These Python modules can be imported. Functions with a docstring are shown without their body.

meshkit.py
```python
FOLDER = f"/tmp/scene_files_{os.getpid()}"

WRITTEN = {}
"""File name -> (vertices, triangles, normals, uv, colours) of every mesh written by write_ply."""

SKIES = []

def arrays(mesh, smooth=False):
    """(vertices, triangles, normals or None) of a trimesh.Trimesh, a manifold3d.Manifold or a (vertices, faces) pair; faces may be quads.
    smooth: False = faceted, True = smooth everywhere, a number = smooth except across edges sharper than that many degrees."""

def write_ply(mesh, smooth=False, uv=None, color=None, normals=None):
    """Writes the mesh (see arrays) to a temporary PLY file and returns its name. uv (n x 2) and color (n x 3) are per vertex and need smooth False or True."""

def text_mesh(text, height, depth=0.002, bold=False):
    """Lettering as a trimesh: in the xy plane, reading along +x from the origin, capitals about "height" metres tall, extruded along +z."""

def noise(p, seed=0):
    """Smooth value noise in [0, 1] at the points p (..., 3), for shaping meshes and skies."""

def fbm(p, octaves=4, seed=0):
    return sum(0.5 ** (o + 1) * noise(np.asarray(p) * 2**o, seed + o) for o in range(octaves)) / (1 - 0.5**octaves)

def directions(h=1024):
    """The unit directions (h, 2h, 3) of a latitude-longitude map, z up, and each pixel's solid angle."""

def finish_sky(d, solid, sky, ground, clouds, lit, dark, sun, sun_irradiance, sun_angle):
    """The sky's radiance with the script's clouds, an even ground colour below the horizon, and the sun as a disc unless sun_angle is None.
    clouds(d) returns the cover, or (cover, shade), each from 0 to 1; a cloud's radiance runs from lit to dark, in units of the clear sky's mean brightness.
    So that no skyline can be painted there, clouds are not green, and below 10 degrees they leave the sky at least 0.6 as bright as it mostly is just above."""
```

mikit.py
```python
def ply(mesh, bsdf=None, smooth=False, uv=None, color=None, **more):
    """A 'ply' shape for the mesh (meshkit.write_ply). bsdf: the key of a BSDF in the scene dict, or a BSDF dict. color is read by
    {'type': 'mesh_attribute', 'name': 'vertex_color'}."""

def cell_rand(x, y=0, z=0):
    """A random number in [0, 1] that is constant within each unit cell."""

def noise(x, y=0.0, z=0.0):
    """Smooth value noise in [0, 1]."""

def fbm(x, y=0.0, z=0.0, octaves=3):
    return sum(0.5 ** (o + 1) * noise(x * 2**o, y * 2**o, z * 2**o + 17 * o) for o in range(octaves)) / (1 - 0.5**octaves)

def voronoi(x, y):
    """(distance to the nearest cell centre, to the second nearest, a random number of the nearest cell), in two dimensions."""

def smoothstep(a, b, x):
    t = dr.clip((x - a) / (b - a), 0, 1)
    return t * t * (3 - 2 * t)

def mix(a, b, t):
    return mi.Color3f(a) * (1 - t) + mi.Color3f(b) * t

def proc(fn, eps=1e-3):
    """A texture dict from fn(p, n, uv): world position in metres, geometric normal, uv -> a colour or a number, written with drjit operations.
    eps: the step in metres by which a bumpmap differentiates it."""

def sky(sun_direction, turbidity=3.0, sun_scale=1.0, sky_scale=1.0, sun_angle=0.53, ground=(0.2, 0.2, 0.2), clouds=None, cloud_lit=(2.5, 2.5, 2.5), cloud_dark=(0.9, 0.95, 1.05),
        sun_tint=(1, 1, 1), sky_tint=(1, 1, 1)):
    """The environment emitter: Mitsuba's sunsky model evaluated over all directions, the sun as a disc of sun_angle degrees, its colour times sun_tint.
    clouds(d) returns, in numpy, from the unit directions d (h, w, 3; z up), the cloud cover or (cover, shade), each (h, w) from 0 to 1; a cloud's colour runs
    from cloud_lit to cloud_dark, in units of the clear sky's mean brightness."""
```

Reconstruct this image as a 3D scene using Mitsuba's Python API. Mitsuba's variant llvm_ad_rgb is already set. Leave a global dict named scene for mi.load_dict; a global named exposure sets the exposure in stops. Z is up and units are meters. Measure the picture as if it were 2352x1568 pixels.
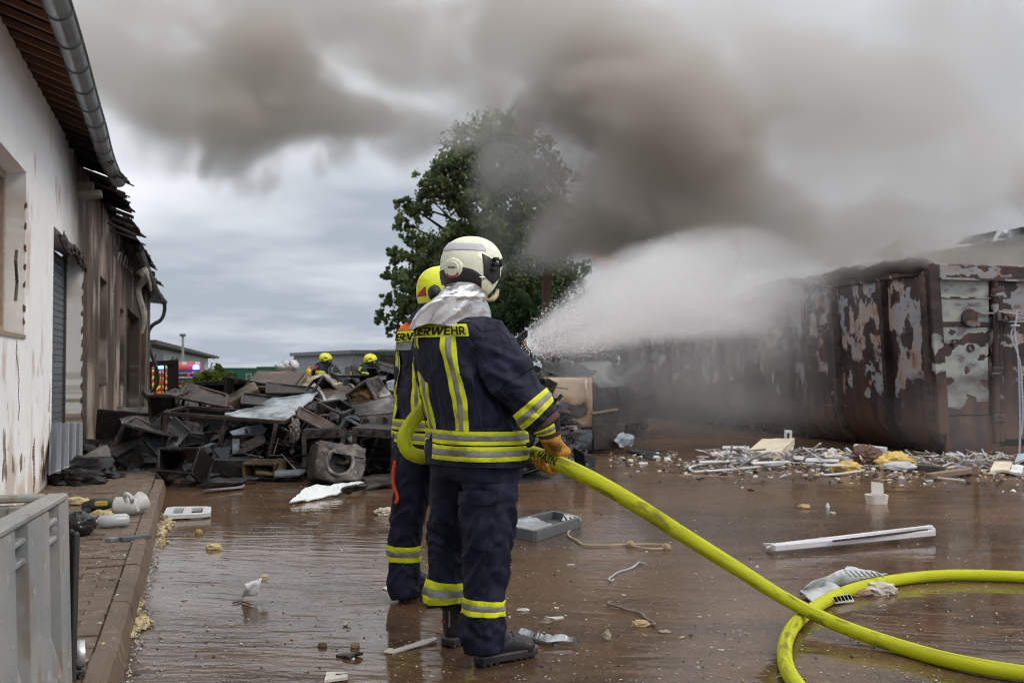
import math, numpy as np, drjit as dr, mitsuba as mi, mikit, meshkit, trimesh, manifold3d, shapely
from shapely.geometry import Polygon
from mikit import noise, fbm, voronoi, cell_rand, smoothstep, mix
T = mi.ScalarTransform4f
scene, labels = {}, {}
# ---------------------------------------------------------------- camera, sky, exposure
F, CX, HY, CAMH = 2286.0, 1176.0, 845.0, 1.3
TP = (HY-784)/F; CP, SP = 1/math.hypot(1, TP), TP/math.hypot(1, TP)     # the camera looks up a little;       # focal length, centre column and horizon row of the photograph, camera height
scene['camera'] = {'type': 'thinlens', 'fov': 2*math.degrees(math.atan(CX/F)), 'fov_axis': 'x', 'near_clip': 0.05, 'far_clip': 3000.0,
    'aperture_radius': 0.0032, 'focus_distance': 4.6,
    'to_world': T().look_at(origin=[0, 0, CAMH], target=[0, 10, CAMH+10*TP], up=[0, 0, 1])}
def clouds(d):                                       # overcast: darker towards the horizon, long flat streaks low down
    el = np.clip(d[..., 2], 0, 1)
    s = 1/(el+0.10)
    p = np.stack([d[..., 0]*s*.8, d[..., 1]*s*.8, el*0], -1)
    n = .6*meshkit.fbm(p+7.3, 5, seed=3)+.4*meshkit.fbm(p*2.1+1.7, 4, seed=8)
    return np.ones_like(el), np.clip(.92-1.05*el+2.3*(n-.5), 0, 1)
scene['sky'] = mikit.sky((0.62, -0.42, 0.66), turbidity=3, sun_scale=0.2, sun_angle=25, sun_tint=(.90, .97, 1.10), clouds=clouds, cloud_lit=(3.5, 3.52, 3.6), cloud_dark=(1.28, 1.44, 1.66), ground=(.06, .05, .04))
exposure = 2.1
# ---------------------------------------------------------------- places
def V(x, y, Y):
    x, y, Y = np.broadcast_arrays(*[np.asarray(q, float) for q in (x, y, Y)]); a, b = (x-CX)/F, (784-y)/F; k = Y/(CP-b*SP); return np.stack([a*k, Y, CAMH+(SP+b*CP)*k], -1)        # the point at depth Y seen in column x, row y
def G(x, y, z=0.0):                                                      # the point of the ground (height z) seen there
    b = (784-y)/F; return V(x, y, (z-CAMH)*(CP-b*SP)/(SP+b*CP))
def seen(P): P = np.asarray(P, float); h = P[..., 2]-CAMH; d = P[..., 1]*CP+h*SP; return np.stack([CX+F*P[..., 0]/d, 784-F*(h*CP-P[..., 1]*SP)/d], -1)    # column and row of a point
class Frame:                                        # s along a wall, l to its right, z up
    def __init__(self, vx):
        k = (vx-CX)/F; a = math.atan(k); self.u = np.array([math.sin(a), math.cos(a), 0]); self.n = np.array([math.cos(a), -math.sin(a), 0])
    def p(self, s, l, z): return s*self.u+l*self.n+np.array([0, 0, z])
    def s_of(self, x, l):
        k = (x-CX)/F; return l*(self.n[0]-k*self.n[1])/(k*self.u[1]-self.u[0])
    def mesh(self, m):                              # a mesh given in (s, l, z)
        m = m.copy(); v = m.vertices; m.vertices = v[:, :1]*self.u+v[:, 1:2]*self.n+v[:, 2:]*np.array([0, 0, 1.0]); m.invert(); return m
BF, CF = Frame(445), Frame(570)                     # the warehouse on the left, the skips on the right
# ---------------------------------------------------------------- entries
def key_of(name, parent=None):
    k = name if parent is None else parent+'__'+name
    b, i = k, 0
    while k in used: i += 1; k = f'{b}_{i:03d}'
    used.add(k); return k
used = set(scene)
def tag(k, label, cat=None, group=None, kind=None):
    d = {}
    if label: d['label'] = label
    if cat: d['category'] = cat
    if group: d['group'] = group
    if kind: d['kind'] = kind
    labels[k] = d; return k
def thing(name, label, cat, group=None, kind=None): return tag(key_of(name), label, cat, group, kind)
def obj(name, mesh, mat, parent=None, label=None, cat=None, group=None, kind=None, smooth=False, color=None, uv=None, vary=0.0, **more):
    """One mesh as one entry. color: vertex colour (with a little noise of relative size vary); uv: constant data for the procedural materials."""
    k = key_of(name, parent)
    if isinstance(mesh, list): mesh = trimesh.util.concatenate(mesh)
    if hasattr(mesh, 'to_mesh') or isinstance(mesh, tuple):
        v, f, _ = meshkit.arrays(mesh); mesh = trimesh.Trimesh(v, f, process=False)
    if smooth and smooth is not True and not (np.ndim(uv) == 2 or np.ndim(color) == 2): mesh = trimesh.graph.smooth_shade(mesh, angle=np.radians(smooth), facet_minarea=None)
    n = len(mesh.vertices); c = None
    if color is not None:
        c = np.array(color, float); c = np.tile(c, (n, 1)) if c.ndim == 1 else c
        if vary: c = np.clip(c*(1+vary*2*(meshkit.fbm(np.array(mesh.vertices)*9.0, 3, seed=5)-.5)[:, None]), 0, 1)
    if uv is not None and np.ndim(uv) == 1: uv = np.tile(np.array(uv, float), (n, 1))
    if mat in VC and c is None: c = np.full((n, 3), .5)
    scene[k] = mikit.ply(mesh, mat, smooth=bool(smooth), uv=uv, color=c, **more)
    if label or kind: tag(k, label, cat, group, kind)
    return k
# ---------------------------------------------------------------- materials
def two(d): return {'type': 'twosided', 'bsdf': d}
def rgb(*c): return {'type': 'rgb', 'value': list(c)}
VCOL = {'type': 'mesh_attribute', 'name': 'vertex_color'}
VC = ('matte', 'satin', 'gloss', 'steel', 'foliage')
scene['matte'] = two({'type': 'principled', 'base_color': VCOL, 'roughness': .85, 'specular': .25})
scene['satin'] = two({'type': 'principled', 'base_color': VCOL, 'roughness': .42, 'specular': .5})
scene['gloss'] = two({'type': 'principled', 'base_color': VCOL, 'roughness': .16, 'specular': .5, 'clearcoat': .5, 'clearcoat_gloss': .9})
scene['steel'] = two({'type': 'principled', 'base_color': VCOL, 'roughness': .38, 'metallic': .85})
scene['foliage'] = {'type': 'principledthin', 'base_color': VCOL, 'roughness': .6, 'diff_trans': .7, 'spec_trans': 0.0}
def ground_col(p, n, uv):
    a = fbm(p.x*.35, p.y*.5, 1.0, 4); b = fbm(p.x*3.0, p.y*7.0, 2.0, 3); g = noise(p.x*55, p.y*55, 3.0); h = noise(p.x*120, p.y*120, 9.0)
    c = mix((.114, .068, .039), (.056, .036, .023), smoothstep(.35, .68, .55*a+.45*b))
    c = mix(c, (.20, .135, .09), smoothstep(.70, .92, g)*.5)
    return mix(c, (.02, .015, .012), smoothstep(.72, .9, h)*.6)
def wet(p): return smoothstep(.40, .60, fbm(p.x*.22+.09*p.y+3.2, p.y*.45+1.2, 4.0, 4))
def ground_rough(p, n, uv): return .17-.12*wet(p)+.06*noise(p.x*9, p.y*30, 1.0)
def ground_bump(p, n, uv):
    y = p.y+.10*p.x+.25*noise(p.x*.9, p.y*.9, 5.0)
    w = fbm(p.x*3.6, y*17, 0.0, 3)*(1.0-.62*wet(p))
    return w+.16*noise(p.x*45, p.y*60, 2.0)*(1-.85*wet(p))
scene['wet_ground'] = two({'type': 'bumpmap', 'scale': .0054, 'arbitrary': mikit.proc(ground_bump, 2.5e-3),
    'bsdf': {'type': 'principled', 'base_color': mikit.proc(ground_col), 'roughness': mikit.proc(ground_rough), 'specular': .36}})
def paver_col(p, n, uv):
    c = mix((.16, .115, .08), (.10, .075, .055), fbm(p.x*2.2, p.y*2.2, uv.y*40, 3))
    c = mix(c, (.26, .20, .145), smoothstep(.55, .85, fbm(p.x*14, p.y*14, p.z*14, 3))*.7)
    c = mix(c, (.055, .042, .034), smoothstep(.58, .80, fbm(p.x*1.1+4, p.y*1.1, 2.0, 4))*.75)
    return c*(.82+.36*uv.x)
scene['paver'] = two({'type': 'bumpmap', 'scale': .004, 'arbitrary': mikit.proc(lambda p, n, uv: fbm(p.x*70, p.y*70, p.z*70, 2), 2e-3),
    'bsdf': {'type': 'principled', 'base_color': mikit.proc(paver_col), 'roughness': .45, 'specular': .45}})
U, N_ = BF.u, BF.n
def plaster_col(p, n, uv):
    s = p.x*float(U[0])+p.y*float(U[1]); z = p.z
    fine = fbm(s*6, z*6, p.x*3, 4)
    c = mix((.82, .83, .84), (.72, .73, .73), fine)
    c = mix(c, (.42, .30, .20), smoothstep(.60, .86, fbm(s*3.5, z*2.2, 8.0, 4)+.34*smoothstep(.9, .1, z))*.6)         # splashed mud, rust runs
    c = mix(c, (.20, .15, .11), smoothstep(.74, .82, fbm(s*7, z*4, 18.0, 4)+.14*smoothstep(1.0, .2, z))*smoothstep(1.7, .5, z))
    st = fbm(s*1.1, z*.95, 3.0, 5); st2 = fbm(s*2.6, z*1.3, 6.0, 5)
    heat = smoothstep(11.5, 14.3, s+.5*(st-.5)+.9*smoothstep(2.6, 3.9, z))                                         # scorched further along
    heat = heat*(1-.9*smoothstep(15.6, 14.8, s)*smoothstep(.6, .9, dr.abs(n.x*float(U[0])+n.y*float(U[1]))))
    burnt = mix((.21, .145, .10), (.31, .26, .225), smoothstep(.38, .62, st2))
    burnt = mix(burnt, (.10, .075, .062), smoothstep(.36, .60, st)*.92)
    burnt = mix(burnt, (.05, .042, .038), smoothstep(.47, .66, fbm(s*1.3, z*.5, 12.0, 4)+.16*smoothstep(15, 22, s))*.85)
    burnt = mix(burnt, (.38, .35, .32), smoothstep(.62, .80, st2)*.55)
    return mix(c, burnt, heat)
scene['plaster'] = two({'type': 'bumpmap', 'scale': .008, 'arbitrary': mikit.proc(lambda p, n, uv: fbm(p.x*25, p.y*25, p.z*25, 3), 4e-3),
    'bsdf': {'type': 'principled', 'base_color': mikit.proc(plaster_col), 'roughness': .85, 'specular': .2}})
HUE = [((.012, .011, .011), (.085, .075, .070), (.34, .33, .33)), ((.016, .012, .010), (.078, .053, .041), (.27, .19, .14)),
       ((.03, .022, .012), (.15, .115, .07), (.44, .40, .32)), ((.014, .016, .018), (.10, .12, .135), (.40, .46, .50))]
def burnt_col(p, n, uv):
    """Fire-damaged sheet metal. uv.x: how much bare metal or ash shows; uv.y: hue row + a seed."""
    h = dr.floor(uv.y); sd = (uv.y-h)*90
    d = fbm(p.x*3.2+sd, p.y*3.2, p.z*3.2+sd, 4); e = fbm(p.x*17+sd, p.y*17, p.z*17, 3)
    t = dr.clip(uv.x*1.15-.10+1.5*(d-.5)*(.35+.65*smoothstep(0, .5, uv.x))+.45*(e-.5), 0, 1)
    out = mi.Color3f(0)
    for i, (a, b, c) in enumerate(HUE):
        q = mix(mix(a, b, smoothstep(0, .5, t)), c, smoothstep(.5, 1, t)); out = dr.select((h > i-.5) & (h < i+.5), q, out)
    r = smoothstep(.60, .72, fbm(p.x*5+sd, p.y*5+3, p.z*5, 3))
    return mix(out, (.10, .045, .02), r*.35*smoothstep(.15, .4, uv.x))
scene['burnt'] = two({'type': 'bumpmap', 'scale': .006, 'arbitrary': mikit.proc(lambda p, n, uv: fbm(p.x*22, p.y*22, p.z*22, 3), 4e-3),
    'bsdf': {'type': 'principled', 'base_color': mikit.proc(burnt_col), 'roughness': .40, 'metallic': .25, 'specular': .5}})
def rust_col(p, n, uv):
    """Rusted skip plate with paint left in flakes. uv.x: how much paint is left; uv.y: 0 pinkish white paint, 1 pale green paint."""
    s = p.x*float(CF.u[0])+p.y*float(CF.u[1])+p.x*.35; z = p.z
    a = fbm(s*7.5+uv.y*7, z*4.6, uv.y*11, 5); b = fbm(s*14, z*9+uv.y, 4.0, 4); v = fbm(s*16, z*1.1, 7.0, 3)
    base = mix((.036, .018, .017), (.022, .014, .014), smoothstep(.35, .65, b))
    base = mix(base, (.085, .034, .014), smoothstep(.52, .78, v+.30*smoothstep(1.0, .3, z))*.75)
    base = mix(base, (.014, .012, .012), smoothstep(.54, .72, fbm(s*1.4+5, z*.8, 3.0, 3))*.8)
    edge = a+.26*(b-.5)+uv.x*.30-.16+.10*smoothstep(.5, 2.2, z)-.30*smoothstep(.95, .55, z)
    col = mix((.31, .255, .23), (.30, .175, .125), smoothstep(.5, .7, fbm(s*5+3, z*5, 9.0, 3)))
    col = mix(col, (.24, .25, .27), smoothstep(.42, .60, fbm(s*1.9, z*1.5, 21.0, 3)))
    col = dr.select(uv.y > .5, mix((.32, .33, .31), (.21, .235, .245), smoothstep(.35, .65, b)), col)
    col = mix(col, (.05, .045, .045), smoothstep(.50, .70, fbm(s*1.2+9, z*1.3, 31.0, 4))*.85)
    return mix(base, mix(col, (.10, .06, .045), smoothstep(.63, .8, b)*.8), smoothstep(.545, .575, edge))
scene['rust'] = two({'type': 'bumpmap', 'scale': .012, 'arbitrary': mikit.proc(lambda p, n, uv: fbm(p.x*7, p.y*7, p.z*7, 4), 4e-3),
    'bsdf': {'type': 'principled', 'base_color': mikit.proc(rust_col), 'roughness': .5, 'specular': .5}})
def weave(p, n, uv):
    q = fbm(p.x*13+.8*noise(p.x*5, p.y*5, p.z*5), p.y*13, p.z*8, 2); k = dr.abs(2*q-1)
    return .5*fbm(p.x*60, p.y*60, p.z*60, 2)+.4*noise(p.x*600, p.y*600, p.z*900)-4.2*dr.exp(-k*9)*smoothstep(.35, .65, fbm(p.x*4, p.y*4, p.z*4+3, 2))
def navy_col(p, n, uv): return mix((.0050, .0068, .024), (.0125, .0155, .043), smoothstep(.38, .72, fbm(p.x*14, p.y*14, p.z*9, 4)))
scene['navy_cloth'] = two({'type': 'bumpmap', 'scale': .0016, 'arbitrary': mikit.proc(weave, 8e-4),
    'bsdf': {'type': 'principled', 'base_color': mikit.proc(navy_col), 'roughness': .60, 'specular': .30, 'sheen': .1}})
scene['hi_vis'] = two({'type': 'principled', 'base_color': mikit.proc(lambda p, n, uv: mix(mix((.72, .80, .012), (.60, .66, .02), smoothstep(.4, .7, fbm(p.x*18, p.y*18, p.z*18, 3))), (.26, .26, .03), smoothstep(.60, .76, fbm(p.x*7+3, p.y*7, p.z*11, 4))*.7)), 'roughness': .6, 'specular': .3})
scene['reflective_tape'] = two({'type': 'principled', 'base_color': mikit.proc(lambda p, n, uv: mix((.25, .25, .255), (.13, .13, .133), smoothstep(.4, .75, fbm(p.x*16, p.y*16, p.z*30, 4)))), 'roughness': .5, 'specular': .5})
def hose_col(p, n, uv):
    c = mix((.62, .67, .008), (.52, .55, .010), fbm(p.x*8, p.y*8, p.z*8, 3))
    d = smoothstep(.55, .72, fbm(p.x*6.5+2, p.y*6.5, p.z*6.5, 5))*smoothstep(.45, .6, fbm(p.x*1.6, p.y*1.6, p.z*1.6+7, 2))
    c = mix(c, (.16, .13, .02), d*.6)
    c = mix(c, (.22, .20, .02), smoothstep(.58, .75, fbm(uv.x*2.2, uv.y*16, 3.0, 4))*.5)
    return mix(c, (.10, .08, .02), smoothstep(.60, .74, fbm(uv.x*9, uv.y*9, 8.0, 4))*smoothstep(.5, .6, fbm(uv.x*1.3, 0.0, 5.0, 2))*.55)
scene['hose_skin'] = two({'type': 'bumpmap', 'scale': .0012, 'arbitrary': mikit.proc(lambda p, n, uv: .5+.25*dr.sin(uv.x*3800)+.25*dr.sin(uv.y*500+uv.x*900)+.5*fbm(p.x*40, p.y*40, p.z*40, 2), 4e-4),
    'bsdf': {'type': 'principled', 'base_color': mikit.proc(hose_col), 'roughness': .45, 'specular': .4}})
scene['silver_foil'] = two({'type': 'bumpmap', 'scale': .004, 'arbitrary': mikit.proc(lambda p, n, uv: fbm(p.x*30, p.y*30, p.z*30, 4), 1e-3),
    'bsdf': {'type': 'principled', 'base_color': mikit.proc(lambda p, n, uv: mix((.92, .92, .93), (.74, .74, .76), smoothstep(.4, .7, fbm(p.x*12, p.y*12, p.z*12, 4)))), 'roughness': .26, 'metallic': .92}})
def hide_col(p, n, uv): return mix(mix((.55, .27, .045), (.40, .19, .035), fbm(p.x*30, p.y*30, p.z*30, 3)), (.10, .055, .02), smoothstep(.55, .75, fbm(p.x*22+3, p.y*22, p.z*22, 3))*.8)
scene['glove_hide'] = two({'type': 'bumpmap', 'scale': .002, 'arbitrary': mikit.proc(lambda p, n, uv: fbm(p.x*90, p.y*90, p.z*90, 3), 8e-4),
    'bsdf': {'type': 'principled', 'base_color': mikit.proc(hide_col), 'roughness': .6, 'specular': .35}})
def door_col(p, n, uv):
    """Cream enamel with the scorch rings of a fire. uv: place on the door, 0 to 1."""
    a = fbm(uv.x*3+1, uv.y*3, 2.0, 4)-.5
    d1 = dr.sqrt(dr.square((uv.x-.72)/.25)+dr.square((uv.y-.34)/.20))+1.6*a; d2 = dr.sqrt(dr.square((uv.x-.36)/.13)+dr.square((uv.y-.15)/.11))+.7*a
    d = dr.minimum(d1, d2)
    c = mix((.62, .49, .36), (.36, .21, .12), smoothstep(1.9, 1.1, d))
    c = mix(c, (.32, .20, .12), smoothstep(.55, 1.0, uv.x)*.6)
    c = mix(c, (.05, .03, .02), smoothstep(1.25, 1.0, d))
    c = mix(c, (.085, .085, .09), smoothstep(.92, .80, d))
    return mix(c, (.08, .04, .025), smoothstep(.06, .0, uv.y))
scene['scorched_enamel'] = two({'type': 'principled', 'base_color': mikit.proc(door_col), 'roughness': .4, 'specular': .5})
def bin_col(p, n, uv):
    c = mix((.225, .245, .258), (.30, .305, .30), smoothstep(.35, .7, fbm(p.x*5, p.y*5, p.z*2.5, 4)))
    c = mix(c, (.33, .30, .25), smoothstep(.80, .92, p.z)*.5*fbm(p.x*14, p.y*14, 1.0, 3)+smoothstep(.56, .72, fbm(p.x*9, p.y*9, p.z*3, 4))*.45)
    c = mix(c, (.20, .13, .085), smoothstep(.60, .74, fbm(p.x*16+3, p.y*16, p.z*5, 4)+.10*smoothstep(.5, .2, p.z))*.5)
    return mix(c, (.42, .43, .43), smoothstep(.70, .76, fbm(p.x*40, p.y*40, p.z*22, 3))*.6)
scene['bin_plastic'] = two({'type': 'bumpmap', 'scale': .002, 'arbitrary': mikit.proc(lambda p, n, uv: fbm(p.x*60, p.y*60, p.z*25, 3), 1e-3), 'bsdf': {'type': 'principled', 'base_color': mikit.proc(bin_col), 'roughness': .5, 'specular': .4}})
scene['pane'] = {'type': 'thindielectric'}
# ---------------------------------------------------------------- shapes
rng = np.random.default_rng(7)
cat = trimesh.util.concatenate
def Rz(a): c, s = math.cos(a), math.sin(a); return np.array([[c, -s, 0], [s, c, 0], [0, 0, 1.0]])
def Rx(a): c, s = math.cos(a), math.sin(a); return np.array([[1.0, 0, 0], [0, c, -s], [0, s, c]])
def Ry(a): c, s = math.cos(a), math.sin(a); return np.array([[c, 0, s], [0, 1.0, 0], [-s, 0, c]])
def rot(yaw=0, pitch=0, roll=0): return Rz(math.radians(yaw)) @ Rx(math.radians(pitch)) @ Ry(math.radians(roll))
def move(m, R=None, t=None):
    m = m.copy(); v = m.vertices
    if R is not None: v = v @ np.asarray(R).T
    if t is not None: v = v+np.asarray(t)
    m.vertices = v; return m
def box(w, d, h, c=(0, 0, 0), b=0.0):
    """A box, its edges chamfered by b."""
    if not b: return move(trimesh.creation.box((w, d, h)), None, c)
    b = min(b, .45*min(w, d, h)); x, y, z = w/2, d/2, h/2
    pts = [(sx*(x-b*(k != 0)), sy*(y-b*(k != 1)), sz*(z-b*(k != 2))) for sx in (-1, 1) for sy in (-1, 1) for sz in (-1, 1) for k in range(3)]
    return move(trimesh.convex.convex_hull(np.array(pts)), None, c)
def sbox(s0, s1, l0, l1, z0, z1, b=0.0): return box(s1-s0, l1-l0, z1-z0, ((s0+s1)/2, (l0+l1)/2, (z0+z1)/2), b)
def spline(P, n):
    P = np.asarray(P, float); t = np.concatenate([[0], np.cumsum(np.linalg.norm(np.diff(P[:, :3], axis=0), axis=1))])
    from scipy.interpolate import PchipInterpolator, CubicSpline
    return CubicSpline(t, P)(np.linspace(0, t[-1], n))
def frames(P):
    t = np.gradient(P, axis=0); t /= np.linalg.norm(t, axis=1, keepdims=True)+1e-12
    a = np.cross(t[0], [0, 0, 1.0]) if abs(t[0][2]) < .9 else np.cross(t[0], [1.0, 0, 0]); a /= np.linalg.norm(a); A = []
    for k in range(len(P)):
        a = a-t[k]*a.dot(t[k]); a /= np.linalg.norm(a); A.append(a)
    A = np.array(A); return t, A, np.cross(t, A)
def grid_faces(n, m, wrap):
    i, j = np.meshgrid(np.arange(n-1), np.arange(m if wrap else m-1), indexing='ij'); k = (j+1) % m
    q = np.stack([i*m+j, i*m+k, (i+1)*m+k, (i+1)*m+j], -1).reshape(-1, 4)
    return np.vstack([q[:, [0, 1, 2]], q[:, [0, 2, 3]]])
def loft(R, caps=True):
    """Rings (n, m, 3) as a closed skin."""
    n, m, _ = R.shape; v = R.reshape(-1, 3); f = grid_faces(n, m, True)
    if caps:
        v = np.vstack([v, R[0].mean(0), R[-1].mean(0)]); j = np.arange(m); k = (j+1) % m
        f = np.vstack([f, np.stack([k, j, j*0+n*m], 1), np.stack([(n-1)*m+j, (n-1)*m+k, j*0+n*m+1], 1)])
    return trimesh.Trimesh(v, f, process=False)
def tube(P, r, sides=8, caps=True):
    P = np.asarray(P, float); t, a, b = frames(P); r = np.broadcast_to(r, (len(P),)); g = np.arange(sides)*2*np.pi/sides
    return loft(P[:, None]+r[:, None, None]*(np.cos(g)[None, :, None]*a[:, None]+np.sin(g)[None, :, None]*b[:, None]), caps)
def bar(p, q, w, h, up=(0, 0, 1)):
    """A straight bar of rectangular section from p to q."""
    p, q = np.asarray(p, float), np.asarray(q, float); d = q-p; L = np.linalg.norm(d); d /= L
    x = np.cross(d, up); x /= np.linalg.norm(x)+1e-9; z = np.cross(x, d)
    return move(box(w, L, h, b=min(w, h)*.12), np.stack([x, d, z], 1), (p+q)/2)
def lathe(prof, n=24):
    g = np.arange(n)*2*np.pi/n; return loft(np.array([[(r*math.cos(a), r*math.sin(a), z) for a in g] for r, z in prof]))
def slab(c4, nu=8, nv=8, th=.012, amp=.0, fr=3.0, seed=1, curl=0.0):
    """A bent sheet between four corners (in order round it), dented by amp, its free edge curled."""
    a, b, c, d = [np.asarray(q, float) for q in c4]; u, v = np.meshgrid(np.linspace(0, 1, nu+1), np.linspace(0, 1, nv+1), indexing='ij'); u, v = u[..., None], v[..., None]
    P = a*(1-u)*(1-v)+b*u*(1-v)+c*u*v+d*(1-u)*v; nn = np.cross(b-a, d-a); nn /= np.linalg.norm(nn)
    w = (meshkit.fbm(P*fr, 3, seed=seed)-.5)*2*amp+curl*(2*v[..., 0]-1)**2
    jag = (meshkit.noise(P*13, seed=seed+3)-.5)[..., None]*amp*.8*(((u < .01) | (u > .99)) | ((v < .01) | (v > .99)))
    P = P+w[..., None]*nn+jag*(b-a)/np.linalg.norm(b-a)
    n, m = nu+1, nv+1; f = grid_faces(n, m, False); top, bot = (P+nn*th/2).reshape(-1, 3), (P-nn*th/2).reshape(-1, 3)
    e = np.concatenate([np.arange(m-1), np.arange(n-1)*m+m-1, (n-1)*m+np.arange(m-1, 0, -1), np.arange(n-1, 0, -1)*m]); e2 = np.roll(e, -1); K = n*m
    return trimesh.Trimesh(np.vstack([top, bot]), np.vstack([f, f[:, ::-1]+K, np.stack([e2, e, e+K], 1), np.stack([e2, e+K, e2+K], 1)]), process=False)
def hullpts(p): return trimesh.convex.convex_hull(np.asarray(p, float))
def rock(r, seed, sq=(1, 1, .7), n=16):
    g = np.random.default_rng(seed); p = g.normal(size=(n, 3)); p /= np.linalg.norm(p, axis=1, keepdims=True); return hullpts(p*r*np.asarray(sq)*g.uniform(.65, 1.05, (n, 1)))
def to_manifold(m): return manifold3d.Manifold(manifold3d.Mesh(np.asarray(m.vertices, np.float32), np.asarray(m.faces, np.uint32)))
def ball(p, r, n=20): return manifold3d.Manifold.sphere(float(r), n).translate([float(x) for x in p])
def bone(p, r, q, s, n=20): return manifold3d.Manifold.batch_hull([ball(p, r, n), ball(q, s, n)])
def flesh(bones, length=.02, it=8):
    m = manifold3d.Manifold.batch_boolean(bones, manifold3d.OpType.Add).refine_to_length(length); v, f, _ = meshkit.arrays(m)
    t = trimesh.Trimesh(v, f); trimesh.smoothing.filter_taubin(t, iterations=it); return t
def cut(m, holes): return manifold_tm(manifold3d.Manifold.batch_boolean([to_manifold(m)]+[to_manifold(h) for h in holes], manifold3d.OpType.Subtract))
def manifold_tm(m): v, f, _ = meshkit.arrays(m); return trimesh.Trimesh(v, f, process=False)
# ================================================================ the setting
ys = np.concatenate([np.linspace(-40, 26, 12), np.linspace(27, 38, 8), np.array([60, 120, 300, 700, 1500.])]); xs = np.array([-1500, -400, -120, -50, -20, 0, 20, 50, 120, 400, 1500.])
def zg(Y): return -1.8*float(np.clip((Y-26)/12, 0, 1))**1.0*1.0
gy, gx = np.meshgrid(ys, xs, indexing='ij')
far = gy > 24
def sheet_of(rows):
    a, b = np.meshgrid(rows, xs, indexing='ij'); v = np.stack([b, a, np.vectorize(zg)(a)], -1).reshape(-1, 3); return trimesh.Trimesh(v, grid_faces(len(rows), len(xs), False)[:, ::-1], process=False)
obj('yard_ground', sheet_of(ys[ys < 28]), 'wet_ground', label='wet brown concrete yard under a thin film of rippled water', kind='structure', smooth=True)
obj('terrain', sheet_of(ys[ys > 26.9]), 'matte', label='lower land beyond the yard', kind='structure', color=(.07, .075, .045), smooth=True)
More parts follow.
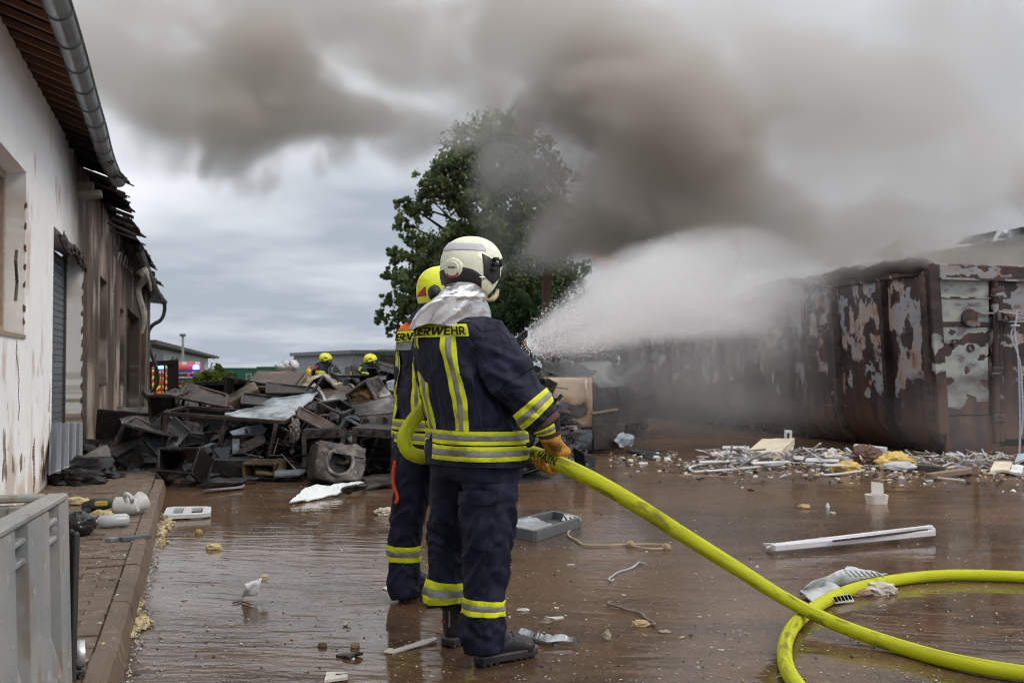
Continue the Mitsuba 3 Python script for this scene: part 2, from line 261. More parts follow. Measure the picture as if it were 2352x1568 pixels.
# pavement along the warehouse: slab, kerb stones, paving bricks
PZ = .12
pav = thing('pavement', 'brown paved strip with a raised kerb along the warehouse wall', None, kind='structure')
obj('bed', BF.mesh(sbox(-3, 34, -1.46, -.40, -.05, PZ-.022)), 'matte', pav, color=(.06, .05, .04))
r0 = np.random.default_rng(3)
s = 1.5; k = 0
while s < 11.0:
    L = .98; m = hullpts([(a, b, c) for a in (s+.004, s+L-.006) for b, c in ((-.388, -.05), (-.388, PZ-.006), (-.378, PZ+.006), (-.318, PZ+.006), (-.296, PZ-.012), (-.270, .0), (-.268, -.05))])
    obj('kerb_stone', BF.mesh(move(m, None, (0, r0.normal()*.004, r0.normal()*.003))), 'paver', pav, uv=(r0.uniform(.5, .9), r0.uniform()), smooth=30); s += L
rest = []
for i in range(92):
    s0 = 2.4+i*.1035
    for j in range(-1, 6):
        a = -.394-(j+(.5 if i % 2 else 0))*.2035; b = max(a-.2, -1.40); a = min(a, -.392)
        if a-b < .03: continue
        h = PZ+r0.normal()*.0025-.006*(r0.uniform() < .08)
        m = BF.mesh(move(box(.102, a-b+.001, .06, b=.004), rot(0, r0.normal()*.8, r0.normal()*.8), (s0+.05, (a+b)/2, h-.03)))
        if 3.4 < s0 < 8.6 and k < 290: obj('brick', m, 'paver', pav, uv=(r0.uniform(.1, .9), r0.uniform())); k += 1
        else: rest.append(m)
obj('brick_course', cat(rest), 'paver', pav, kind='stuff', uv=(.5, .5))
obj('washed_grit', cat([rock(r0.uniform(.004, .012), q, n=8).apply_translation(BF.p(r0.uniform(2.5, 9), -.262+abs(r0.normal())*.022, .006)) for q in range(420)]), 'matte', pav, kind='stuff', color=(.45, .42, .38))

gm, gc_ = [], []
for q in range(620):
    p_ = BF.p(r0.uniform(2.6, 10), -.31-abs(r0.normal())*.42, PZ+.003)
    if -1.36 < p_ @ N_ < -.3:
        m = rock(r0.uniform(.003, .009)*(1 if r0.uniform() < .9 else 2.2), 15000+q, (1.3, 1, .6), 8); gm.append(m.apply_translation(p_)); gc_ += [((.55, .53, .49), (.40, .34, .25), (.14, .11, .09), (.5, .43, .27))[r0.integers(4)]]*len(m.vertices)
obj('chips', gm, 'matte', pav, kind='stuff', color=np.array(gc_))
# ---------------------------------------------------------------- the burnt warehouse
wh = thing('warehouse', 'long white rendered warehouse with a scorched wall and a broken burnt eave', 'building')
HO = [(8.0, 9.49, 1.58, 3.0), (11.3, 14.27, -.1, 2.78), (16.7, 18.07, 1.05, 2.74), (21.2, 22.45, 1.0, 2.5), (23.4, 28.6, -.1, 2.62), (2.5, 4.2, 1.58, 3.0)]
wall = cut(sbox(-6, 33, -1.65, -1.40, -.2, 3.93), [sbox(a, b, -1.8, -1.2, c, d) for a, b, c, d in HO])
obj('wall', BF.mesh(wall), 'plaster', wh)
obj('end_wall', BF.mesh(sbox(32.75, 33.0, -12, -1.655, -.2, 3.93)), 'plaster', wh); obj('end_wall', BF.mesh(sbox(-6, -5.75, -12, -1.655, -.2, 3.93)), 'plaster', wh)
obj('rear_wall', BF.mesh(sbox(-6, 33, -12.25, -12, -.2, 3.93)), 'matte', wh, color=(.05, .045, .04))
obj('corner_pilaster', BF.mesh(sbox(29.6, 33.02, -1.66, -1.30, -.2, 3.5)), 'plaster', wh)
for hs in (27.0,): obj('inner_partition', BF.mesh(sbox(23.2, 28.8, -2.6, -2.5, -.1, 3.3)), 'plaster', wh)
def eave(l): return 3.78-(l+.95)*.36
n_s = 0
for i in range(62):                                    # clay tiles of the overhang, seen from below
    s0 = -1.0+i*.30; char = np.clip((s0-9.3)/3.0+r0.normal()*.10, 0, 1)
    if s0 > 13.6 and r0.uniform() < .25: continue
    drop = .0 if s0 < 12 else r0.normal()*.03
    for half, (a, b) in enumerate(((-1.52, -1.16), (-1.155, -.93+ (r0.normal()*.05 if s0 > 12.5 else r0.normal()*.012)))):
        v = [(s0+ds, l, eave(l)+dz+drop) for ds, dz in ((0, .0), (.30, .042), (.30, .064), (0, .022)) for l in (a, b)]
        base = np.array([(.150, .058, .034), (.10, .040, .028), (.19, .085, .05)][r0.integers(3)])*(.8 if half == 0 else 1.1)
        obj('tile', BF.mesh(hullpts(v)), 'matte', wh, color=base*(1-char)+np.array([.012, .011, .010])*char, vary=.35)
    rib = BF.mesh(hullpts([(s0+ds, l, eave(l)+dz+drop) for ds in (-.028, .022) for dz in (-.030, .02) for l in (-1.50, -.95)]))
    obj('batten', rib, 'matte', wh, color=np.array([.17, .09, .055])*(1-char)+np.array([.014, .012, .011])*char, vary=.3)
def slope(s0, s1, la, lb, z0=.10, th=.06): return hullpts([(s, l, eave(l)+dz) for s in (s0, s1) for l in (la, lb) for dz in (z0, z0+th)])
obj('roof', BF.mesh(slope(-6.2, 13.4, -7.0, -1.0)), 'matte', wh, color=(.10, .045, .03)); obj('roof', BF.mesh(hullpts([(s, l, eave(-7.0)+(l+7.0)*.36+dz) for s in (-6.2, 13.4) for l in (-13.0, -7.0) for dz in (.1, .16)])), 'matte', wh, color=(.10, .045, .03))
for i, s0 in enumerate(np.arange(13.8, 33, 1.05)):    # charred rafters over the burnt part
    e = -.98-.30*r0.uniform() if i % 3 else -1.25
    obj('charred_rafter', BF.mesh(hullpts([(s0+ds, l, eave(l)+dz-.04*r0.uniform()) for ds in (0, .09) for l in (-5.5, e) for dz in (-.02, .12)])), 'burnt', wh, uv=(.08, .1*i % 1))
for i in range(16):                                   # torn roof sheets left along the burnt eave
    s0 = 13.3+i*1.22; la = -.93+.12*r0.normal() if i != 3 else -1.2
    c4 = [BF.p(s0, -2.4, eave(-2.4)+.10), BF.p(s0+1.5, -2.4, eave(-2.4)+.12), BF.p(s0+1.45, la, eave(la)+.02+.05*r0.normal()), BF.p(s0+.05, la-.1, eave(la)+.05+.05*r0.normal())]
    obj('torn_roof_sheet', slab(c4, 8, 8, .02, .07, 2.0, 60+i), 'burnt', wh, uv=((.05, .12, .06)[i % 3], (i*.37) % 1+(1 if i % 4 == 0 else 0)), smooth=35)
for i in range(7):                                    # pale fins of a corrugated sheet, bent up
    a, b = V(268+7.0*i, 566+3.5*i+(9 if i % 2 else 0), 18.2+.75*i), V(262+6.6*i, 586+6.0*i, 18.2+.75*i)
    obj('corrugated_fin', bar(a, b+np.array([0, 0, -.05]), .10, .02), 'burnt', wh, uv=(.80, 2.3 if i % 2 else .4))
for i, (x0, y0, x1, y1) in enumerate(((276, 508, 306, 522), (270, 520, 312, 540), (262, 532, 316, 550), (258, 470, 300, 505))):
    obj('charred_lath', bar(V(x0-22, y0-8, 16.0+.6*i), V(x1, y1, 16.3+.6*i), .07, .03), 'burnt', wh, uv=(.10, .2*i))
obj('burnt_purlin', tube(spline([V(318, 572, 19.5), V(335, 615, 23), V(352, 655, 27), V(378, 694, 33)], 12), .10, 6), 'burnt', wh, uv=(.05, .3))
obj('eave_board', slab([V(285, 560, 19.2), V(318, 572, 19.2), V(380, 697, 33), V(330, 690, 33)], 12, 6, .05, .12, 1.6, 5), 'burnt', wh, uv=(.06, .5), smooth=35)
obj('melted_pipe', tube(spline([V(322, 618, 22.0), V(330, 640, 22.1), V(318, 660, 22.2), V(324, 700, 22.3), V(330, 735, 22.4), V(326, 765, 22.4)], 24), np.interp(np.linspace(0, 1, 24), [0, .15, .3, .7, 1], [.14, .10, .07, .085, .03]), 8), 'matte', wh, color=(.34, .32, .29), vary=.5, smooth=40)
obj('melted_pipe', tube(spline([V(330, 620, 22.0), V(340, 638, 22.0), V(346, 668, 22.1)], 8), [.06, .07, .05, .05, .04, .04, .03, .02], 8), 'matte', wh, color=(.30, .28, .26), vary=.5, smooth=40)
DP = spline([V(330, 660, 32), V(378, 700, 32.5), V(376, 722, 32.5), V(368, 736, 32.4), V(352, 745, 32.2), V(343, 757, 32.2), V(341, 790, 32.2), V(340, 905, 32.2)], 40)
obj('downpipe', tube(DP, .062, 8), 'satin', wh, color=(.035, .03, .028), smooth=40)
# gutter: half-round zinc channel, straight first, then buckled
GP = [V(x, y, 2.47*F/(845-y)) for x, y in ((-60, -500), (40, -235), (128, 0), (178, 150), (203, 232), (222, 290), (240, 352), (262, 402), (272, 420))]
GP = spline(GP, 60); t_, a_, b_ = frames(GP); g = np.linspace(math.pi, 2*math.pi, 11)
side = BF.n; up = np.array([0, 0, 1.0]); gk = np.clip((np.arange(60)-42)/18, 0, 1)[:, None, None]
rr = .088*(1+.25*gk*(meshkit.noise(np.arange(60)[:, None, None]*.9+g[None, :, None]*0+np.zeros((1, 1, 3)))[..., None]-.5))
gut = GP[:, None]+rr*(np.cos(g)[None, :, None]*side+np.sin(g)[None, :, None]*up*(1-.3*gk))
gut2 = GP[:, None]+(rr-.004)*(np.cos(g)[None, :, None]*side+np.sin(g)[None, :, None]*up*(1-.3*gk))+np.array([0, 0, .001])
guk = obj('gutter', cat([trimesh.Trimesh(q.reshape(-1, 3), grid_faces(60, 11, False), process=False) for q in (gut, gut2)]), 'steel', wh, color=(.36, .39, .41), vary=.5, smooth=50)
for i in (6, 12, 17, 21, 25, 29, 33, 37, 41, 45, 49, 53): obj('bracket', tube(np.array([GP[i]+.093*(math.cos(q)*side+math.sin(q)*up) for q in np.linspace(math.pi*.98, math.pi*2.02, 14)]), .007, 5), 'satin', guk, color=(.10, .105, .11))
obj('bead', tube(GP+.091*side+np.array([0, 0, .004]), .011, 6), 'satin', guk, color=(.11, .115, .12), smooth=50)
# windows and doors
def window(s0, s1, z0, z1, broken):
    w = key_of('window', wh); fr = []
    lf = -1.60
    for a, b, c, d in ((s0+.01, s0+.08, z0+.01, z1-.01), (s1-.08, s1-.01, z0+.01, z1-.01), ((s0+s1)/2-.04, (s0+s1)/2+.04, z0+.08, z1-.08)): fr.append(BF.mesh(sbox(a, b, lf-.03, lf+.04, c, d)))
    for c, d in ((z0+.01, z0+.078), (z1-.078, z1-.012)): fr.append(BF.mesh(sbox(s0+.082, s1-.082, lf-.03, lf+.04, c, d)))
    for q in fr: obj('frame', q, 'satin', w, color=(.30, .235, .17) if not broken else (.03, .026, .023), vary=.3)
    if not broken:
        obj('pane', BF.mesh(sbox(s0+.08, s1-.08, lf-.002, lf+.002, z0+.08, z1-.08)), 'pane', w)
        obj('blind', BF.mesh(sbox(s0+.08, s1-.08, lf-.16, lf-.15, z0+.08, z1-.08)), 'matte', w, color=(.20, .17, .15))
        for i in range(5): obj('blind_rail', BF.mesh(sbox(s1-.085-i*.055, s1-.055-i*.055, lf-.149, lf-.10, z0+.1, z1-.1)), 'satin', w, color=((.28, .25, .30), (.40, .33, .26))[i % 2])
    obj('sill', BF.mesh(sbox(s0+.003, s1-.003, -1.55, -1.385, z0-.03, z0+.006)), 'matte', w, color=(.30, .24, .19) if not broken else (.06, .05, .045), vary=.4)
window(*HO[0], False); window(*HO[5], False); window(*HO[2], True); window(*HO[3], True)
sh = key_of('roller_shutter', wh)
for i in range(34): obj('slat', BF.mesh(sbox(11.36, 14.21, -1.648-.004*(i % 2), -1.63, .02+i*.08, .094+i*.08, .006)), 'satin', sh, color=(.10, .115, .13), vary=.4)
obj('guide_rail', BF.mesh(sbox(14.20, 14.265, -1.66, -1.60, .01, 2.77)), 'satin', sh, color=(.05, .05, .052)); obj('guide_rail', BF.mesh(sbox(11.305, 11.37, -1.66, -1.60, .01, 2.77)), 'satin', sh, color=(.05, .05, .052))
for i in range(16):                                   # torn render and wire hanging from the lintel and the broken jamb
    m = slab([BF.p(12.0+i*.14, -1.42, 2.80), BF.p(12.16+i*.14, -1.42, 2.80+.03*r0.normal()), BF.p(12.17+i*.14, -1.37, 2.66-.10*r0.uniform()), BF.p(12.0+i*.14, -1.38, 2.70-.06*r0.uniform())], 4, 4, .02, .05, 9, 100+i)
    obj('torn_render', m, 'burnt', wh, uv=(.15+.5*r0.uniform(), i*.11 % 1+(1 if i % 2 else 0)))
for i in range(12):
    z = .3+i*.19; obj('broken_edge', rock(.06, 300+i, (.5, .5, 1.5)).apply_translation(BF.p(14.28, -1.405, z)), 'matte', wh, color=(.13, .085, .06), vary=.5)
for i in range(7): obj('broken_edge', rock(.03, 340+i, (.5, .5, 1.6)).apply_translation(BF.p(9.49, -1.402, 1.62+i*.17+.1*r0.uniform())), 'matte', wh, color=(.12, .08, .06))
obj('beam_end', BF.mesh(move(box(.16, .36, .07), rot(0, 8, 6), (13.5, -1.30, 3.47))), 'matte', wh, color=(.24, .21, .175), vary=.4); obj('beam_end', BF.mesh(move(box(.20, .22, .12), rot(0, 3, -4), (13.52, -1.33, 3.57))), 'matte', wh, color=(.15, .12, .10), vary=.4)
def onwall(x, y, l=-1.40): s_ = BF.s_of(x, l); Y = s_*BF.u[1]+l*BF.n[1]; return BF.p(s_, l, float(V(x, y, Y)[2]))
obj('crack', tube(np.array([onwall(x, y, -1.3995) for x, y in ((38, 783), (36, 810), (41, 840), (44, 870), (43, 905), (46, 935), (43, 965))]), .0045, 5), 'matte', wh, color=(.05, .04, .035))
obj('cable', tube(np.array([onwall(x, y, -1.388) for x, y in ((34, 690), (37, 650), (33, 600), (35, 575))]), .012, 6), 'satin', wh, color=(.05, .04, .04))

# ---------------------------------------------------------------- far away on the left
wb = thing('white_building', 'far white building with a dark eave behind the fire engines', 'building')
A, B_ = V(318, 792, 92), V(478, 823, 190); A[2] = B_[2] = 0; zA, zB = 1.3+53*92/F, 1.3+22*190/F
def onW(x, y): d = B_-A; k = (x-CX)/F; q = (k*A[1]-A[0])/(d[0]-k*d[1]); p = A+q*d; return np.array([p[0], p[1], float(V(x, y, p[1])[2])])
back = np.array([-60, 25, 0.])
obj('wall', hullpts([np.array([*(P[:2]), z]) for P, z in ((A, -2.5), (A, zA), (B_, -2.5), (B_, zB), (A+back, -2.5), (A+back, zA), (B_+back, -2.5), (B_+back, zB))]), 'matte', wb, color=(.62, .63, .65))
out = np.array([2.2, -1.0, 0])
obj('roof', hullpts([P+np.array([0, 0, z])+o for P, z in ((A-(B_-A)*.02, zA), (B_+(B_-A)*.04, zB)) for o in (out, back) for z in (z+.02, z+.40)]), 'matte', wb, color=(.075, .072, .070))
for i, (a, b, c, d) in enumerate(((356, 373, 813, 834), (394, 399, 819, 831), (404, 410, 821, 832), (457, 468, 831, 852))):
    q = [onW(a, c), onW(b, c), onW(b, d), onW(a, d)]; w = obj('window', hullpts([p+np.array([.45, -.2, 0])*k for p in q for k in (-.2, .3)]), 'satin', wb, color=(.16, .155, .16))
    obj('sill', hullpts([p+np.array([.45, -.2, 0])*k+np.array([0, 0, z]) for p in q[2:] for k in (.3, .8) for z in (-.1, .1)]), 'matte', w, color=(.45, .45, .46))
obj('downpipe', tube(np.array([onW(484, 822), onW(484, 829), onW(478, 838), onW(477.5, 850), onW(477.5, 870)])+np.array([.7, -.3, 0]), .16, 6), 'matte', wb, color=(.5, .5, .52))
fm = thing('floodlight_mast', 'thin grey floodlight mast in front of the white building', 'floodlight')
obj('mast', tube(np.array([V(420, 890, 80), V(420, 772, 80)]), [.14, .09], 8), 'satin', fm, color=(.24, .28, .28)); obj('crossarm', bar(V(413, 771, 80), V(427, 771, 80), .1, .1), 'satin', fm, color=(.16, .2, .19))
for x in (415, 419.5, 424.5): obj('lamp', move(box(.12, .2, .17, b=.03), rot(0, 25, 0), V(x, 768.5, 79.8)), 'satin', fm, color=(.14, .18, .17))

plain_obj = obj
def fire_engine(x0, x1, Y, lab, chev, seed):
    g = np.random.default_rng(seed); X0, X1 = (x0-CX)*Y/F, (x1-CX)*Y/F; zb = -1.8; w = X1-X0; cx = (X0+X1)/2
    t = thing('fire_engine', lab, 'fire engine', 'fire engines with blue lights'); turn = Rz(math.atan2(-cx, Y)); piv = np.array([cx, Y, 0])
    def obj(nm, m, *a, **k): return plain_obj(nm, move(move(m, None, -piv), turn, piv), *a, **k)
    obj('body', box(w, 6.0, 2.45, (cx, Y+3.05, zb+1.95), .06), 'gloss', t, color=(.50, .03, .025)); obj('roof_rim', box(w*.98, 5.8, .16, (cx, Y+3.1, zb+3.26), .03), 'satin', t, color=(.55, .16, .16))
    obj('cab', box(w, 1.7, 2.2, (cx, Y+6.95, zb+1.75), .15), 'gloss', t, color=(.50, .03, .025))
    for sx in (-1, 1):
        for yy in (1.4, 6.6): wl = obj('wheel', move(lathe([(.0, -.15), (.42, -.15), (.5, -.1), (.5, .1), (.42, .15), (0, .15)], 20), Ry(math.pi/2), (cx+sx*(w/2-.2), Y+yy, zb+.5)), 'matte', t, color=(.02, .02, .02)); obj('rim', move(lathe([(0, -.02), (.27, -.02), (.27, .02), (0, .02)], 16), Ry(math.pi/2), (cx+sx*(w/2-.03), Y+yy, zb+.5)), 'satin', wl, color=(.4, .4, .4))
    if chev:
        n = 11
        for i in range(n):
            for sx in (-1, 1):
                z0 = zb+.75+i*.21; xa, xb = cx+sx*w*.04, cx+sx*w*.46
                obj('chevron', hullpts([(xa, Y+dy, z0+.35+dz) for dz in (0, .19) for dy in (0.02, .05)]+[(xb, Y+dy, z0-.1+dz) for dz in (0, .19) for dy in (.02, .05)]), 'satin', t, color=((.72, .70, .03), (.70, .04, .02))[i % 2])
        obj('tail_lamp', box(.3, .06, .55, (cx+w*.36, Y-.02, zb+.75), .02), 'gloss', t, color=(.75, .03, .02))
    else:
        obj('equipment_bay', box(w*.86, .06, 2.2, (cx, Y+.02, zb+1.9)), 'satin', t, color=(.05, .065, .085))
        for i in range(7): obj('shelf', box(w*.80*(1 if i % 2 else .75), .10, .07, (cx+.05*g.normal(), Y-.05, zb+.95+i*.3), .01), 'satin', t, color=((.30, .33, .37), (.10, .13, .17), (.55, .5, .42))[i % 3])
        for i in range(9): obj('stowed_tool', box(g.uniform(.15, .5), .14, g.uniform(.1, .22), (cx+g.uniform(-.38, .38)*w, Y-.06, zb+.9+g.uniform(0, 1.9)), .02), 'satin', t, color=((.6, .06, .05), (.55, .38, .04), (.5, .55, .6), (.28, .24, .1), (.05, .05, .06))[i % 5])
        for sx in (-1, 1): obj('corner_post', box(.16, .10, 2.5, (cx+sx*(w/2-.08), Y-.03, zb+1.85), .03), 'gloss', t, color=(.50, .05, .05) if sx > 0 else (.45, .52, .58))
        obj('tow_board', box(w*.5, .12, .3, (cx+w*.2, Y-.05, zb+.75), .03), 'satin', t, color=(.55, .36, .04))
    for i in range(4): obj('roof_box', box(w*.2, .5, .22, (cx-w*.36+i*w*.24, Y+1+g.uniform(0, 2), zb+3.42), .04), 'satin', t, color=((.60, .15, .15), (.62, .55, .55))[i % 2])
    return t, cx, Y, w, zb
for a in ((401, 462, 68, 'red fire engine with its rear equipment bay open, right of the steel gate', False, 4), (346, 398, 60, 'fire vehicle with red and yellow chevrons behind the steel gate', True, 5)):
    t, cx, Y, w, zb = fire_engine(*a)
    bl = key_of('blue_light', t); px = cx+(.34 if not a[4] else -.02)*w
    scene[bl] = mikit.ply(lathe([(0, -.14), (.20, -.14), (.20, .08), (.12, .15), (0, .16)], 16).apply_translation((px, Y-.15, zb+3.16)), 'matte', color=np.zeros((5*16+2, 3)), emitter={'type': 'area', 'radiance': rgb(.2, .5, 4.5)})
gt = thing('steel_gate', 'dark steel mesh gate leaf standing open by the warehouse corner', 'gate'); YG = 35
for x, w in ((344, .16), (356, .07), (378, .07), (404, .20)): obj('post', hullpts([V(x-w*32+dx, y, YG+dy) for dx in (0, w*64) for y in (832-(x-344)*.10 if w > .1 else 836, 965) for dy in (0, .14)]), 'matte', gt, color=(.022, .02, .02), vary=.3)
obj('infill_sheet', hullpts([V(x, y, YG+dy) for x in (384, 399) for y in (834, 960) for dy in (.08, .10)]), 'matte', gt, color=(.035, .035, .04))
for y in (832, 838, 960): obj('rail', bar(V(342, y+1, YG+.05), V(404, y-3.5, YG+.05), .06, .09), 'matte', gt, color=(.022, .02, .02))
for i in range(9): obj('wire', bar(V(352, 848+i*12, YG+.06), V(384, 847+i*12, YG+.06), .02, .03), 'matte', gt, color=(.03, .027, .025))
obj('brace', bar(V(341, 905, YG-.3), V(380, 950, YG-.5), .16, .12), 'matte', gt, color=(.12, .095, .08), vary=.4)

def container(name, lab, P0, P1, depth, z0, z1, col, ribs=0, group=None, parts=True):
    """A shipping container: its long face from P0 to P1 (seen side), corrugated by ribs."""
    P0, P1 = np.array(P0, float), np.array(P1, float); P0[2] = P1[2] = 0; d = P1-P0; L = np.linalg.norm(d); d /= L; n = np.array([-d[1], d[0], 0]); n = n if n[1] > 0 else -n
    R = np.stack([d, n, [0, 0, 1.0]], 1); O = P0+np.array([0, 0, z0]); H = z1-z0; t = thing(name, lab, 'container', group)
    if ribs:
        prof = []; w = L/ribs
        for i in range(ribs): prof += [(i*w, .0), (i*w+.28*w, 0), (i*w+.42*w, .05), (i*w+.86*w, .05)]
        prof += [(L, 0), (L, depth), (0, depth)]
        obj('body', move(trimesh.creation.extrude_polygon(Polygon(prof), H-.24, engine='earcut'), R, O+np.array([0, 0, .12])), 'satin', t, color=col, vary=.35)
    else: obj('body', move(box(L, depth, H-.24, (L/2, depth/2, H/2)), R, O), 'satin', t, color=col, vary=.35)
    for z in (.06, H-.06): obj('rail', move(box(L+.02, depth+.04, .12, (L/2, depth/2, z)), R, O), 'satin', t, color=np.array(col)*.8)
    for x in (.06, L-.06): obj('corner_post', move(box(.14, .14, H-.24, (x, .03, H/2)), R, O), 'satin', t, color=np.array(col)*.85)
    return t, R, O, L, H
zb = -1.8
container('green_container', 'smooth dark green container behind the bush', V(497, 860, 58), V(589, 860, 58), 2.4, zb, 1.3, (.012, .10, .055))
t, R, O, L, H = container('green_container', 'green corrugated container beside the smooth green one', V(590, 860, 56), V(633, 860, 62), 2.4, zb, 1.38, (.022, .115, .07), 7)
for i, x in enumerate((528, 566)):
    q = thing('lattice_stand', ('thin pale steel stand left of its twin before the green container', 'thin pale steel stand right of its twin before the green container')[i], 'stand')
    for dx in (0, 11): obj('upright', bar(V(x+dx, 858, 52), V(x+dx, 905, 52), .06, .06), 'satin', q, color=(.26, .36, .30))
    for y in (859, 872): obj('crossbar', bar(V(x, y, 52), V(x+11, y, 52), .06, .06), 'satin', q, color=(.26, .36, .30))
t, R, O, L, H = container('site_cabin', 'grey metal site cabin behind the two distant firefighters', V(676, 820, 37), V(814, 820, 31), 2.4, -1.2, 1.75, (.26, .27, .285))
obj('roof_lip', move(box(L+.2, 2.7, .12, (L/2, 1.2, H+.05)), R, O), 'satin', t, color=(.16, .165, .17)); obj('door', move(box(.95, .06, 2.1, (L*.82, -.03, 1.5)), R, O), 'satin', t, color=(.33, .34, .35)); obj('door', move(box(.5, .06, 2.1, (L*.96, -.03, 1.5)), R, O), 'satin', t, color=(.09, .10, .11))
w_ = obj('window', move(box(1.3, .05, .75, (L*.55, -.02, 2.25)), R, O), 'satin', t, color=(.12, .125, .13)); obj('frame', move(box(1.4, .04, .08, (L*.55, -.03, 2.66)), R, O), 'satin', w_, color=(.3, .31, .32))
t, R, O, L, H = container('rusty_container', 'green container with a broad rust patch right of the grey cabin', V(815, 820, 32), V(985, 815, 29), 2.4, -1.2, 1.80, (.04, .10, .06), 9)
obj('rust_patch', move(slab([(L*.38, -.012, .1), (L*.62, -.012, .1), (L*.66, -.012, H-.15), (L*.36, -.012, H-.15)], 6, 6, .012, .0), R, O), 'rust', t, uv=(.0, 0.0))
tk = thing('roof_tank', 'pale grey tank standing far behind the rusty container', 'tank'); obj('shell', move(lathe([(0, 0), (1.6, 0), (1.6, 1.9), (1.3, 2.2), (0, 2.3)], 20), None, V(915, 845, 75)+np.array([0, 0, -.5])), 'satin', tk, color=(.36, .39, .42), smooth=40)
for i in range(4): obj('rib', move(lathe([(1.6, 0), (1.68, 0), (1.68, .08), (1.6, .08)], 20), None, V(915, 845, 75)+np.array([0, 0, -.3+i*.5])), 'satin', tk, color=(.22, .24, .26))
wbags = thing('white_bags', 'white plastic bags showing behind the heap left of the grey cabin', 'plastic'); 
for i in range(4): obj('bag', rock(.17, 900+i, (1.2, 1, .9), 30).apply_translation(V(646+8*i, 842-2*(i % 2)-3*(i > 1), 24)), 'gloss', wbags, color=(.60, .62, .66), smooth=50)

# ---------------------------------------------------------------- trees
def leaf_cloud(P, size, g):
    """One small folded leaf at each point."""
    n = len(P); a = g.normal(size=(n, 3)); a /= np.linalg.norm(a, axis=1, keepdims=True); b = np.cross(a, g.normal(size=(n, 3))); b /= np.linalg.norm(b, axis=1, keepdims=True); c = np.cross(a, b)
    s = size*g.uniform(.6, 1.3, (n, 1)); v = np.stack([P-a*s*.5, P+b*s*.42+c*s*.12, P+a*s*.6, P-b*s*.42+c*s*.12], 1).reshape(-1, 3); k = np.arange(n)[:, None]*4
    return trimesh.Trimesh(v, np.vstack([k+[0, 1, 2], k+[0, 2, 3]]), process=False)
def crown(name, parent, clumps, per, size, g, c0, c1, label=None):
    """Leaves in sprays round each clump centre; clumps (x, y, r, Y) in picture columns and rows at depth Y."""
    P, C = [], []
    for x, y, r, Y in clumps:
        o = V(x, y, Y); R = r*Y/F; k = max(6, int(per*(r/30.)**1.6)); tw = g.normal(size=(max(3, k//28), 3))*np.array([.62, .62, .52])*R
        for t in tw: m = 28; P.append(o+t+g.normal(size=(m, 3))*R*.17); C.append(np.tile(np.array(c0)+(np.array(c1)-np.array(c0))*g.uniform(), (m, 1))*g.uniform(.75, 1.25, (m, 1)))
    P, C = np.vstack(P), np.vstack(C); return obj(name, leaf_cloud(P, size, g), 'foliage', parent, label, color=np.repeat(np.clip(C, 0, 1), 4, axis=0))
def limbs(name, parent, base, clumps, r0_, g, col=(.05, .042, .035)):
    """A tapered trunk with limbs that reach the clumps."""
    top = V(*clumps[0][:2], clumps[0][3]); tr = spline([base, base*.6+top*.4+g.normal(size=3)*.2, top], 14); obj('trunk', tube(tr, np.linspace(r0_, r0_*.3, 14), 10), 'matte', parent, color=col, vary=.4, smooth=40)
    for x, y, r, Y in clumps[1:]:
        e = V(x, y, Y); i = int(np.clip(13*(.25+.6*np.clip((e[2]-base[2])/(top[2]-base[2]+1e-6)-.25, 0, 1)), 2, 12)); L = np.linalg.norm(e-tr[i])
        if L < .3: continue
        q = spline([tr[i], tr[i]*.5+e*.5+g.normal(size=3)*.08*L+np.array([0, 0, .08*L]), e], 8); obj('limb', tube(q, np.linspace(r0_*.32, .012, 8), 5), 'matte', parent, color=col, vary=.4)
g = np.random.default_rng(21)
YT = 37.5
poplar = thing('tree', 'tall dark green poplar half hidden in the smoke', 'tree')
cl = [(1130, 330, 60, YT), (1080, 370, 44, YT), (1030, 395, 34, YT), (1005, 425, 28, YT), (985, 455, 24, YT), (955, 478, 26, YT), (930, 470, 16, YT-.5), (928, 512, 18, YT), (1045, 450, 40, YT+.4), (1095, 440, 44, YT), (1150, 430, 48, YT), (1200, 390, 50, YT+.5), (1235, 450, 44, YT), (1190, 300, 45, YT+.4),
      (1075, 515, 34, YT), (1040, 545, 30, YT), (1125, 520, 46, YT), (1180, 520, 46, YT), (1010, 575, 34, YT-.3), (965, 560, 18, YT), (938, 548, 14, YT-.5), (975, 600, 34, YT), (925, 595, 20, YT), (905, 575, 13, YT), (1055, 600, 44, YT-.4), (1110, 600, 50, YT), (1170, 600, 50, YT), (1220, 550, 46, YT),
      (945, 645, 32, YT), (905, 640, 18, YT), (888, 632, 12, YT), (1000, 650, 42, YT), (1060, 670, 46, YT), (935, 690, 26, YT), (905, 680, 14, YT), (890, 690, 12, YT), (880, 728, 15, YT), (865, 735, 9, YT), (925, 725, 20, YT), (960, 700, 28, YT), (905, 750, 14, YT), (990, 720, 36, YT), (1140, 670, 50, YT), (1205, 650, 52, YT), (1265, 620, 44, YT), (1250, 690, 40, YT), (1185, 720, 40, YT), (1290, 560, 34, YT), (1310, 640, 34, YT), (1050, 740, 40, YT), (1120, 745, 40, YT), (1270, 500, 38, YT+.5), (1255, 395, 40, YT+.8)]
limbs('limb', poplar, V(1120, 980, YT), cl, .42, g)
crown('crown', poplar, cl, 950, .135, g, (.095, .140, .070), (.22, .28, .12))
